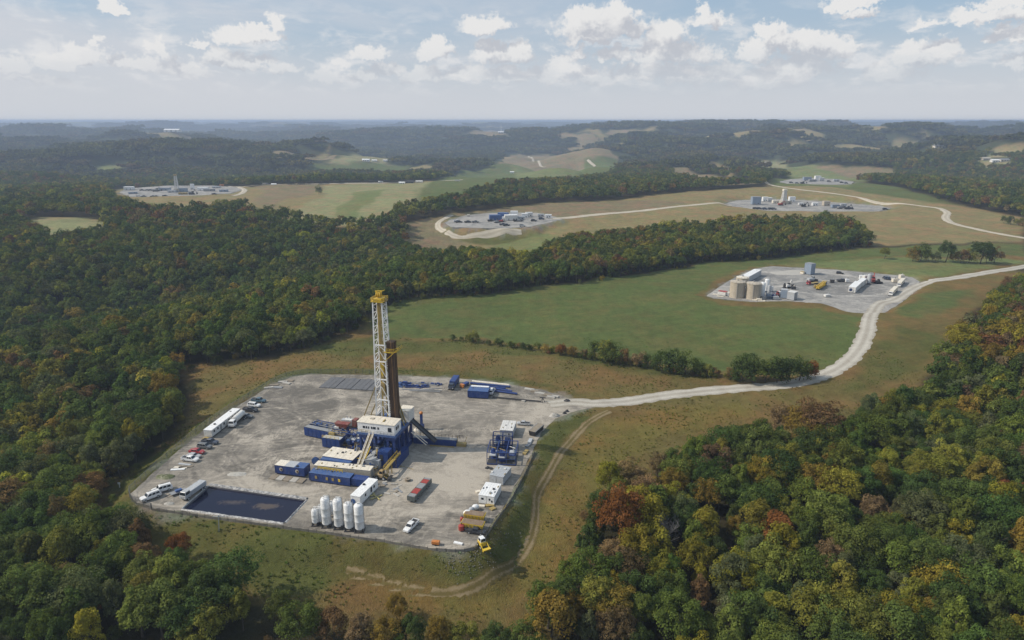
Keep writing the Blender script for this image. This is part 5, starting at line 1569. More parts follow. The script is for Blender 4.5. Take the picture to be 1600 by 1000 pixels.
def frame_cage(label, x, y, yaw, length, depth, h, mat, seed, group=None, name='pump_module', cat='pump module', gear=True):
    """an open steel frame with pumps and vessels inside"""
    r = random.Random(seed)
    t = thing(name, label, cat, x, y, yaw, group=group)
    X = length / 2
    nx = max(2, round(length / 3.2))
    f = MB()
    for i in range(nx + 1):
        u = -X + i * length / nx
        for v in (0, depth):
            f.box(u - .11, v - .11, .25, u + .11, v + .11, h - .11)
        f.bar((u, 0, h), (u, depth, h), .2)
    for v in (0, depth):
        f.bar((-X, v, h), (X, v, h), .22).bar((-X, v, .3), (X, v, .3), .22).bar((-X, v, h * .5), (X, v, h * .5), .12)
    f.obj('frame', mat, t)
    MB().box(-X, -.15, 0, X, depth + .15, .2).obj('base', DARK, t)
    if gear:
        for i in range(nx):
            u = -X + (i + .5) * length / nx
            v = depth * r.uniform(.35, .65)
            k = r.random()
            if k < .5:
                MB().lathe([(.3, .25), (.8, .5), (.8, h * .72), (.35, h * .85)], u, v, 14).obj('vessel', r.choice((BLUE, BLUE_PALE, mat)), t, True)
            else:
                MB().box(u - .9, v - 1.2, .25, u + .9, v + 1.2, h * r.uniform(.5, .8)).obj('cabinet', r.choice((BLUE, PALEGREY, mat)), t, bevel=.06)
            MB().box(u - 1.1, v - 2.0, h * .44, u + 1.1, v + 2.0, h * .48).obj('deck', PALEGREY if r.random() < .4 else mat, t)
            MB().tube((u - 1, v + .6, h * .9), (u + 1, v - .5, h * .9), .1, 8).tube((u + .4, v, h * .9), (u + .4, v, .3), .1, 8).obj('pipe', r.choice((GALV, OFFWHITE, MUSTARD)), t)
    return t


def slab(name, label, cat, x, y, yaw, length, depth, h, mat, group=None, z=0.006):
    """a low flat piece lying on the pad: one mesh"""
    o = MB().box(-length / 2, 0, 0, length / 2, depth, h).obj(name, mat)
    o.location = (x, y, z); o.rotation_euler = (0, 0, R(yaw))
    return tag(o, label, cat, group)


def heap(name, label, cat, x, y, yaw, rx, ry, h, mat, seed=1, group=None):
    r = random.Random(seed)
    vs = [(0, 0, h * .9)]; fs = []
    rings = 4; n = 14
    for j in range(1, rings + 1):
        for i in range(n):
            a = 2 * math.pi * i / n
            k = j / rings * (1 + r.uniform(-.14, .14))
            vs.append((rx * k * math.cos(a), ry * k * math.sin(a), max(-.05, h * (1 - (j / rings) ** 1.5) * r.uniform(.7, 1.15)) if j < rings else -.1))
    fs += [(0, 1 + i, 1 + (i + 1) % n) for i in range(n)]
    for j in range(rings - 1):
        k = 1 + j * n
        fs += [(k + i, k + n + i, k + n + (i + 1) % n, k + (i + 1) % n) for i in range(n)]
    o = mesh_obj(name, vs, fs, mat)
    o.location = (x, y, 0); o.rotation_euler = (0, 0, R(yaw))
    return tag(o, label, cat, group)


def pole_piece(name, label, cat, p, q, r, mat, group=None):
    """one pipe or beam lying on the ground"""
    p = Vector(p); q = Vector(q)
    o = MB().tube(p - p, q - p, r, 8).obj(name, mat)
    o.location = p
    return tag(o, label, cat, group)

# ------------------------------------------------------------------ the drilling rig
def make_rig():
    t = thing('drilling_rig', 'blue and white drilling rig with a tall white lattice mast and yellow crown', 'drilling rig', -41.6, 205.0, -14.0)
    DZ = 9.4
    for x0, x1 in ((-6.0, -3.4), (3.4, 6.3)):
        m = MB().box(x0, -7.0, 0.05, x1, 8.0, 1.5).box(x0, -7.0, 7.4, x1, 8.0, 8.7)
        for i in range(5):
            y = -6.6 + i * 3.55
            m.box(x0 + .1, y - .35, 1.5, x0 + .75, y + .35, 7.4).box(x1 - .75, y - .35, 1.5, x1 - .1, y + .35, 7.4)
            if i < 4:
                for xx in (x0 + .4, x1 - .4):
                    m.bar((xx, y, 1.6) if i % 2 else (xx, y, 7.3), (xx, y + 3.55, 7.3) if i % 2 else (xx, y + 3.55, 1.6), .32)
        m.obj('substructure', BLUE, t)
    for q in ((-6.4, .05, -5.5, 1.1), (5.5, .05, 6.6, 1.1), (-.6, 7.5, .6, 8.6)):
        MB().box(-3.397, q[0], q[1], 3.397, q[2], q[3]).obj('cross_beam', BLUE, t)
    MB().box(-6.5, -7.5, 8.72, 6.9, 8.4, DZ).obj('drill_floor', BLUE_PALE, t)
    MB().lathe([(.7, 1.0), (.7, 2.4), (1.0, 2.5), (1.0, 3.3), (.6, 3.4), (.6, 4.4), (.95, 4.5), (.95, 6.0), (.4, 6.2), (.4, 8.7)], 0, 0, 16).obj('blowout_preventer', BLUE_PALE, t, True)
    # front cabin
    c = MB().box(-6.1, -7.2, DZ + .003, 6.5, -1.9, 12.85).obj('cabin', WHITE, t)
    rf = MB().box(-6.25, -7.35, 12.85, 6.65, -1.75, 13.02)
    for i in range(7):
        rf.box(-5.6 + i * 1.85, -7.2, 13.02, -5.54 + i * 1.85, -1.9, 13.07)
    rf.obj('roof', CREAM, c)
    for u, w in ((-3.9, .8), (-3.0, .45), (-2.3, .35), (-1.2, .5), (-.3, .9), (1.0, .5)):
        MB().box(u - w / 2, -7.26, 11.0, u + w / 2, -7.18, 11.75).obj('window', GLASS, c)
    MB().box(4.3, -7.27, 10.6, 5.5, -7.18, 12.0).obj('window', GLASS, c)
    for v in (-5.6, -4.3):
        MB().box(6.48, v - .4, 10.7, 6.57, v + .4, 11.9).obj('window', GLASS, c)
    MB().box(1.9, -5.6, 13.03, 2.3, -4.0, 13.3).obj('roof_beam', MUSTARD, c)
    MB().box(-3.0, -4.6, 13.03, -1.7, -3.6, 13.25).obj('roof_hatch', BEIGE, c)
    MB().rail([(-6.1, -7.45, DZ), (-1.8, -7.45, DZ)], 1.1, 1.2, .07).obj('hand_rail', MUSTARD, t)
    MB().rail([(.6, -7.45, DZ), (6.6, -7.45, DZ)], 1.1, 1.2, .07).obj('hand_rail', GALV, t)
    # rear cabin
    c = MB().box(3.3, 3.4, DZ + .003, 7.1, 7.9, 13.2).obj('rear_cabin', OFFWHITE, t)
    MB().box(3.2, 3.3, 13.2, 7.2, 8.0, 13.35).obj('roof', CREAM, c)
    MB().box(-6.0, 1.8, DZ + .003, -3.9, 6.5, 11.9).obj('drawworks', BEIGE, t, bevel=.15)
    MB().lathe([(.9, -1.3), (1.0, -1.2), (1.0, 1.2), (.9, 1.3)], axis='x', base=(-4.9, .3, DZ + 1.1), n=16).obj('winch_drum', MUSTARD, t, True)
    # mast
    def leg(sx, sy, z):
        k = (z - DZ) / (51.0 - DZ)
        return Vector((sx * (2.35 - .85 * k), .9 + sy * (2.0 - .45 * k), z))
    for sx in (-1, 1):
        for sy in (-1, 1):
            MB().bar(leg(sx, sy, DZ), leg(sx, sy, 51.0), .36).obj('mast_leg', WHITE, t)
            MB().box(leg(sx, sy, DZ).x - .55, leg(sx, sy, DZ).y - .55, DZ + .003, leg(sx, sy, DZ).x + .55, leg(sx, sy, DZ).y + .55, DZ + .5).obj('leg_shoe', WHITE, t)
    zs = [DZ + 1.2 + i * 2.3 for i in range(18)]
    for sx in (-1, 1):
        m = MB()
        for i, z in enumerate(zs):
            m.bar(leg(sx, -1, z), leg(sx, 1, z), .19)
            if i + 1 < len(zs):
                m.bar(leg(sx, -1 if i % 2 else 1, z), leg(sx, 1 if i % 2 else -1, zs[i + 1]), .13)
        m.obj('side_bracing', WHITE, t)
    m = MB()
    for i, z in enumerate(zs):
        m.bar(leg(-1, 1, z), leg(1, 1, z), .22)
        if i + 1 < len(zs):
            mid = (leg(-1, 1, zs[i + 1]) + leg(1, 1, zs[i + 1])) / 2
            m.bar(leg(-1, 1, z), mid, .16).bar(leg(1, 1, z), mid, .16)
    m.obj('back_bracing', WHITE, t)
    for z in (18.5, 25.5, 31.5, 37.0):
        MB().bar(leg(-1, -1, z), leg(1, -1, z), .34).obj('mast_girt', WHITE, t)
    m = MB()
    for z0, z1 in ((13.0, 18.0), (19.0, 25.0), (26.0, 31.0), (32.0, 36.5)):
        for sx in (-1, 1):
            m.bar(leg(sx, -1, z0), (leg(-sx, -1, z0) + leg(sx, -1, z1) * 2) / 3 + Vector((-sx * .6, 0, 0)), .16)
            pts = [leg(sx, -1, z1 - 1.9) + Vector((-sx * k * .5, 0, 1.9 * math.sqrt(k / 3.2))) for k in (0, .6, 1.4, 2.3, 3.2)]
            m.path(pts, .16)
    m.obj('front_bracing', WHITE, t)
    # hoisting gear
    for sx in (-1, 1):
        MB().bar((sx * .75, .9, 12), (sx * .6, .9, 51), .34).obj('guide_rail', paint_once('guide rail yellow', (0.42, 0.29, 0.045)), t)
    q = MB()
    for k in range(6):
        q.bar((-.32 + k * .13, .6, 30), (-.32 + k * .13, .6, 51), .09)
    q.obj('drilling_line', MUSTARD, t)
    MB().box(-.55, .2, 28.0, .55, 1.4, 31.0).lathe([(.3, 26.2), (.5, 26.8), (.5, 28)], 0, .8, 10).obj('travelling_block', YELLOW, t)
    MB().box(-.7, .1, 19.5, .7, 1.5, 24.0).box(-.35, .4, 24.0, .35, 1.2, 26.2).obj('top_drive', MUSTARD, t, bevel=.1)
    q = MB()
    pts = [(.9, .5, 23.0), (1.3, .2, 19.5), (1.2, .1, 16.0), (.9, .2, 14.2), (1.5, .6, 15.5), (1.7, .9, 19), (1.7, 1.0, 28)]
    for a, b in zip(pts, pts[1:]):
        q.tube(a, b, .13, 8)
    q.obj('rotary_hose', DARK, t, True)
    # crown
    k = MB().box(-2.0, -1.2, 51.0, 2.1, 2.9, 51.3)
    k.box(-1.2, -.9, 51.3, 1.3, 2.6, 52.0).obj('crown_block', YELLOW, t)
    MB().rail([(-2.0, -1.2, 51.3), (2.1, -1.2, 51.3), (2.1, 2.9, 51.3), (-2.0, 2.9, 51.3), (-2.0, -1.2, 51.3)], 1.0, 1.0, .09).obj('crown_rail', YELLOW, t)
    for x in (-.7, -.1, .5):
        MB().lathe([(.3, -.13), (.85, -.1), (.85, .1), (.3, .13)], axis='x', base=(x, .9, 53.0), n=14).obj('sheave', YELLOW, t, True)
    MB().bar((-.9, .9, 52.3), (-.9, .9, 54.2), .22).bar((.9, .9, 52.3), (.9, .9, 54.2), .22).bar((-1.2, .9, 54.1), (1.3, .9, 54.3), .25).bar((0, -.9, 53.6), (1.6, 1.8, 54.4), .16).obj('sheave_frame', YELLOW, t)
    MB().box(-2.5, .2, 51.0, -2.0, 1.4, 51.8).box(2.1, .0, 51.1, 2.7, 1.2, 51.9).obj('side_platform', MUSTARD, t)
    # racking board for the standing pipes
    m = MB().bar((1.6, -1.3, 35.0), (5.0, -1.3, 35.0), .3).bar((1.6, 3.1, 35.0), (5.0, 3.1, 35.0), .3).bar((5.0, -1.3, 35.0), (5.0, 3.1, 35.0), .25)
    for i in range(5):
        m.bar((5.0, -.9 + i * .8, 35.0), (6.0, -.9 + i * .8, 35.3), .14)
    m.rail([(2.6, -1.5, 35.0), (5.0, -1.5, 35.0), (6.0, -.9, 35.2), (6.0, 2.9, 35.2)], 1.2, 1.0, .10)
    m.bar((1.8, -1.3, 32.0), (4.8, -1.3, 34.8), .18).bar((1.8, 3.1, 32.0), (4.8, 3.1, 34.8), .18)
    m.obj('racking_board', YELLOW, t)
    # raising legs, slanting yellow braces
    for sx, x0 in ((-1, -6.0), (1, 6.2)):
        q = MB().bar((x0, -2.4 if sx < 0 else 2.6, DZ + (3.6 if sx < 0 else 0)), leg(sx, -1 if sx < 0 else 1, 23.0), .34)
        q.bar((x0 + .3 * sx, .6, DZ), leg(sx, 1, 20.0), .30)
        q.obj('raising_brace', MUSTARD, t)
    MB().tube((2.9, -.4, DZ), (2.1, .2, 34), .16, 8).tube((3.2, -.4, DZ), (2.4, .2, 30), .12, 8).obj('standpipe', GALV, t, True)
    # stairs down the front
    m = MB(); tr = MB()
    a = Vector((-1.2, -7.5, DZ)); b = Vector((-1.3, -19.5, 1.0))
    for s in (-.62, .62):
        o = Vector((s, 0, 0))
        m.bar(a + o, b + o, .22, .34)
        for z in (1.0,):
            m.bar(a + o + Vector((0, 0, z)), b + o + Vector((0, 0, z)), .12)
        for i in range(9):
            p = a.lerp(b, i / 8) + o
            m.bar(p, p + Vector((0, 0, 1.0)), .07)
    m.obj('stair_stringer', CREAM, t)
    for i in range(1, 34):
        p = a.lerp(b, i / 34)
        tr.box(p.x - .6, p.y - .13, p.z - .02, p.x + .6, p.y + .13, p.z + .03)
    tr.obj('stair_tread', MUSTARD, t)
    # pipe chute on the right
    v = MB()
    p0 = Vector((6.95, 5.6, DZ - .1)); p1 = Vector((15.5, 5.2, 2.6))
    for s in (-1.0, 1.0):
        v.bar(p0 + Vector((0, s, .15)), p1 + Vector((0, s, .15)), .25, .5)
    v.bar(p0, p1, 1.9, .2)
    v.obj('pipe_chute', DARK, t)
    m = MB().bar((8.2, 3.0, 6.9), (13.5, 2.8, 2.9), .22).bar((8.2, 2.1, 6.6), (13.4, 1.9, 2.7), .22)
    m.obj('chute_rail', CREAM, t)
    # manifold house and walkway under the floor at the front right
    h = MB().box(2.2, -11.2, .05, 5.6, -7.6, 5.4).obj('manifold_house', BLUE, t)
    MB().box(2.9, -11.27, 2.4, 4.0, -11.18, 4.5).obj('opening', DARK, h)
    MB().rail([(2.3, -11.1, 5.4), (5.5, -11.1, 5.4)], 1.0, 1.0, .08).obj('hand_rail', BLUE_PALE, h)
    w = MB().box(6.9, -17.5, 3.1, 8.0, -6.6, 3.22)
    for i in range(4):
        w.box(6.7, -17.3 + i * 3.4, 0, 6.95, -17.05 + i * 3.4, 3.1).box(7.85, -17.3 + i * 3.4, 0, 8.1, -17.05 + i * 3.4, 3.1)
    w.obj('walkway', MUSTARD, t)
    MB().rail([(6.9, -17.4, 3.22), (6.9, -6.8, 3.22)], 1.0, 1.2, .06).rail([(8.0, -17.4, 3.22), (8.0, -6.8, 3.22)], 1.0, 1.2, .06).obj('hand_rail', YELLOW, t)
    MB().box(6.4, -10.5, .05, 8.4, -1.0, 2.9).obj('winch_box', BLUE, t)
    # pipes and hoses below the floor
    r = random.Random(4)
    for k in range(30):
        q = MB()
        x = r.uniform(-12.5 if k % 2 else -5.5, 2.0); y = r.uniform(-14.5, -8.0); z = r.uniform(.6, 3.4)
        pts = [(x, y, z), (x + r.uniform(-3, 3), y + r.uniform(-.5, .5), z + .1)]
        pts.append((pts[1][0], r.uniform(-8.5, -7.5), pts[1][2] + r.uniform(0, 2.5)))
        for a_, b_ in zip(pts, pts[1:]):
            q.tube(a_, b_, r.choice((.1, .15, .2)), 8)
        q.obj('pipe', r.choice((MUSTARD, GALV, BLUE_PALE, YELLOW, DARK)), t, True)
    return t


make_rig()

# drill pipe racked upright beside the mast
def make_pipes():
    me = me2 = None
    light = PIPE.copy(); light.name = 'worn drill pipe'
    for nd in light.node_tree.nodes:
        if nd.type == 'MIX' and not nd.inputs[6].is_linked:
            nd.inputs[6].default_value = (0.19, 0.115, 0.058, 1)
    for i in range(5):
        for j in range(6):
            lx, ly = 2.75 + i * .47 + (.1 if j % 2 else 0), -.6 + j * .46
            a = R(-14)
            x = -41.6 + lx * math.cos(a) - ly * math.sin(a); y = 205 + lx * math.sin(a) + ly * math.cos(a)
            if me is None:
                o = MB().tube((0, 0, 0), (-.35, 0, 28.6), .19, 8).tube((-.11, 0, 9.3), (-.12, 0, 9.9), .23, 8).tube((-.23, 0, 18.8), (-.24, 0, 19.4), .23, 8).tube((-.33, 0, 28.0), (-.35, 0, 28.75), .23, 8).obj('drill_pipe', PIPE)
                me = o.data
                me2 = me.copy(); me2.materials[0] = light
            else:
                o = link(bpy.data.objects.new('drill_pipe', me if (i * 2 + j) % 3 else me2))
            o.location = (x, y, 9.41)
            o.rotation_euler = (0, 0, a)
            tag(o, 'rusty brown drill pipe standing upright in the rack beside the mast', 'drill pipe', 'drill pipes standing in the rack beside the mast')


make_pipes()


# ------------------------------------------------------------------ around the rig
def main_pad():
    # catwalk
    t = thing('catwalk', 'long blue pipe catwalk running right from the rig chute', 'catwalk', *((-26.02, 208.91, -9.2, 14.9))[:3])
    L = ((-26.02, 208.91, -9.2, 14.9))[3]; X = L / 2
    MB().box(-X, 0, .05, X, 1.8, 2.2).obj('beam', BLUE, t)
    MB().box(-X, 0.02, 2.203, X, 1.78, 2.32).obj('deck', GREY, t)
    MB().rail([(-X + 2, 1.7, 2.3), (X + 2, 1.7, 2.3)], 1.1, 1.2, .09).obj('hand_rail', DARK, t)
    MB().box(X + .003, .2, .05, X + 3.2, 1.7, 1.1).bar((X + .4, .4, 1.1), (X + .4, .4, 3.8), .14).bar((X + 2.6, 1.3, 1.1), (X + 3.4, 1.5, 3.3), .14).obj('end_stand', MUSTARD, t)
    MB().box(-X + 6, -.9, .02, X - .6, -.5, .3).obj('pipe_sill', MUSTARD, t)
    t = thing('hydraulic_power_post', 'blue steel post with an orange top beside the catwalk', 'post', -31.94, 221.06, -14)
    MB().box(-.75, -.7, .02, .75, .7, 2.0).obj('pedestal', BLUE, t)
    MB().box(-.4, -.35, 2.0, .4, .35, 6.0).obj('column', BLUE, t)
    MB().lathe([(.55, 6.0), (.7, 6.2), (.7, 6.5), (.3, 6.9)], n=12).obj('cap', ORANGE, t)
    heap('tan_tarp', 'crumpled tan tarpaulin beside the blue post', 'tarpaulin', -33.54, 219.5, 0, 1.5, 1.2, 1.6, CREAM, 5)

    # left of the rig
    open_tank('long blue mud tank left of the white cabin', *(-65.59, 213.25, -23.1, 13.74), 7.0, 3.2, BLUE, 'blue mud tanks left of the rig', seed=2)
    open_tank('short blue mud tank with a yellow frame on its top', *(-60.27, 206.33, -16.5, 6.5), 7.5, 3.4, BLUE, 'blue mud tanks left of the rig', seed=8, rail_mat=YELLOW)
    t = thing('mud_hopper', 'dark red hopper standing between the mud tanks and the cabin', 'hopper', -58.37, 215.95, -14)
    MB().frustum((-1.4, -1.0, 1.4, 1.0), 3.2, (-2.6, -1.2, 2.6, 1.2), 5.0).obj('hopper', paint_once('oxide red steel', (0.20, 0.038, 0.026)), t)
    MB().box(-1.3, -.9, 0.02, 1.3, .9, 3.2).obj('stand', DARK, t)
    t = thing('generator', 'grey diesel generator with dark red radiator behind the mud tank', 'generator', -57.21, 222.63, -14)
    MB().box(-2.6, -1.2, .02, 2.6, 1.2, 1.1).obj('base_frame', DARK, t)
    MB().box(-2.4, -1.0, 1.1, 1.0, 1.0, 3.0).obj('engine', GREY, t, bevel=.12)
    MB().box(-2.2, -.9, 3.003, .6, .9, 3.25).obj('cover', OFFWHITE, t)
    MB().box(1.1, -1.2, 1.1, 2.6, 1.2, 3.5).obj('radiator', paint_once('oxide red steel', (0.20, 0.038, 0.026)), t)
    for k in range(2):
        MB().tube((-1.6 + k * 1.4, .4, 3.0), (-1.6 + k * 1.4, .4, 4.2), .16).obj('exhaust', GALV, t, True)
    t = thing('generator', 'small pale generator next to the grey one with the red radiator', 'generator', -59.64, 224.22, -14)
    MB().box(-1.4, -1.0, .02, 1.4, 1.0, .9).obj('base_frame', DARK, t)
    MB().box(-1.2, -.8, .9, 1.2, .8, 2.6).obj('engine', PALEGREY, t, bevel=.1)
    pump_skid('blue mud pump nearest the white roofed building', *(-55.19, 206.1, -18.4, 4.38), 5.5, BLUE, 12, 'mud pumps in front of the rig')
    pump_skid('blue mud pump directly under the rig cabin', *(-51.39, 207.26, -21.6, 5.05), 5.0, BLUE, 21, 'mud pumps in front of the rig')
    pump_skid('blue pump skid beside the foot of the stairs', *(-45.5, 200.69, -19.2, 4.02), 5.5, BLUE, 33, 'mud pumps in front of the rig')
    frame_cage('blue pipe rack frame with yellow pipes left of the cabin', *(-55.97, 210.81, -20.5, 6.85), 4.0, 3.4, BLUE, 6, name='pipe_rack', cat='pipe rack')
    for k, (x, y, L, W, H, m, lab) in enumerate([(-53.3, 209.14, 1.6, 1.2, 2.2, 'PALEGREY', 'pale grey box between the two mud pumps'),
 (-51.45, 210.56, 2.0, 1.2, 1.8, 'OFFWHITE', 'off white box under the left corner of the cabin'),
 (-54.81, 208.19, 1.4, 1.4, 2.4, 'BLUE_PALE', 'faded blue box left of the mud pumps'),
 (-60.54, 209.61, 2.0, 1.0, 4.4, 'MUSTARD', 'yellow frame box on the short mud tank'),
 (-57.54, 211.53, 1.6, 1.0, 2.0, 'GREY', 'grey box beside the pipe rack frame'),
 (-46.86, 204.95, 1.5, 1.2, 2.6, 'BLUE', 'blue cabinet beside the stairs, upper one'),
 (-44.19, 203.14, 1.6, 1.4, 2.4, 'PALEGREY', 'pale cabinet beside the stairs, lower one'),
 (-39.9, 197.86, 1.8, 1.2, 1.8, 'MUSTARD', 'yellow box at the foot of the side walkway'),
 (-40.67, 195.31, 1.6, 1.0, 1.4, 'OFFWHITE', 'off white box by the pale shaker'),
 (-38.2, 200.03, 1.4, 1.4, 1.6, 'BLUE', 'blue box right of the side walkway'),
 (-60.47, 215.45, 1.8, 1.0, 3.8, 'OFFWHITE', 'off white box on the end of the long mud tank'),
 (-67.13, 217.97, 2.0, 1.2, 3.9, 'BLUE_PALE', 'faded blue box on top of the long mud tank'),
 (-34.63, 214.46, 1.8, 1.2, 2.2, 'GREY', 'grey box at the foot of the pipe chute'),
 (-37.34, 210.56, 1.6, 1.4, 2.0, 'BLUE_PALE', 'faded blue box right of the floor supports')]):
        t = thing('equipment_box', lab, 'equipment box', x, y, -14 + 7 * (k % 3), group='small equipment boxes round the rig')
        mm = dict(PALEGREY=PALEGREY, OFFWHITE=OFFWHITE, BLUE_PALE=BLUE_PALE, MUSTARD=MUSTARD, GREY=GREY, BLUE=BLUE)[m]
        MB().box(-L / 2, -W / 2, .2, L / 2, W / 2, H).obj('housing', mm, t, bevel=.06)
        MB().box(-L / 2 - .1, -W / 2 - .1, .01, L / 2 + .1, W / 2 + .1, .2).obj('base', DARK, t)
        MB().tube((L * .2, 0, H), (L * .2, 0, H + .7), .1, 8).bar((-L / 2, W * .4, H + .02), (-L / 2, W * .4, H + 1.0), .06).bar((-L / 2, -W * .4, H + .02), (-L / 2, -W * .4, H + 1.0), .06).bar((-L / 2, -W * .4, H + 1.0), (-L / 2, W * .4, H + 1.0), .06).obj('fitting', MUSTARD if k % 2 else GALV, t)
    # hoses and cables on the ground between the units
    rr = random.Random(21)
    for k in range(14):
        x0 = -41.6 + rr.uniform(-16, 8); y0 = 205 + rr.uniform(-17, -6) - .24 * (x0 + 41.6)
        q = MB(); a = rr.uniform(0, 6.28); p = Vector((0, 0, .08)); pts = [p.copy()]
        for i in range(9):
            a += rr.uniform(-.6, .6); p = p + Vector((math.cos(a) * .9, math.sin(a) * .9, 0)); pts.append(p.copy())
        for i, j in zip(pts, pts[1:]):
            q.tube(i, j, .07, 6, caps=False)
        o = q.obj('hose', (DARK, MUSTARD, GALV)[k % 3], None, True)
        o.location = (x0, y0, .01)
        tag(o, '%s hose lying between the units in front of the rig, %s' % (('black', 'yellow', 'grey')[k % 3], 'left of the stairs' if x0 < -46 else 'under the stairs' if x0 < -40 else 'right of the stairs'), 'hose', 'hoses on the ground in front of the rig')
    # buildings
    unit('control_building', 'blue equipment house with a wide cream roof below the stairs', 'building', *(-54.69, 193.03, -15.9, 10.56), 6.4, 3.6, BLUE, [CREAM, CREAM], None, roof_ribs=4, vents=5, split=2, seed=3)
    t = bpy.context.scene.objects['control_building']
    MB().frustum((-5.1, -1.7, 5.1, -.003), 2.4, (-5.1, -1.5, 5.1, -.003), 3.3).obj('lean_to', BLUE_PALE, t)  # paler blue than the wall: sunlit brightness painted into this strip
    unit('control_building', 'long beige building with a cream roof behind the blue tank', 'building', *(-51.89, 187.03, -11.1, 18.22), 2.9, 3.4, BEIGE, CREAM, None, roof_ribs=8, vents=9, seed=5, windows=((.06, .5, 1.6, 2.3),), side_doors=((.5, 1.0, .5, 2.6),))
    unit('water_tank', 'long closed blue tank with a yellow rail in front of the beige building', 'tank', *(-54.8, 183.2, -14.6, 13.42), 2.9, 3.0, BLUE, BLUE_PALE, 'blue steel units at the front', ribs=2.2, vents=2)
    t = bpy.context.scene.objects['water_tank']
    MB().rail([(-5.0, 2.4, 3.0), (3.2, 2.4, 3.0)], .9, 1.0, .14).obj('hand_rail', YELLOW, t)
    for u in (-4.4, -.8, 1.2, 3.3):
        MB().box(u - .35, -.16, 1.3, u + .35, -.075, 2.2).obj('valve_panel', MUSTARD if u < 3 else YELLOW, t)
    unit('fuel_tank', 'small blue box tank between the long tank and the white cabin trailer', 'tank', *(-45.6, 181.32, -14.0, 4.58), 2.6, 2.6, BLUE, BLUE, 'blue steel units at the front', ribs=1.8)
    unit('storage_container', 'blue container with a patchwork cream grey and blue roof on timber mats', 'container', *(-68.22, 188, -13.8, 9.88), 3.4, 3.3, BLUE, [CREAM, PALEGREY, BLUE_PALE], None, split=3, ribs=2.4, vents=1, skid=.5)
    t = bpy.context.scene.objects['storage_container']
    for u in (-2.9, 2.6):
        MB().lathe([(.62, -.05), (.62, .02)], axis='y', base=(u, -.08, 2.0), n=9).obj('round_emblem', BEIGE, t)
        MB().lathe([(.34, -.05), (.34, .02)], axis='y', base=(u + .16, -.12, 1.93), n=10).obj('round_opening', PIPE, t)
    for k in range(5):
        slab('timber_mat', 'pale timber mat lying in front of the blue container, %s' % ('leftmost of the row', 'second from the left', 'middle of the row', 'second from the right', 'rightmost of the row')[k], 'mat', -73.2 + k * 2.25, 185.9 - k * .55, -14, 2.1, 2.6, .3, CONCRETE if k % 2 else WOOD, 'timber mats in front of the blue container')
    t = thing('hose_reel', 'blue and white hose reel left of the beige building', 'hose reel', -62.12, 194.89, -14)
    MB().lathe([(.3, -.4), (1.3, -.35), (1.3, -.25), (.5, -.2), (.5, .2), (1.3, .25), (1.3, .35), (.3, .4)], axis='y', base=(0, 0, 1.5), n=18).obj('reel', BLUE_PALE, t, True)
    MB().bar((-.9, 0, 0), (0, 0, 1.5), .15).bar((.9, 0, 0), (0, 0, 1.5), .15).obj('stand', OFFWHITE, t)
    unit('shaker_house', 'pale grey sloped shaker box beside the lower end of the stairs', 'shaker', *(-43.81, 192.62, -14.8, 4.82), 7.6, 3.0, PALEGREY, PALEGREY, None, roof_ribs=2, vents=2)
    t = thing('wheel_loader', 'small tan wheel loader beside the beige building', 'loader', -39.47, 186.43, -20)
    MB().box(-2.2, -.9, .7, .6, .9, 1.8).obj('body', paint_once('tan machine', (0.36, 0.25, 0.11)), t, bevel=.1)
    cab(t, -.9, .5, 1.8, 2.9, .75, .1, .1, paint_once('tan machine', (0.36, 0.25, 0.11)), panes=1)
    MB().bar((.5, -.6, 1.4), (2.3, -.6, .7), .22).bar((.5, .6, 1.4), (2.3, .6, .7), .22).obj('arm', MUSTARD, t)
    MB().frustum((2.2, -1.1, 2.5, 1.1), .2, (2.2, -1.1, 3.2, 1.1), 1.2).obj('bucket', DARK, t)
    for a in (-1.5, .9):
        for s in (-1, 1):
            wheel(t, a, s * .95, .65, .45)
    unit('cabin_trailer', 'plain white long cabin trailer next to the silos', 'trailer', *(-41.39, 175.86, 71.8, 10.34), 3.0, 3.0, WHITE, WHITE, None, skid=.3, windows=((.30, .7, 1.5, 2.3), (.62, .9, 1.0, 2.5), (.78, .7, 1.5, 2.3)), vents=1, roof_ribs=3)
    t = bpy.context.scene.objects['cabin_trailer']
    o = MB().lathe([(.75, -.03), (.75, .03)], axis='x', base=(-((-41.39, 175.86, 71.8, 10.34))[3] / 2 - .05, 2.2, 1.2), n=16).obj('round_sign', BLUE_PALE, t)
    # silos
    for lab, u, v, h, rr, top in (('tall white silo with a bent vent pipe, first of the tall four', -49.87, 161.09, 8.8, 1.20, 'pipe'), ('tall white silo, second of the tall four from the pit', -46.41, 160.33, 8.8, 1.20, 'pipe'),
                                  ('tall white silo with a ring rail on top beside the end silo', -43.37, 159.44, 8.3, 1.18, 'ring'), ('tall white silo with a flat hatch at the right end of the row', -40.51, 158.84, 8.2, 1.20, 'hatch'),
                                  ('short white silo at the end of the row nearest the pit', -53.06, 161.69, 5.0, .92, 'pipe'), ('short white silo behind the first short one', -51.84, 162.61, 5.2, .92, 'pipe'), ('short white silo half hidden behind the two leftmost tall silos', -49.75, 166.05, 4.4, .8, 'hatch')):
        silo(lab, u, v, h, rr, 'white silos in the row along the front edge', top=top)
    # open red and grey trailer
    t = thing('bin_trailer', 'long open bin trailer with red and grey covers standing alone on the pad', 'trailer', *((-25.9, 177.64, 70.8, 11.34))[:3])
    L = ((-25.9, 177.64, 70.8, 11.34))[3]; X = L / 2
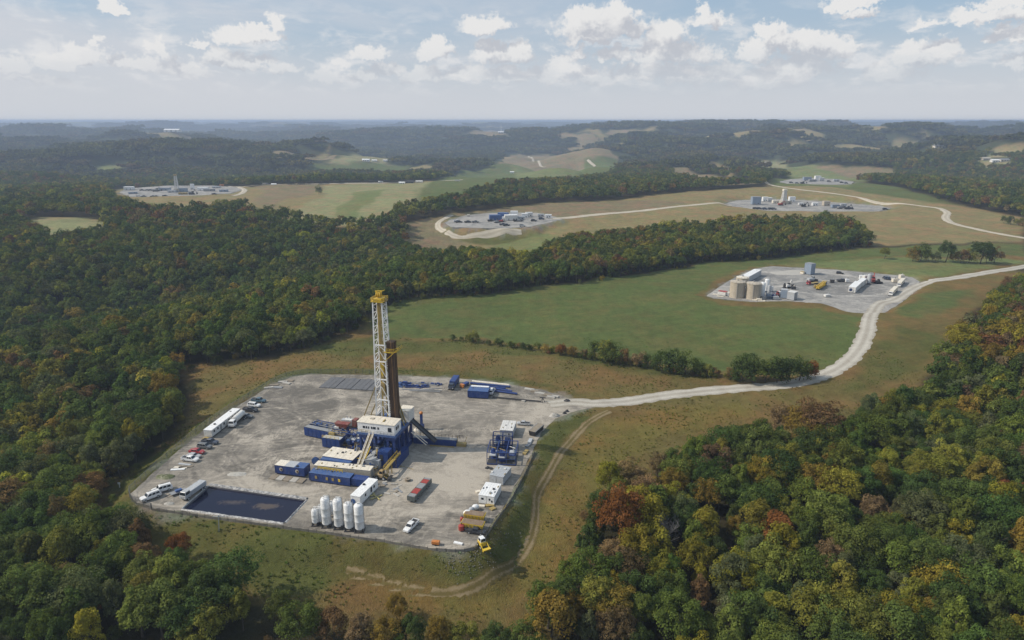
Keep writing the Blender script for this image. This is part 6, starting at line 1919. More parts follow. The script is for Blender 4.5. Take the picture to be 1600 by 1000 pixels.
    MB().box(-X, 0, .6, X, .12, 2.0).box(-X, 2.28, .6, X, 2.4, 2.0).box(-X, .12, .6, -X + .12, 2.28, 2.0).box(X - .12, .12, .6, X, 2.28, 2.0).box(-X + .12, .12, .55, X - .12, 2.28, .7).obj('body', paint_once('dark green grey steel', (0.065, 0.085, 0.088)), t)
    seg = [(.02, .16, GREY), (.18, .42, RED), (.45, .70, GREY), (.72, .90, RED), (.92, .99, GREY)]
    for a, b, m in seg:
        MB().box(-X + a * L, .2, 1.7 if m is RED else 1.85, -X + b * L, 2.2, 2.06).obj('cover', m, t)
    for a in (-X + 1.5, -X + 2.8, X - 1.5, X - 2.8):
        for s in (.3, 2.1):
            wheel(t, a, s, .45, .32)
    vehicle('pickup', 'white pickup truck alone near the front edge of the pad', -27.05, 160.18, 246, 'white')

    # right hand edge
    W = dict(skid=.2, vents=2, roof_ribs=3)
    unit('storage_container', 'white container, left one of the close pair by the front right corner', 'container', *(-8.44, 172.18, -14.8, 2.22), 7.4, 2.8, WHITE, WHITE, 'containers along the right edge', windows=((.5, .7, 1.4, 2.0),), seed=1, **W)
    unit('storage_container', 'white container with dark roof gear, right one of the pair near the front corner', 'container', *(-6.17, 171.56, -14.8, 2.23), 7.4, 2.8, WHITE, WHITE, 'containers along the right edge', windows=((.4, .5, 1.4, 2.0), (.7, .4, .9, 1.5)), seed=2, skid=.2, vents=5, roof_ribs=3)
    unit('storage_container', 'grey container, left one of the close pair behind the white pair', 'container', *(-5.79, 183.55, -22.1, 2.1), 6.6, 2.8, PALEGREY, PALEGREY, 'containers along the right edge', seed=3, **W)
    unit('storage_container', 'grey container, right one of the close pair behind the white pair', 'container', *(-3.69, 182.72, -21.5, 2.16), 6.6, 2.8, PALEGREY, PALEGREY, 'containers along the right edge', seed=4, **W)
    unit('storage_container', 'dusty white container, left one of the pair past the blue frame', 'container', *(-3.11, 214.5, -7.6, 2.18), 8.0, 2.9, PALEGREY, OFFWHITE, 'containers along the right edge', seed=5, **W)
    unit('storage_container', 'dusty white container, right one of the pair past the blue frame', 'container', *(-0.84, 214.13, -9.0, 2.23), 8.0, 2.9, PALEGREY, OFFWHITE, 'containers along the right edge', windows=((.4, .5, 1.2, 1.8),), seed=6, **W)
    frame_cage('blue open steel frame full of pumps at the right edge of the pad', *(-3.35, 194.89, -5.2, 9.19), 8.6, 4.4, BLUE, 9)
    frame_cage('low blue frame inside the back of the big blue frame', *(-3.19, 205.64, -4.1, 6.41), 3.0, 5.0, BLUE, 15)
    vehicle('pickup', 'white and blue pickup behind the dusty white containers', 4.14, 224.76, 170, 'silver', scale=.85)
    t = thing('waste_skip', 'long dark open skip beside the right fence line', 'skip', 8.52, 218.48, 62)
    MB().frustum((-3.2, -1.1, 3.2, 1.1), .15, (-3.6, -1.25, 3.6, 1.25), 1.9).obj('body', DARK, t)
    MB().box(-3.5, -1.1, 1.905, 3.5, 1.1, 1.96).obj('load', WOOD, t)
    for s in (-1, 1):
        MB().bar((-3.4, s * 1.27, 1.9), (3.4, s * 1.27, 1.9), .14).obj('rim_rail', GALV, t)
    for k, (u, v) in enumerate(((6.02, 208.19), (5.05, 203.14), (6.76, 211.53))):
        slab('steel_plate', ('grey steel plate leaning at the right fence', 'rusty steel plate beside the blue frame', 'short grey plate next to the dark skip')[k], 'plate', u, v, 60 + 8 * k, 3.0, 1.2, .5, (GREY, MUSTARD, PALEGREY)[k], 'plates along the right edge')
    # yellow plant in the front right corner
    for k, (u, v, L, lab) in enumerate(((-10.17, 164.16, 5.4, 'yellow sided tipping trailer with a brown load, rear one in the corner'), (-10.46, 159.88, 5.8, 'yellow tipping trailer with red hub at the front right corner'))):
        t = thing('tipping_trailer', lab, 'trailer', u, v, -14, group='yellow trailers in the front right corner')
        X = L / 2
        MB().frustum((-X, -1.1, X, 1.1), .8, (-X - .2, -1.25, X + .2, 1.25), 2.0).obj('body', YELLOW, t)
        MB().box(-X, -1.15, 2.003, X, 1.15, 2.12).obj('load', paint_once('brown load', (0.20, 0.13, 0.075)), t)
        for i in range(6):
            MB().box(-X + .4 + i * (L - .8) / 5 - .1, -1.3, .9, -X + .4 + i * (L - .8) / 5 + .1, -1.2, 1.9).obj('side_stake', MUSTARD, t)
        for a in (-X + 1, X - 1):
            for s in (-1, 1):
                wheel(t, a, s * 1.0, .45, .3)
    t = thing('air_tank', 'red cylinder tank at the end of the yellow trailer', 'tank', -13.48, 158.99, 0)
    MB().lathe([(.3, .1), (.8, .3), (.8, 1.6), (.3, 1.9)], n=14).obj('shell', RED, t, True)
    MB().tube((0, 0, 1.9), (0, 0, 2.4), .12).obj('valve', DARK, t)
    t = thing('air_tank', 'smaller red cylinder beside the rear yellow trailer', 'tank', -13.61, 163.23, 0)
    MB().lathe([(.2, .1), (.55, .3), (.55, 1.2), (.2, 1.5)], n=12).obj('shell', RED, t, True)
    MB().tube((0, 0, 1.5), (0, 0, 1.9), .1).obj('valve', DARK, t)
    for k, (u, v, s) in enumerate(((-12.18, 165.42, 1.0), (-10.24, 168.96, .8), (-11.26, 167.98, .7))):
        t = thing('mixer_drum', ('white mixing drum beside the rear yellow trailer', 'white drum behind the yellow trailers, farthest right', 'small grey drum behind the yellow trailers')[k], 'drum', u, v, 20 * k, group='drums by the yellow trailers')
        MB().lathe([(.4, -1.2 * s), (1.0 * s, -.5 * s), (1.0 * s, .5 * s), (.5 * s, 1.2 * s)], axis='x', base=(0, 0, 1.2 * s), n=16).obj('drum', WHITE if k < 2 else PALEGREY, t, True)
        MB().box(-.8 * s, -.5 * s, .02, .8 * s, .5 * s, .4 * s).obj('stand', DARK, t)
    vehicle('pickup', 'white and black flat pickup in front of the yellow trailers', -9.67, 157.82, -14, 'black', scale=.9)
    t = thing('wheel_loader', 'yellow skid loader with a white cab outside the corner of the fence', 'loader', -7.38, 151.48, -62)
    MB().box(-1.8, -.8, .5, .4, .8, 1.6).obj('body', YELLOW, t, bevel=.1)
    cab(t, -1.6, .1, 1.6, 2.6, .75, .1, .1, WHITE, panes=1)
    MB().bar((.2, -.9, 1.5), (1.8, -.9, .5), .2).bar((.2, .9, 1.5), (1.8, .9, .5), .2).obj('arm', YELLOW, t)
    MB().frustum((1.7, -1.0, 2.0, 1.0), .1, (1.7, -1.0, 2.6, 1.0), .9).obj('bucket', YELLOW, t)
    for a in (-1.2, .5):
        for s in (-1, 1):
            wheel(t, a, s * .9, .5, .35)
    t = thing('compressor', 'small orange compressor on the front edge of the pad', 'compressor', -19.64, 152.7, -10)
    t.scale = (.75, .75, .75)
    MB().box(-1.4, -.7, .4, 1.4, .7, 1.5).obj('housing', ORANGE, t, bevel=.1)
    MB().box(-1.2, -.5, .02, 1.2, .5, .4).obj('skid', DARK, t)
    for s in (-1, 1):
        wheel(t, 0, s * .75, .3, .2, True)
    for k, (u, v, L, w, m) in enumerate(((-14.03, 152.7, 2.4, .8, WHITE), (-8.68, 170.28, 1.8, 1.0, CREAM), (-6.16, 170.61, 2.4, 1.2, MUSTARD), (-9.78, 178.22, 1.4, 1.0, CREAM), (-5.03, 168.96, 1.6, 1.3, MUSTARD), (-7.44, 192.82, 1.4, .8, DARK), (-6.22, 192.41, 1.0, .8, DARK))):
        slab('loose_board', ('white board on the front edge of the pad', 'cream board before the white container pair', 'yellow brown pallet before the white container pair', 'cream board left of the white containers', 'yellow brown pallet by the fence corner', 'dark hose coil plate before the blue frame', 'small dark plate before the blue frame')[k], 'board', u, v, 15 * k - 20, L, w, .35, m, 'loose boards along the right edge')
    t = thing('frame_stand', 'yellow steel cross frame lying beside the white cabin trailer', 'steel frame', -39.31, 175.39, 20)
    MB().bar((-1.8, -.6, .25), (1.8, .6, .25), .28).bar((-.6, 1.8, .3), (.7, -1.8, .3), .28).obj('cross_bar', paint_once('pale yellow steel', (0.46, 0.40, 0.16)), t)
    MB().lathe([(.9, .1), (.9, .5), (.6, .5), (.6, .1)], -1.0, 1.9, 12).obj('ring', paint_once('pale yellow steel', (0.46, 0.40, 0.16)), t)
    rr = random.Random(9)
    for k in range(16):
        x, y = [(-35.45, 182.92), (-36.86, 177.51), (-38.52, 181.48), (-32.77, 186.27), (-34.34, 180.22), (-38.52, 182.86), (-33.55, 182.04), (-33.92, 185.39), (-37.61, 185.92), (-34.14, 176.9), (-33.8, 178.5), (-35.33, 178.81), (-38.25, 183.85), (-33.29, 179.03), (-36.29, 186.19), (-37.2, 184.78)][k]
        slab('scrap_board', 'weathered board in the litter between the white trailer and the bin trailer', 'board', x, y, rr.uniform(-60, 60), rr.uniform(1.0, 3.6), rr.uniform(.3, .9), rr.uniform(.08, .3), rr.choice((CONCRETE, WOOD, GREY, WOOD)), 'scattered boards near the bin trailer')
    t = thing('cable_drum', 'round wooden cable drum lying near the bin trailer', 'cable drum', -31.68, 185.28, 0)
    MB().lathe([(.9, 0.02), (.9, .12), (.5, .12), (.5, .6), (.9, .6), (.9, .72)], n=16).obj('drum', WOOD, t)
    MB().lathe([(.25, .70), (.25, .76)], n=10).obj('hub', DARK, t)

    # left hand parking row and offices
    x, y, a, L = (-101.72, 223.23, 81.3, 18.76)
    for k in range(2):
        o = L * (k - .5) / 2
        unit('office_trailer', ('white office trailer nearer the pit, first of the two joined end to end', 'white office trailer farther up the fence, second of the two joined end to end')[k], 'office trailer', x + math.cos(R(a)) * o, y + math.sin(R(a)) * o, a, L / 2 - .12, 2.9, 3.0, OFFWHITE, WHITE, 'office trailers along the left fence', skid=.5, windows=((.18, .8, 1.6, 2.4), (.42, .8, 1.6, 2.4), (.84, .8, 1.6, 2.4)), doors=((.62, .9, .6, 2.6),), vents=1, roof_ribs=3, seed=k)
    slab('entrance_step', 'yellow wooden step at the near end of the office trailers', 'step', -102.63, 212.49, 70, 1.6, 3.4, .5, MUSTARD)
    P = 'vehicles parked along the left fence'
    vehicle('pickup', 'dark teal pickup at the far end of the row along the left fence', -98.35, 245.66, -13, 'teal', P)
    vehicle('suv', 'white car second from the far end of the row along the left fence', -98.54, 241.03, -13, 'white', P)
    vehicle('pickup', 'black pickup with a pale bed beside the upper office trailer', -98.34, 236.84, -13, 'black', P)
    vehicle('sedan', 'grey car tucked behind the white tank truck', -97.62, 231.37, -13, 'grey', P)
    lorry('white tank truck parked alongside the office trailers', *((-99.23, 226.45, 84.7, 8.74))[:2], ((-99.23, 226.45, 84.7, 8.74))[2] + 180, 'white', 'tank', 9.5, P)
    vehicle('pickup', 'navy pickup just below the office trailers', -102.16, 210.09, -13, 'navy', P)
    vehicle('suv', 'dark grey car between the navy pickup and the red car', -102.57, 206.79, -13, 'grey', P)
    vehicle('sedan', 'red car parked along the left fence', -103.52, 203.14, -13, 'red', P, 1.1)
    vehicle('sedan', 'silver car half hidden behind the white one below the red car', -103.28, 200.25, -13, 'silver', P)
    vehicle('pickup', 'white pickup nearest the pit end of the row along the left fence', -103.35, 197.86, -13, 'white', P)
    vehicle('suv', 'white car nearer the pit of the two in the front left corner', -103.09, 179.13, 215, 'white', 'white cars in the front left corner', 1.12)
    vehicle('suv', 'white car right in the front left corner of the fence', -104.41, 175.04, 228, 'white', 'white cars in the front left corner', 1.12)
    lorry('big silver grey box truck parked at the edge of the pit', *((-93.19, 177.55, 72.9, 5.96))[:2], ((-93.19, 177.55, 72.9, 5.96))[2] + 180, 'silver', 'low_box', 8.6, None, load_mat=PALEGREY, name='box_truck')
    t = thing('utility_trailer', 'low grey utility trailer with blue gear between the white cars and the box truck', 'trailer', -97.78, 177.87, 42)
    MB().box(-2.2, -.95, .55, 2.2, .95, .75).obj('bed', GREY, t)
    MB().box(-.8, -.6, .753, 1.0, .5, 1.35).obj('engine', BLUE_PALE, t, bevel=.08)
    MB().bar((-2.2, 0, .6), (-3.6, 0, .4), .14).obj('drawbar', DARK, t)
    for s in (-1, 1):
        wheel(t, .2, s * 1.0, .36, .24)
    for k, (u, v, m, l) in enumerate(((-104.13, 194.89, PALEGREY, 'grey board'), (-104.38, 192.82, CREAM, 'cream board'), (-104.61, 191.59, WHITE, 'narrow white board'), (-102.76, 193.23, WOOD, 'brown board'))):
        slab('loose_board', '%s lying below the parked white pickup at the left fence' % l, 'board', u, v, -12 + 9 * k, 4.2, .9, .22, m, 'boards lying by the left fence')
    heap('spoil_heap', 'small weedy green heap by the left fence', 'heap', -106.47, 187.6, 0, 3.4, 1.8, .7, paint_once('weedy soil', (0.085, 0.10, 0.03)), 3)
    heap('gravel_heap', 'low pale gravel heap before the pit', 'heap', -84.88, 189.18, 0, 3.4, 1.5, .5, CONCRETE, 7)
    heap('gravel_heap', 'small pale gravel heap in the front left corner', 'heap', -97.9, 172.29, 0, 1.7, 1.0, .5, CONCRETE, 8)
    heap('stone_heap', 'stone heap beside the junction of pad and road', 'heap', 15.63, 232.5, 0, 2.2, 1.6, 1.3, CONCRETE, 12)
    for k in range(2):
        heap('stone_heap', ('dark heap by the road entrance, left of two', 'dark heap by the road entrance, right of two')[k], 'heap', *((19.59, 234.8), (20.68, 236.55))[k], 0, .9, .8, .9, DARK, 12 + k, 'dark heaps by the road entrance')
    for k, (u, v, m) in enumerate(((-99.23, 259.52, CONCRETE), (-98.08, 262.31, WOOD), (-95.81, 265.89, CONCRETE), (-95.84, 259.52, GREY), (-93.59, 267.34, WOOD), (-94.01, 264.45, CONCRETE))):
        slab('loose_board', ('pale slab nearest the parked cars', 'lower brown board', 'upper pale slab', 'grey slab', 'brown board highest up the fence', 'pale slab second highest up the fence')[k] + ' in the litter at the back left corner', 'board', u, v, 20 - 9 * k, 3.6, 1.5, .35, m, 'slabs lying at the back left corner')

    # back edge
    x, y, a, L = (-65.59, 258.15, -8.7, 27.23)
    n = 12
    for k in range(n):
        o = -L / 2 + (k + .5) * L / n
        slab('board_mat', 'dark grey board mat in the flat row along the back edge, %s' % ('leftmost', 'second', 'third', 'fourth', 'fifth', 'sixth', 'seventh', 'eighth', 'ninth', 'tenth', 'eleventh', 'rightmost')[k], 'mat', x + math.cos(R(a)) * o, y + math.sin(R(a)) * o, a - 2, L / n - .12 - (.1 if k % 3 else 0), 11.5 + .5 * math.sin(k * 2.1), .28 + .08 * (k % 3), MAT_GREY, 'dark board mats along the back edge')
    for k, (u, v, L, w, h, m) in enumerate(((-46.71, 260.91, 4.0, 2.5, 1.5, BLUE_PALE), (-44.4, 263.02, 5.0, 2.2, 1.2, BLUE), (-41.88, 260.21, 3.4, 2.0, 1.0, BLUE), (-39.26, 260.21, 4.4, 2.0, .9, BLUE), (-37.09, 263.73, 4.0, 1.6, .8, GREY), (-35.6, 260.21, 3.0, 2.6, .8, BLUE), (-33.04, 263.02, 5.0, 1.6, .7, GREY), (-30.66, 263.02, 3.0, 1.4, .8, BLUE))):
        t = thing('rig_module', ('faded blue rig module next to the standing pipes', 'long blue rig module behind the mast', 'blue rig module third from the standing pipes', 'flat blue rig module on the back edge', 'grey beam module on the back edge', 'blue module at the near side of the back row', 'long grey beam module right in the back row', 'last blue module left of the blue truck')[k], 'rig module', u, v, -10 + 14 * (k % 3 - 1), group='blue rig modules along the back edge')
        MB().box(-L / 2, 0, 0.02, L / 2, .3, h * .5).box(-L / 2, w - .3, .02, L / 2, w, h * .5).obj('beam', m, t)
        q = MB()
        for i in range(4):
            q.bar((-L / 2 + i * L / 3, .1, h * .45), (-L / 2 + i * L / 3, w - .1, h * .45), .25)
            q.bar((-L / 2 + i * L / 3 * .9 + .3, w * .4, h * .4), (-L / 2 + i * L / 3 * .9 + .3, w * .5, h), .3)
        q.obj('cross_member', m, t)
        MB().box(-L * .2, w * .3, h * .5, L * .15, w * .8, h).obj('gearbox', BLUE if m is GREY else m, t)
    for k in range(5):
        u0, v0, u1, v1 = ((-44.7, 258.14, -28.45, 256.77), (-41.39, 256.77, -28.83, 255.42), (-44.03, 265.89, -29.14, 263.73), (-25.99, 258.14, -25.89, 265.89), (-37.6, 257.45, -28.73, 259.52))[k]
        p = (u0, v0); q = (u1, v1)
        pole_piece('pipe_length', ('grey pipe nearest the rig among the back modules', 'second grey pipe among the back modules', 'grey pipe along the fence behind the modules', 'short pipe left of the blue truck', 'slanting pipe among the back modules')[k], 'pipe', (*p, .25), (*q, .25), .16, GALV, 'pipes on the back edge')
    lorry('blue winch truck with an orange front facing the rig', *((-23.92, 261.69, 79.5, 10.01))[:2], ((-23.92, 261.69, 79.5, 10.01))[2] + 180, 'navy', 'box', 9.5, None, load_mat=BLUE, name='winch_truck')
    t = thing('dolly', 'small blue and orange dolly right of the winch truck', 'dolly', -19.46, 261.61, 60)
    MB().box(-2.2, -.8, .5, 2.2, .8, 1.5).obj('body', BLUE, t)
    MB().box(-2.3, -.9, .4, -1.2, .9, 1.7).obj('front', ORANGE, t)
    for a in (-1.5, 1.5):
        for s in (-1, 1):
            wheel(t, a, s * .9, .42, .3)
    unit('storage_container', 'blue container with a white strip on its roof at the back edge', 'container', *(-13.47, 248.84, -9.2, 7.96), 5.5, 3.2, BLUE, BLUE_PALE, None, ribs=2.0, vents=1)
    t = bpy.context.scene.objects['storage_container.%03d' % (len([o for o in bpy.data.objects if o.name.startswith('storage_container')]) - 1)]
    MB().box(-3.6, 4.0, 3.25, 3.6, 5.2, 3.5).obj('roof_strip', WHITE, t)
    vehicle('suv', 'white van parked at the end of the blue back container', -8.22, 254.75, 80, 'white', scale=1.15)
    for k in range(6):
        u0, v0, u1, v1 = ((-17.26, 264.45, -0.79, 260.21), (-16.57, 266.25, -1.05, 261.96), (-14.47, 261.61, -2.61, 258.83), (-7.74, 256.09, 2.04, 252.75), (-7.56, 249.48, 11.41, 245.04), (-6.5, 258.14, 0, 255.42))[k]
        p = (u0, v0); q = (u1, v1)
        pole_piece('beam_length', ('blue beam lying under the pale one at the back fence', 'long pale beam lying along the back fence', 'blue beam second from the back fence', 'short blue beam right of the white van', 'long dark beam pointing at the road', 'blue beam behind the white van')[k], 'beam', (*p, .5), (*q, .5), (.45, .5, .4, .45, .28, .45)[k], (BLUE, CREAM, BLUE, BLUE, DARK, BLUE)[k], 'beams lying on the back edge')
    t = thing('pipe_trestle', 'dark steel trestle at the end of the long dark beam', 'trestle', 11.94, 245.66, -15)
    MB().bar((-.8, 0, 0), (0, 0, 1.8), .2).bar((.8, 0, 0), (0, 0, 1.8), .2).bar((0, -.8, 0), (0, 0, 1.8), .2).obj('leg', DARK, t)
    MB().bar((-1.2, 0, 1.8), (1.2, 0, 1.8), .3).obj('saddle', DARK, t)
    for k, (u, v, m, L) in enumerate(((6.74, 257.45, CONCRETE, 4.0), (8.75, 255.42, WOOD, 3.0), (10.74, 253.41, CONCRETE, 4.0), (13.96, 251.44, WOOD, 3.4), (16.68, 250.13, CONCRETE, 3.0), (4.23, 245.66, CONCRETE, 1.4), (15.13, 249.48, CONCRETE, 3.4))):
        slab('concrete_slab', ('first pale slab in the line by the back right corner', 'brown slab in the line by the back right corner', 'third pale slab in the line by the back right corner', 'brown slab close to the road entrance', 'pale slab closest to the road entrance', 'small pale slab beside the long dark beam', 'pale slab in the line near the road entrance')[k], 'slab', u, v, -24, L, 1.5, .45, m, 'slabs by the back right corner')
    heap('stone_heap', 'dark heap at the end of the slab line by the road', 'heap', 21.43, 246.29, 0, 1.6, 1.2, 1.0, DARK, 31)


main_pad()


# ------------------------------------------------------------------ fences
def fence_line(pts, step):
    out = []
    carry = 0.0
    for (x0, y0), (x1, y1) in zip(pts, pts[1:]):
        L = math.hypot(x1 - x0, y1 - y0)
        d = carry
        while d < L:
            out.append((x0 + (x1 - x0) * d / L, y0 + (y1 - y0) * d / L))
            d += step
        carry = d - L
    out.append(pts[-1])
    return out


def fences():
    line = fence_line([(-49.49,274.83),(-71.84,276.38),(-88.53,276.76),(-95.04,273.69),(-98.66,268.08),(-102.47,255.42),(-107,237.73),(-109.87,223.16),(-111.33,205.87),(-112.2,190.38),(-112.41,177.87),(-109.96,174.35),(-107.22,171.96),(-101.05,169.12)], 3.0)
    root = thing('chain_link_fence', 'grey chain link fence along the left and back of the gravel pad', 'fence', *line[0])
    ox, oy = line[0]
    post = None; panel = None
    wires = MB()
    for i in range(-6, 10):
        a = max(0, i * .34); b = min(3.0, i * .34 + 2.0)
        if b > a:
            wires.bar((a, 0, (a - i * .34)), (b, 0, (b - i * .34)), .017)
            wires.bar((a, 0, 2.0 - (a - i * .34)), (b, 0, 2.0 - (b - i * .34)), .017)
    wires.bar((0, 0, 2.0), (3.0, 0, 2.0), .06).bar((0, 0, .08), (3.0, 0, .08), .02)
    for k, (x, y) in enumerate(line):
        z = 0.0
        if post is None:
            o = MB().tube((0, 0, -.3), (0, 0, 2.15), .06, 6).obj('post', FENCE_WIRE, root); post = o.data
        else:
            o = link(bpy.data.objects.new('post', post), root)
        o.location = (x - ox, y - oy, z)
        if k + 1 < len(line):
            x2, y2 = line[k + 1]
            if panel is None:
                o = wires.obj('mesh_panel', FENCE_WIRE, root); panel = o.data
            else:
                o = link(bpy.data.objects.new('mesh_panel', panel), root)
            o.location = (x - ox, y - oy, z)
            o.rotation_euler = (0, 0, math.atan2(y2 - y, x2 - x))
            o.scale = (math.hypot(x2 - x, y2 - y) / 3.0, 1, 1)
    line = fence_line([(-100.97,168.96),(-90.58,166.69),(-79.78,164.16),(-61.22,159.88),(-50.89,157.82),(-33.2,153.81),(-19.52,150.11),(-12.65,149.57),(-8.98,150.78),(-7.33,154.37),(-4.52,162.61),(-0.55,172.97),(3.96,189.18),(7.59,203.59)], 2.4)
    root = thing('silt_fence', 'low grey brown fabric silt fence along the front and right of the gravel pad', 'fence', *line[0])
    ox, oy = line[0]
    fab = paint_once('silt fabric', (0.20, 0.185, 0.165), dirt=.6)
    r = random.Random(2)
    post = panel = None
    for k, (x, y) in enumerate(line):
        if post is None:
            o = MB().box(-.04, -.04, -.6, .04, .04, 1.15).obj('post', DARK, root); post = o.data
        else:
            o = link(bpy.data.objects.new('post', post), root)
        o.location = (x - ox, y - oy, -.15)
        if k + 1 < len(line):
            x2, y2 = line[k + 1]
            if panel is None:
                q = MB()
                for i in range(4):
                    a, b = i * .6, (i + 1) * .6
                    s0 = -.05 * math.sin(i / 4 * math.pi); s1 = -.05 * math.sin((i + 1) / 4 * math.pi)
                    q.bar((a, s0, .30), (b, s1, .30), .03, 1.1)
                o = q.obj('fabric_panel', fab, root); panel = o.data
            else:
                o = link(bpy.data.objects.new('fabric_panel', panel), root)
            o.location = (x - ox, y - oy, -.15 + r.uniform(-.08, .05))
            o.rotation_euler = (r.uniform(-.08, .08), 0, math.atan2(y2 - y, x2 - x))
            o.scale = (math.hypot(x2 - x, y2 - y) / 2.4, 1, r.uniform(.8, 1.1))


fences()


def pit_rim():
    m, n, b = principled('bunched liner', 0.5, 0.4)
    pos = n.new('ShaderNodeNewGeometry').outputs['Position']
    n.put(b.inputs['Base Color'], n.mix(n.step(n.noise(pos, 1.6, 4.0, 0.7, 1.0), .35, .65), (0.17, 0.165, 0.16), (0.50, 0.49, 0.47)))
    r = random.Random(3)
    for (a, c, w, h) in ((PIT[0], PIT[1], 1.3, .5), (PIT[1], PIT[2], .6, .3), (PIT[2], PIT[3], .7, .3), (PIT[3], PIT[0], .5, .3)):
        n_ = int(math.hypot(c[0] - a[0], c[1] - a[1]) / .5)
        d = Vector((c[0] - a[0], c[1] - a[1], 0)).normalized(); nr = Vector((-d.y, d.x, 0))
        if nr.dot(Vector((sum(p[0] for p in PIT) / 4 - a[0], sum(p[1] for p in PIT) / 4 - a[1], 0))) > 0:
            nr = -nr
        vs = []; fs = []
        for i in range(n_ + 1):
            p = Vector((a[0], a[1], 0)).lerp(Vector((c[0], c[1], 0)), i / n_)
            for o, z in ((-.08, -.03), (.1, h * r.uniform(.3, .9)), (w * .5, h * r.uniform(.5, 1.2)), (w * .85, h * r.uniform(.1, .5)), (w * r.uniform(1.0, 1.2), -.03)):
                vs.append(tuple(p + nr * o + Vector((0, 0, z))))
        for i in range(n_):
            for j in range(4):
                k = i * 5 + j
                fs.append((k, k + 1, k + 6, k + 5))
        structure(mesh_obj('pit_rim', vs, fs, m), 'crumpled pale liner along the pit edge')


pit_rim()

# ------------------------------------------------------------------ the other well pads
MATS = dict(WHITE=WHITE, OFFWHITE=OFFWHITE, CREAM=CREAM, BEIGE=BEIGE, TAN=TANK_TAN, GREY=GREY, PALEGREY=PALEGREY, BLUEGREY=BLUEGREY, BLUE=BLUE, BLUE_PALE=BLUE_PALE, YELLOW=YELLOW, MUSTARD=MUSTARD, RED=RED, DARK=DARK, ORANGE=ORANGE)


def round_tank(name, label, x, y, r, h, mat, group=None, ladder=True, roof=None):
    t = thing(name, label, 'tank', x, y, 0, group=group)
    MB().lathe([(r * 1.03, .02), (r * 1.03, .3), (r, .32), (r, h - .2), (r * 1.03, h - .18), (r * 1.03, h)], n=28).obj('shell', mat, t, True)
    MB().lathe([(r * 1.0, h + .003), (r * .3, h + r * .16), (.3, h + r * .18)], n=28).obj('roof', roof or mat, t, True)
    if ladder:
        q = MB()
        for s in (-.3, .3):
            q.bar((r * .5 + s, -r * .9, 0), (r * .5 + s, -r * .9, h + .9), .09)
        for i in range(int(h / .7)):
            q.bar((r * .5 - .3, -r * .9, .5 + i * .7), (r * .5 + .3, -r * .9, .5 + i * .7), .06)
        q.tube((-r * .35, -r * .97, .3), (-r * .35, -r * .97, h), .14, 8)
        q.obj('ladder', GALV, t)
        MB().rail([(r * .95 * math.cos(a), r * .95 * math.sin(a), h) for a in [i * math.pi / 6 for i in range(6, 13)]], 1.0, 2.0, .07).obj('guard_rail', OFFWHITE, t)
    MB().box(-.5, -.5, h + r * .1, .5, .5, h + r * .18 + .5).obj('hatch', GREY, t)
    return t


def vessel(label, x, y, r, h, mat, group=None):
    t = thing('process_vessel', label, 'vessel', x, y, 0, group=group)
    MB().lathe([(r * .5, .5), (r, .9), (r, h - .6), (r * .8, h - .2), (r * .2, h)], n=16).obj('shell', mat, t, True)
    MB().lathe([(r * 1.2, .02), (r * 1.2, .3), (r * .7, .32), (r * .7, .6)], n=12).obj('base', DARK, t)
    MB().tube((0, 0, h), (0, 0, h + .9), .14).tube((0, 0, h + .8), (r * 1.4, 0, h + .8), .12).tube((r * 1.4, 0, h + .8), (r * 1.4, 0, .4), .12).obj('pipe', PALEGREY, t)
    return t


def machine(name, label, cat, x, y, yaw, L, W, H, mat, arm=False, group=None, cabmat=None):
    """a tracked or wheeled works machine: chassis, body, cab and, if asked, a raised arm"""
    t = thing(name, label, cat, x, y, yaw, group=group)
    X = L / 2
    for s in (-1, 1):
        MB().box(-X * .8, s * W * .5 - .3, .02, X * .8, s * W * .5 + .3, H * .3).obj('track', BLACK, t, bevel=.12)
    MB().box(-X, -W * .45, H * .28, X * .5, W * .45, H * .68).obj('body', mat, t, bevel=.12)
    cab(t, X * .05, X * .5, H * .68, H, W * .36, .15, .05, cabmat or mat, panes=1)
    if arm:
        MB().bar((X * .5, 0, H * .5), (X * 1.1, 0, H * 1.5), .5).bar((X * 1.1, 0, H * 1.5), (X * 1.7, 0, H * .6), .4).obj('arm', mat, t)
        MB().frustum((X * 1.5, -.6, X * 1.8, .6), H * .15, (X * 1.5, -.7, X * 1.95, .7), H * .6).obj('bucket', DARK, t)
    else:
        MB().bar((X * .4, -W * .45, H * .4), (X * 1.15, -W * .45, H * .2), .25).bar((X * .4, W * .45, H * .4), (X * 1.15, W * .45, H * .2), .25).box(X * 1.1, -W * .55, .1, X * 1.25, W * .55, H * .4).obj('blade', DARK, t)
    return t


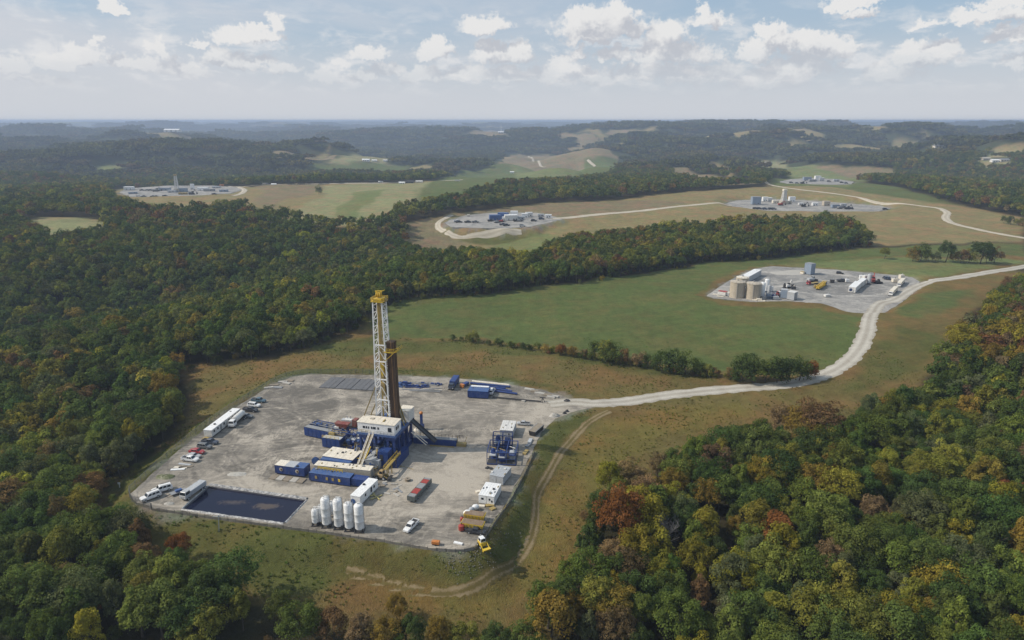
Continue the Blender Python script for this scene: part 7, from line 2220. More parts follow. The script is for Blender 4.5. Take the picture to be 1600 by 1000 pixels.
def second_pad():
    g = 'tan storage tanks on the second pad'
    round_tank('storage_tank', 'tan round storage tank, left one of the pair at the pad front', 139.16, 409.93, 4.5, 9.8, TANK_TAN, g)
    round_tank('storage_tank', 'tan round storage tank, right one of the pair at the pad front', 148, 406.76, 4.5, 9.6, TANK_TAN, g)
    round_tank('storage_tank', 'tan tank standing behind the left front tank, only its top showing', 149.37, 431.71, 4.0, 7.6, TANK_TAN, g, roof=CREAM)
    round_tank('storage_tank', 'small white tank in the gap between the two tan tanks', 145.5, 414.77, 1.6, 5.0, WHITE, None, ladder=False)
    unit('cabin_trailer', 'long white cabin behind the tan tanks', 'trailer', *(166.55, 458, 53.8, 29.21), 5.0, 4.4, PALEGREY, WHITE, None, vents=1)
    vessel('white upright vessel right of the tan tanks, nearer one', 154.63, 409.93, 1.7, 9.5, WHITE, 'white vessels beside the tan tanks')
    vessel('white upright vessel behind the first, right of the tan tanks', 162.1, 423.08, 1.4, 8.5, WHITE, 'white vessels beside the tan tanks')
    vessel('thin grey upright vessel right of the white ones', 161.32, 416.41, .9, 6.0, PALEGREY, 'white vessels beside the tan tanks')
    frame_cage('pale blue separator skid with pipes at the pad front', *(158.17, 404.41, -17.6, 5.15), 4.0, 3.4, BLUEGREY, 5, name='separator_skid', cat='separator')
    unit('heater_box', 'pale blue grey heater house with a dark stack on the pad front', 'heater', *(166.59, 405.98, -25.2, 3.68), 4.2, 5.4, BLUEGREY, PALEGREY, None)
    t = thing('flare_stack', 'dark short stack above the blue grey heater house', 'stack', 168.72, 411.53, 0)
    MB().tube((0, 0, 5.4), (0, 0, 7.6), .8, 12).tube((0, 0, 7.6), (0, 0, 8.4), .5, 12).obj('pipe', DARK, t, True)
    MB().box(-1.2, -1.2, 5.41, 1.2, 1.2, 5.6).obj('plinth', DARK, t)
    unit('heater_box', 'pale box house with a dark end at the right end of the separators', 'heater', *(169.2, 402.09, -45.0, 4.36), 5.0, 5.0, PALEGREY, OFFWHITE, None, side_doors=((.5, 2.6, .4, 4.6),))
    machine('pump_unit', 'red and grey pump behind the separators', 'pump', 163.74, 409.93, 0, 5, 2.6, 3.6, RED)
    machine('loader', 'white loader with a dark cab behind the heater house', 'loader', 180.01, 433.48, 30, 5, 2.4, 3.4, OFFWHITE, True, cabmat=DARK)
    unit('pipe_manifold', 'red topped manifold skid at the left tip of the second pad', 'manifold', *(130.59, 413.15, -40.2, 5.02), 3.4, 2.6, OFFWHITE, RED, None)
    unit('wellhead_skid', 'pale skid beside the red manifold', 'skid', *(133.74, 412.33, -35.0, 2.81), 3.0, 2.2, OFFWHITE, CREAM, None)
    for k, (x, y, L, w) in enumerate([(128.27, 414.77, 5, 1.2),
 (128.85, 409.93, 4, 1.0),
 (148.23, 400.55, 5, 2.2),
 (150.8, 399.02, 4, 1.8),
 (185.06, 438.86, 3, 1.0)]):
        slab('loose_board', ('white board at the left tip of the second pad', 'second pale board at the left tip of the second pad', 'cream board in front of the right tan tank', 'pale board right of the right tan tank', 'pale board behind the heater houses')[k], 'board', x, y, -20, L, w, .5, CREAM, 'boards on the second pad', z=.06)
    unit('storage_tower', 'tall blue grey box tower at the back of the second pad', 'tower', *(209.32, 473.95, -56.2, 5.04), 5.0, 8.0, BLUEGREY, GREY, None, ribs=1.6)
    unit('crate_box', 'small tan crate at the foot of the blue grey tower', 'crate', *(205.89, 474.99, -55.9, 2.54), 2.0, 1.8, CREAM, MUSTARD, None)
    lorry('long yellow crane truck in the middle of the second pad', *((202.09, 433.91, 50.7, 36.66))[:2], ((202.09, 433.91, 50.7, 36.66))[2], 'grey', 'mast', 17.0, load_mat=YELLOW, name='crane_truck')
    lorry('yellow flat truck with a pale load behind the crane truck', *((200.33, 443.45, 26.1, 12.58))[:2], ((200.33, 443.45, 26.1, 12.58))[2] + 180, 'red', 'flat', 10.0, load_mat=MUSTARD, name='flat_truck')
    machine('excavator', 'pale grey machine behind the yellow flat truck', 'excavator', 203.23, 451.9, 20, 6.5, 2.8, 3.8, PALEGREY)
    vehicle('pickup', 'white and black pickup in the middle of the second pad', 223.63, 450.95, 0, 'black', 'cars on the second pad', 1.25, True)
    vehicle('suv', 'small dark car near the back edge of the second pad', 233.45, 476.04, -20, 'black', 'cars on the second pad', 1.0, True)
    vehicle('suv', 'dark blue car by the back right rim, left of two', 257.25, 459.69, 80, 'navy', 'dark blue cars on the second pad', 1.15, True)
    vehicle('suv', 'dark blue car by the back right rim, right of two', 258.49, 458.7, 80, 'navy', 'dark blue cars on the second pad', 1.15, True)
    unit('storage_container', 'white container with a round blue sign on its near end', 'container', *(222.88, 427.07, 53.6, 20.35), 4.2, 3.8, OFFWHITE, WHITE, None, roof_ribs=2)
    t = thing('round_sign', 'round dark blue sign on the white container end', 'sign', 214.19, 419.72, -8, z=2.2)
    MB().lathe([(1.0, -.08), (1.0, .05)], axis='y', base=(0, -.1, 0), n=18).obj('disc', BLUE_PALE, t)
    MB().lathe([(.45, -.05), (.45, .02)], axis='y', base=(0, -.22, 0), n=14).obj('centre', DARK, t)
    unit('pump_house', 'white and pink pump truck body behind the round sign container', 'pump house', *(232.86, 439.81, 52.3, 11.51), 3.2, 3.9, OFFWHITE, WHITE, None)
    vessel('pale upright vessel among the white machines', 238.09, 444.36, 1.3, 7.0, PALEGREY)
    machine('crane', 'red crane with a raised arm beside the white machines', 'crane', 242.99, 448.1, 60, 6, 2.8, 4.2, RED, True)
    machine('tractor', 'dark tractor at the foot of the red crane', 'tractor', 245.04, 446.22, 10, 4.5, 2.6, 3.0, DARK)
    vehicle('pickup', 'navy pickup behind the white machines on the second pad', 244.66, 463.68, 10, 'navy', 'cars on the second pad', 1.2, True)
    lorry('white and cream trailer truck at the right edge, nearer of two', *((240.49, 418.36, 52.1, 29.41))[:2], ((240.49, 418.36, 52.1, 29.41))[2] + 180, 'white', 'box', 17.5, 'trailer trucks on the second pad', load_mat=CREAM, name='trailer_truck')
    lorry('cream trailer truck at the right edge, farther of two', *((258.19, 441.89, 52.8, 29.97))[:2], ((258.19, 441.89, 52.8, 29.97))[2] + 180, 'white', 'box', 17.5, 'trailer trucks on the second pad', load_mat=CREAM, name='trailer_truck')
    heap('gravel_heap', 'wide low pale heap on the back of the second pad', 'heap', 195.97, 478.16, 0, 14, 7, .6, CONCRETE, 3)
    heap('gravel_heap', 'pale low heap left of the blue grey tower', 'heap', 205.88, 484.63, 0, 10, 5, .6, CONCRETE, 4)

    for k, (x, y, L, W, H, m, lab) in enumerate([(160.39, 408.34, 3, 2, 2.4, 'OFFWHITE', 'low off white box among the separators, leftmost'),
 (161.01, 403.63, 3.4, 2, 2.0, 'PALEGREY', 'low pale box at the front of the separators'),
 (165.93, 411.53, 2.4, 2, 3.2, 'WHITE', 'white box behind the separators'),
 (153.59, 403.63, 2.6, 2, 1.8, 'GREY', 'grey box right of the right tan tank'),
 (149.78, 400.55, 3, 1.6, 1.4, 'CREAM', 'cream box in front of the white vessels'),
 (165.58, 424.78, 2.6, 2, 3.0, 'WHITE', 'white box behind the thin vessel'),
 (135.29, 411.53, 2.4, 1.8, 2.2, 'PALEGREY', 'pale box left of the left tan tank'),
 (195.07, 409.93, 3.6, 2, 1.6, 'OFFWHITE', 'low off white box near the pad entrance'),
 (198.39, 433.48, 2.6, 2.2, 2.0, 'MUSTARD', 'tan box between the two yellow trucks'),
 (215.41, 448.1, 2.4, 2, 2.2, 'DARK', 'dark box right of the crane truck'),
 (226.21, 450.0, 2.6, 2, 2.2, 'WHITE', 'white box right of the black pickup'),
 (241.62, 455.77, 3.6, 2.4, 3.6, 'OFFWHITE', 'off white box behind the white machines'),
 (239.96, 457.72, 3.0, 2.4, 3.0, 'WHITE', 'white box left behind the white machines'),
 (243.61, 451.9, 2.4, 2.2, 4.2, 'RED', 'red box beside the red crane'),
 (258.22, 450.0, 3.0, 2.2, 2.4, 'CREAM', 'cream box between the trailer trucks'),
 (268.28, 459.69, 3.2, 2.2, 3.0, 'CREAM', 'cream box behind the farther trailer truck'),
 (182.38, 429.96, 2.6, 1.4, 1.8, 'DARK', 'small dark box right of the white loader'),
 (174.72, 480.3, 4, 2, 1.2, 'WHITE', 'low white box at the back left of the second pad')]):
        t = thing('equipment_box', lab, 'equipment box', x, y, -12 + 9 * (k % 4), z=.05, group='small equipment boxes on the second pad')
        MB().box(-L / 2, -W / 2, .2, L / 2, W / 2, H).obj('housing', MATS[m], t, bevel=.06)
        MB().box(-L / 2 - .1, -W / 2 - .1, .01, L / 2 + .1, W / 2 + .1, .2).obj('base', DARK, t)
        MB().tube((L * .2, 0, H), (L * .2, 0, H + 1.0), .18, 8).obj('stack', PALEGREY if k % 2 else DARK, t)


second_pad()


def far_pads():
    for x, y, kind, m, yaw, L, W, H, lab in [(-18.13, 744.07, 'unit', 'BLUE_PALE', 10, 12, 7, 6, 'blue container tank at the back of the third pad, left one'),
 (-10.59, 754.07, 'unit', 'BLUE_PALE', -15, 11, 7, 7, 'taller blue container tank at the back of the third pad, right one'),
 (-6.97, 744.07, 'unit', 'WHITE', 0, 8, 4, 4, 'white cabin right of the blue tanks on the third pad'),
 (-0.7, 744.07, 'unit', 'OFFWHITE', 8, 14, 7, 6, 'wide white building in the middle of the third pad'),
 (2.16, 769.57, 'unit', 'WHITE', -6, 8, 5, 7, 'white house behind the wide white building'),
 (9.82, 749.04, 'unit', 'PALEGREY', 0, 8, 4, 4, 'grey cabin right of the wide white building'),
 (14.31, 764.33, 'unit', 'WHITE', 0, 7, 4, 5, 'white cabin farther right on the third pad'),
 (19.57, 774.87, 'unit', 'OFFWHITE', 10, 8, 4, 5, 'white cabin near the right tip of the third pad'),
 (32.62, 774.87, 'unit', 'PALEGREY', 0, 7, 4, 3, 'low grey cabin by the road on the third pad'),
 (40.78, 764.33, 'unit', 'WHITE', 0, 7, 4, 4, 'white cabin at the road end of the third pad'),
 (-49.62, 780.24, 'unit', 'CREAM', 0, 3, 2, 2, 'tiny cream box on the left rim of the third pad'),
 (-23.55, 739.16, 'machine', 'DARK', 0, 6, 3, 3, 'dark machine left of the blue tanks'),
 (-16.42, 729.53, 'machine', 'GREY', 30, 6, 3, 3, 'grey machine before the left blue tank'),
 (-11.01, 734.32, 'machine', 'RED', 0, 6, 3, 3, 'red machine before the blue tanks'),
 (4.16, 739.16, 'machine', 'DARK', 10, 6, 3, 3, 'dark machine before the wide white building'),
 (8.31, 739.16, 'machine', 'GREY', 0, 6, 3, 3, 'grey machine right of the wide white building'),
 (-56.78, 729.53, 'car', 'black', 10, 0, 0, 0, 'black car at the left end of the third pad'),
 (-59.2, 734.32, 'car', 'white', 10, 0, 0, 0, 'white car at the left end of the third pad'),
 (-47.2, 729.53, 'car', 'black', 30, 0, 0, 0, 'dark car left of the third pad centre'),
 (-38.99, 729.53, 'car', 'grey', 0, 0, 0, 0, 'grey car left of the third pad centre'),
 (-9.34, 710.98, 'car', 'navy', 0, 0, 0, 0, 'navy car at the front of the third pad'),
 (-5.97, 706.49, 'car', 'black', 20, 0, 0, 0, 'black car at the front of the third pad'),
 (10.55, 702.04, 'car', 'silver', 0, 0, 0, 0, 'silver car at the front right of the third pad'),
 (23.55, 739.16, 'car', 'black', 0, 0, 0, 0, 'black car near the road end of the third pad'),
 (32.48, 754.07, 'car', 'navy', 10, 0, 0, 0, 'navy car near the road end of the third pad'),
 (316.77, 890.89, 'unit', 'BLUEGREY', 0, 11, 8, 10, 'dark blue grey tower box on the fourth pad'),
 (341.31, 927.19, 'unit', 'WHITE', 0, 7, 5, 6, 'white cabin right of the dark tower box on the fourth pad'),
 (347.35, 927.19, 'unit', 'OFFWHITE', 10, 7, 5, 5, 'off white cabin between the tower box and the derrick'),
 (347.75, 905.07, 'unit', 'CREAM', 0, 9, 5, 4, 'cream shed left of the derrick on the fourth pad'),
 (374.56, 919.7, 'unit', 'WHITE', 0, 8, 5, 7, 'white house right of the derrick on the fourth pad'),
 (360.97, 897.93, 'unit', 'BEIGE', 0, 8, 5, 4, 'beige shed right of the derrick on the fourth pad'),
 (401.89, 877.12, 'unit', 'TAN', 0, 8, 6, 6, 'tan box tank right of centre on the fourth pad'),
 (404.27, 857.23, 'unit', 'BLUEGREY', 0, 9, 5, 4, 'grey blue box on the right half of the fourth pad'),
 (413.86, 857.23, 'unit', 'PALEGREY', 0, 7, 4, 5, 'pale cabin near the right end of the fourth pad'),
 (387.19, 877.12, 'unit', 'WHITE', 0, 7, 4, 4, 'low white cabin in the middle of the fourth pad'),
 (372.0, 883.95, 'unit', 'OFFWHITE', 0, 6, 4, 3, 'low pale cabin right of the white house'),
 (299.23, 844.45, 'car', 'black', 0, 0, 0, 0, 'first black car along the front of the fourth pad'),
 (303.96, 844.45, 'car', 'black', 0, 0, 0, 0, 'second black car along the front of the fourth pad'),
 (309.93, 841.31, 'car', 'navy', 0, 0, 0, 0, 'navy car along the front of the fourth pad'),
 (316.99, 841.31, 'car', 'black', 0, 0, 0, 0, 'fourth dark car along the front of the fourth pad'),
 (320.91, 841.31, 'car', 'grey', 0, 0, 0, 0, 'grey car along the front of the fourth pad'),
 (416.56, 844.45, 'car', 'black', 0, 0, 0, 0, 'black car at the right of the fourth pad'),
 (455.81, 838.2, 'car', 'black', 0, 0, 0, 0, 'black car at the right tip of the fourth pad'),
 (345.66, 883.95, 'machine', 'RED', 0, 7, 4, 4, 'red machine before the derrick'),
 (369.73, 870.4, 'machine', 'DARK', 0, 7, 3, 4, 'dark machine in the middle of the fourth pad'),
 (406.1, 850.8, 'machine', 'GREY', 20, 7, 3, 4, 'grey machine on the right half of the fourth pad'),
 (412.63, 844.45, 'machine', 'DARK', 0, 7, 3, 4, 'dark machine near the right end of the fourth pad'),
 (538.11, 1263.74, 'unit', 'BLUEGREY', 0, 14, 7, 6, 'blue grey shed on the fifth pad, left of the white house'),
 (550.88, 1250.11, 'unit', 'WHITE', 0, 10, 6, 9, 'tall white house on the fifth pad'),
 (557.79, 1250.11, 'unit', 'OFFWHITE', 10, 10, 6, 6, 'off white shed right of the tall white house on the fifth pad'),
 (536.01, 1236.75, 'unit', 'GREY', 0, 12, 6, 4, 'grey shed before the white house on the fifth pad'),
 (578.21, 1236.75, 'unit', 'PALEGREY', 0, 10, 5, 4, 'pale shed right of centre on the fifth pad'),
 (564.52, 1236.75, 'car', 'black', 0, 0, 0, 0, 'black car on the fifth pad'),
 (575.33, 1210.87, 'car', 'black', 0, 0, 0, 0, 'black car at the right end of the fifth pad'),
 (577.26, 1198.32, 'car', 'navy', 0, 0, 0, 0, 'navy car at the right tip of the fifth pad'),
 (487.08, 1210.87, 'car', 'black', 0, 0, 0, 0, 'black car at the left of the fifth pad'),
 (492.11, 1198.32, 'car', 'grey', 0, 0, 0, 0, 'grey car at the left of the fifth pad'),
 (502.06, 1198.32, 'machine', 'DARK', 0, 8, 4, 4, 'dark machine on the front of the fifth pad'),
 (-601.6, 1085.49, 'unit', 'WHITE', 15, 14, 8, 7, 'white cabin at the left end of the sixth pad'),
 (-563.53, 1027.21, 'unit', 'BLUEGREY', 30, 12, 6, 4, 'blue grey cabin by the left front of the sixth pad'),
 (-541.39, 1075.33, 'unit', 'BLUEGREY', 0, 16, 8, 6, 'blue grey tank left of the far derrick'),
 (-504.35, 1055.57, 'unit', 'BLUEGREY', 0, 12, 8, 8, 'blue grey substructure house beside the far derrick'),
 (-506.82, 1095.83, 'unit', 'WHITE', 0, 5, 4, 12, 'thin white silo house right of the far derrick'),
 (-481.68, 1075.33, 'unit', 'WHITE', 0, 16, 8, 7, 'white tent like house right on the sixth pad'),
 (-467.47, 1065.36, 'unit', 'GREY', 0, 16, 6, 5, 'grey long shed right on the sixth pad'),
 (-440.81, 1055.57, 'unit', 'BLUEGREY', 10, 12, 7, 5, 'blue grey shed at the right end of the sixth pad'),
 (-515.38, 1045.95, 'unit', 'PALEGREY', 0, 12, 6, 5, 'pale shed before the far derrick'),
 (-478.18, 1117.1, 'unit', 'PALEGREY', 0, 12, 5, 4, 'pale shed at the back right of the sixth pad'),
 (-482.55, 1150.55, 'unit', 'ORANGE', 0, 6, 4, 4, 'orange box at the back right of the sixth pad'),
 (-486.0, 1018.09, 'unit', 'MUSTARD', 0, 12, 5, 4, 'tan box before the far derrick'),
 (-575.23, 1075.33, 'car', 'black', 0, 0, 0, 0, 'first dark car at the back of the sixth pad'),
 (-567.26, 1075.33, 'car', 'grey', 0, 0, 0, 0, 'grey car at the back of the sixth pad'),
 (-562.29, 1075.33, 'car', 'black', 0, 0, 0, 0, 'second dark car at the back of the sixth pad'),
 (-536.29, 991.63, 'car', 'white', 0, 0, 0, 0, 'white car along the front of the sixth pad'),
 (-524.52, 983.1, 'car', 'navy', 0, 0, 0, 0, 'navy car along the front of the sixth pad'),
 (-511.75, 983.1, 'car', 'black', 0, 0, 0, 0, 'black car along the front of the sixth pad'),
 (-507.19, 983.1, 'car', 'black', 10, 0, 0, 0, 'second black car along the front of the sixth pad'),
 (-498.58, 991.63, 'car', 'black', 0, 0, 0, 0, 'dark car near the front centre of the sixth pad'),
 (-471.85, 1018.09, 'machine', 'DARK', 0, 9, 4, 5, 'dark machine right of the far derrick'),
 (-438.82, 1018.09, 'car', 'black', 0, 0, 0, 0, 'dark car at the right front of the sixth pad'),
 (-548.34, 1065.36, 'machine', 'GREY', 0, 10, 5, 5, 'grey machine left of the far derrick')]:
        d = math.hypot(x, y) / 750.0
        if kind == 'unit':
            H2 = H * (.7 if x < -300 else 1.0)
            mm = MATS[m]
            roof = mm if m not in ('OFFWHITE', 'BLUEGREY') else (WHITE if m == 'OFFWHITE' else GREY)
            nm = 'site_tower' if H >= 9 else 'site_cabin' if m in ('WHITE', 'OFFWHITE', 'CREAM', 'PALEGREY') else 'site_tank'
            unit(nm, lab, 'tower' if H >= 9 else 'cabin' if nm == 'site_cabin' else 'tank', x, y, yaw, L, W, H2, mm, roof, 'site units on the far pads', z=.05, doors=((.3, 1.2, .4, 2.4),) if H > 2.5 else (), windows=((.7, 1.4, 1.2, 2.2),) if H > 2.5 else ())
        elif kind == 'machine':
            machine('site_machine', lab, 'machine', x, y, yaw, L, W, H, MATS[m], arm=(L > 6), group='machines on the far pads')
        else:
            o = vehicle('suv' if x > 0 else 'pickup', lab, x, y, yaw, m, 'cars on the far pads', 1.35, True)
            o.location.z = .06
    # derricks
    def derrick(label, x, y, h, w, legmat, capmat, base):
        t = thing('derrick', label, 'derrick', x, y, 8, z=.05)
        b = base
        for sx in (-1, 1):
            for sy in (-1, 1):
                MB().bar((sx * w, sy * w, b), (sx * w * .55, sy * w * .55, h), w * .30).obj('mast_leg', legmat, t)
        q = MB()
        n = 9
        for i in range(n):
            k0, k1 = i / n, (i + 1) / n
            a0, a1 = w * (1 - .45 * k0), w * (1 - .45 * k1); z0, z1 = b + (h - b) * k0, b + (h - b) * k1
            for (p, r) in (((-1, -1), (1, -1)), ((1, -1), (1, 1)), ((1, 1), (-1, 1)), ((-1, 1), (-1, -1))):
                q.bar((p[0] * a0, p[1] * a0, z0), (r[0] * a1, r[1] * a1, z1), w * .13).bar((p[0] * a0, p[1] * a0, z0), (r[0] * a0, r[1] * a0, z0), w * .13)
        q.obj('lattice', legmat, t)
        MB().box(-w * .9, -w * .9, h, w * .9, w * .9, h + w * .9).obj('crown_block', capmat, t)
        MB().box(-w * 1.6, -w * 1.6, .02, w * 1.6, w * 1.6, b).obj('substructure', base > 4 and BEIGE or CREAM, t)
        return t
    derrick('small distant white and yellow derrick standing on the far left pad', -511.19, 1055.57, 24.5, 2.3, OFFWHITE, MUSTARD, 5.0)
    derrick('stubby cream derrick with a platform on the fourth pad', 354.28, 897.93, 17.0, 2.6, OFFWHITE, CREAM, 4.5)
    # far houses, clearings and a mast on the skyline
    for x, y, L, W, H, m, lab in [(*p, *q) for p, q in zip([(-441.3,2116.3),(-441.8,2246.6),(-410.8,2268.5),(-2408.6,6867.9),(-1293.2,3846.2),(-1106,4161.2),(-4052.6,6796.7),(-1574.3,3286.2),(-55.7,3849.9),(505.8,10194.3),(1116.9,1617.1),(1133.9,1614.4),(1241,2045.3),(0,2095.8),(-195.6,1232.1),(-184.5,1249.8),(-168.8,1262.3),(-100,1275.6),(-236.6,1251.4),(-401.9,1170.1),(-432.1,1215.8),(880,2403.1),(515,10194.6),(1109.7,1640.5)], [
        (22, 12, 8, 'WHITE', 'white farm shed in the far clearing, leftmost'), (16, 10, 6, 'WHITE', 'white farm shed in the far clearing, middle'), (14, 9, 6, 'OFFWHITE', 'off white farm shed in the far clearing, rightmost'), (30, 16, 10, 'CREAM', 'tiny pale building far off in the valley'), (38, 18, 12, 'WHITE', 'white building in the wood at the far left ridge'), (26, 14, 10, 'WHITE', 'tiny white house in the far wood'), (60, 30, 16, 'CREAM', 'pale far building near the left skyline'), (70, 30, 14, 'WHITE', 'white far building in the valley near the skyline'), (40, 18, 10, 'WHITE', 'white far building at the foot of the skyline mast'), (70, 30, 14, 'WHITE', 'white far building just under the skyline'), (20, 10, 7, 'WHITE', 'white shed in the pale clearing at far right, left one'), (20, 10, 7, 'CREAM', 'cream shed in the pale clearing at far right, right one'), (30, 14, 10, 'CREAM', 'cream house in the far right hills'), (12, 8, 5, 'WHITE', 'white shed beside the far field road'),
        (10, 6, 4, 'WHITE', 'white unit on the far road clearing, leftmost'), (14, 7, 5, 'DARK', 'dark machine shed on the far road clearing'), (12, 6, 4, 'OFFWHITE', 'pale unit on the far road clearing'), (9, 5, 3, 'CREAM', 'cream unit at the end of the far road'), (8, 5, 3, 'WHITE', 'small white unit along the far road'), (8, 4, 3, 'WHITE', 'white van body parked on the far left road'), (9, 4, 3, 'CREAM', 'cream trailer parked on the far left road'), (20, 12, 8, 'CREAM', 'cream barn in the pale far clearing'), (40, 20, 10, 'CREAM', 'cream far building under the skyline'), (18, 10, 7, 'BEIGE', 'beige shed in the far right clearing')])]:
        z = ground(x, y)
        t = thing('far_building', lab, 'building', x, y, 0, z=z - .5, group='buildings far off in the hills')
        MB().box(-L / 2, -W / 2, 0, L / 2, W / 2, H * .65).obj('wall', MATS[m], t)
        k = MB()
        k.v = [(-L / 2 - .5, -W / 2 - .5, H * .65 + .01), (L / 2 + .5, -W / 2 - .5, H * .65 + .01), (L / 2 + .5, W / 2 + .5, H * .65 + .01), (-L / 2 - .5, W / 2 + .5, H * .65 + .01), (-L / 2 - .5, 0, H), (L / 2 + .5, 0, H)]
        k.f = [(0, 1, 5, 4), (2, 3, 4, 5), (1, 2, 5), (3, 0, 4), (3, 2, 1, 0)]
        k.obj('roof', GREY if m == 'CREAM' else MATS[m], t)
        for u in (-.3, .0, .3):
            MB().box(u * L - L * .06, -W / 2 - .08, H * .2, u * L + L * .06, -W / 2 + .02, H * .45).obj('window', GLASS, t)
    x, y = -59.2, 3852
    z = ground(x, y)
    t = thing('radio_mast', 'thin white mast standing on the far wooded skyline', 'mast', x, y, 0, z=z)
    MB().tube((0, 0, -2), (0, 0, 46), 1.6, 8, r2=.8).obj('pole', WHITE, t, True)
    MB().box(-4, -4, -1, 4, 4, 5).obj('base_house', OFFWHITE, t)


far_pads()


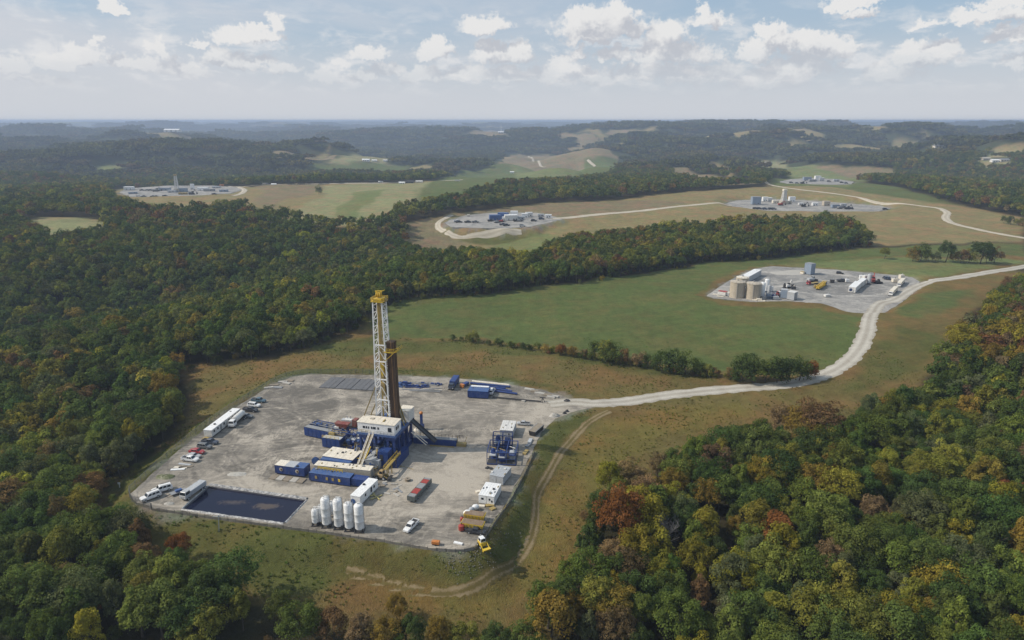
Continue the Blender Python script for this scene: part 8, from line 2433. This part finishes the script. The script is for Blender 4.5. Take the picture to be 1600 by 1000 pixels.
# ------------------------------------------------------------------ pole behind the lower left fence, litter on the banks, weeds
def small_bits():
    x, y = -79.21, 161
    t = thing('marker_post', 'leaning pale utility post with a cross arm on the front bank', 'post', x, y, 0, z=ground(x, y))
    MB().bar((0, 0, -.5), (.5, 0, 5.2), .16).obj('post', PALEGREY, t)
    MB().bar((-1.2, 0, 4.6), (2.0, 0, 4.8), .12).obj('cross_arm', PALEGREY, t)
    x, y = -122.33, 189.64
    t = thing('marker_post', 'small white marker in the grass left of the fence', 'post', x, y, 0, z=ground(x, y))
    MB().bar((0, 0, -.3), (.1, 0, 1.6), .22).obj('post', WHITE, t)
    MB().box(-.4, -.05, 1.2, .4, .05, 1.8).obj('plate', WHITE, t)
    r = random.Random(6)
    # stone rip-rap below the front right corner
    pts = np.array([(-17.81,149.11),(-16.12,148.17),(-14.21,148.67),(-12.56,148.02),(-10.52,148.92),(-8.89,148.66),(-7.81,149.78),(-16.05,147.17),(-13.61,146.8),(-11.52,146.58),(-9.64,147.2),(-8.06,147.78),(-12.75,145.61),(-10.38,146.07),(-14.71,146.41),(-6.49,149.12),(-5.09,157.88),(-4.13,160.55),(-2.76,160.76),(-1.38,160.87),(0,161.81),(2.11,162.83),(3.51,162.87),(-3.4,157.83),(-5.69,155.27)])
    q = np.random.default_rng(3)
    P = np.repeat(pts, 9, 0) + q.normal(size=(len(pts) * 9, 2)) * np.array([1.5, 1.2])
    z = height(P[:, 0], P[:, 1])
    coll = bpy.data.collections.new('stone kinds')
    m = paint_once('rip rap stone', (0.15, 0.145, 0.125), dirt=.5)
    for k in range(3):
        vs = []; fs = []
        for i in range(8):
            v = Vector(((i & 1) - .5, ((i >> 1) & 1) - .5, ((i >> 2) & 1) - .5)) + Vector((r.uniform(-.2, .2), r.uniform(-.2, .2), r.uniform(-.2, .2)))
            vs.append(tuple(v))
        me = bpy.data.meshes.new('stone'); me.from_pydata(vs, [], [(0, 2, 3, 1), (4, 5, 7, 6), (0, 1, 5, 4), (1, 3, 7, 5), (3, 2, 6, 7), (2, 0, 4, 6)]); me.materials.append(m)
        coll.objects.link(bpy.data.objects.new('stone_%d' % k, me))
    s = q.uniform(.10, .30, len(P))
    scatter_object('stones', np.stack([P[:, 0], P[:, 1], z + .05], 1), np.stack([s, s * .8, s * .6], 1), q.uniform(0, 6.28, len(P)), q.integers(0, 3, len(P)), np.ones((len(P), 3)), coll, 'grey rip rap stones on the bank below the pad corner', 'stones')
    # weeds: tufts over the rough grass close to the pad
    coll = bpy.data.collections.new('weed kinds')
    for k in range(4):
        V = []; F = []; S = []
        for i in range(26):
            a = q.uniform(0, 6.283); rr = q.uniform(0, .5); h = q.uniform(.35, 1.0); w = q.uniform(.06, .13)
            p = np.array([rr * math.cos(a), rr * math.sin(a), 0]); o = np.array([math.cos(a) * h * .45, math.sin(a) * h * .45, h]); t = np.array([-math.sin(a), math.cos(a), 0]) * w
            j = len(V)
            V += [p - t, p + t, p + o * .6 + t * 1.2, p + o * .6 - t * 1.2, p + o]
            F += [(j, j + 1, j + 2, j + 3), (j + 3, j + 2, j + 4)]
            S += [q.uniform(.8, 1.2)] * 5
        coll.objects.link(bpy.data.objects.new('weed_%d' % k, finish_mesh('weed', V, F, S, [M_LEAF])))
    X, Y = jitter_grid(-190, 170, 112, 330, 1.15, q)
    ok, zc = in_frame(X, Y, height(X, Y), .05, 3)
    col, op = colour_at(X, Y)
    k = ok & (op > .6) & (poly_sd(X, Y, MAIN_PAD) > 1.2) & (poly_sd(X, Y, SECOND_PAD) > 2)
    for rd, w in ((ROADS_CLEAR[0], 4.6), (TRACK_LINE, 2.6)):
        k &= seg_dist(X, Y, rd, False) > w
    meadow = in_poly(X, Y, OPEN_LAND[1][2])
    dens = np.clip(.42 + .5 * vnoise(X / 9, Y / 9, 71) + .35 * vnoise(X / 3, Y / 3, 72), 0, 1) * np.where(meadow, .12, 1.0)
    k &= q.uniform(size=len(X)) < dens * .8
    X, Y, col = X[k], Y[k], col[k]
    s = q.uniform(.16, .45, len(X)) * (1 + .4 * vnoise(X / 12, Y / 12, 73))
    tint = col * np.array([.50, .72, .75]) * q.uniform(.85, 1.4, (len(X), 1)) * (1 + q.normal(size=(len(X), 3)) * .07)
    print('weeds', len(X))
    scatter_object('weeds', np.stack([X, Y, height(X, Y) - .03], 1), np.stack([s * 1.3, s * 1.3, s], 1), q.uniform(0, 6.28, len(X)), q.integers(0, 4, len(X)), tint, coll, 'rough dry weeds and tall grass on the banks round the pad', 'weeds')


TRACK_LINE = [(36.72,237.74),(26.76,227.56),(17.82,210.34),(12.21,194.89),(7.71,182.7),(7.04,173.83),(4.56,162.29),(-1.32,150.86),(-8.7,143.51),(-17.29,141.97),(-26.98,143.8),(-36.34,147.07),(-42.35,148.79)]
small_bits()

# ------------------------------------------------------------------ haze: one even box of air over the whole country
def make_haze():
    co = np.empty(len(ground_obj.data.vertices) * 3, np.float32)
    ground_obj.data.vertices.foreach_get('co', co)
    co = co.reshape(-1, 3)
    lo = co.min(0); hi = co.max(0)
    z0, z1 = float(lo[2]) - 1.5, max(112.0, float(hi[2]) + 26.0)
    x0, x1, y0, y1 = float(lo[0]) - 200, float(hi[0]) + 200, float(lo[1]) - 200, float(hi[1]) + 200
    vs = [(x, y, z) for z in (z0, z1) for y in (y0, y1) for x in (x0, x1)]
    fs = [(0, 2, 3, 1), (4, 5, 7, 6), (0, 1, 5, 4), (1, 3, 7, 5), (3, 2, 6, 7), (2, 0, 4, 6)]
    m = bpy.data.materials.new('air')
    m.use_nodes = True
    n = NT(m.node_tree)
    n.t.nodes.clear()
    out = n.new('ShaderNodeOutputMaterial')
    v = n.new('ShaderNodeVolumePrincipled')
    v.inputs['Color'].default_value = (0.57, 0.69, 0.92, 1.0)
    v.inputs['Density'].default_value = HAZE_DENSITY
    v.inputs['Anisotropy'].default_value = 0.15
    n.t.links.new(v.outputs[0], out.inputs['Volume'])
    m.cycles.homogeneous_volume = True
    o = mesh_obj('haze', vs, fs, m)
    o['kind'] = 'stuff'
    o['label'] = 'pale blue haze over the far hills'
    print('haze z', z0, z1)


HAZE_DENSITY = 0.000142
make_haze()
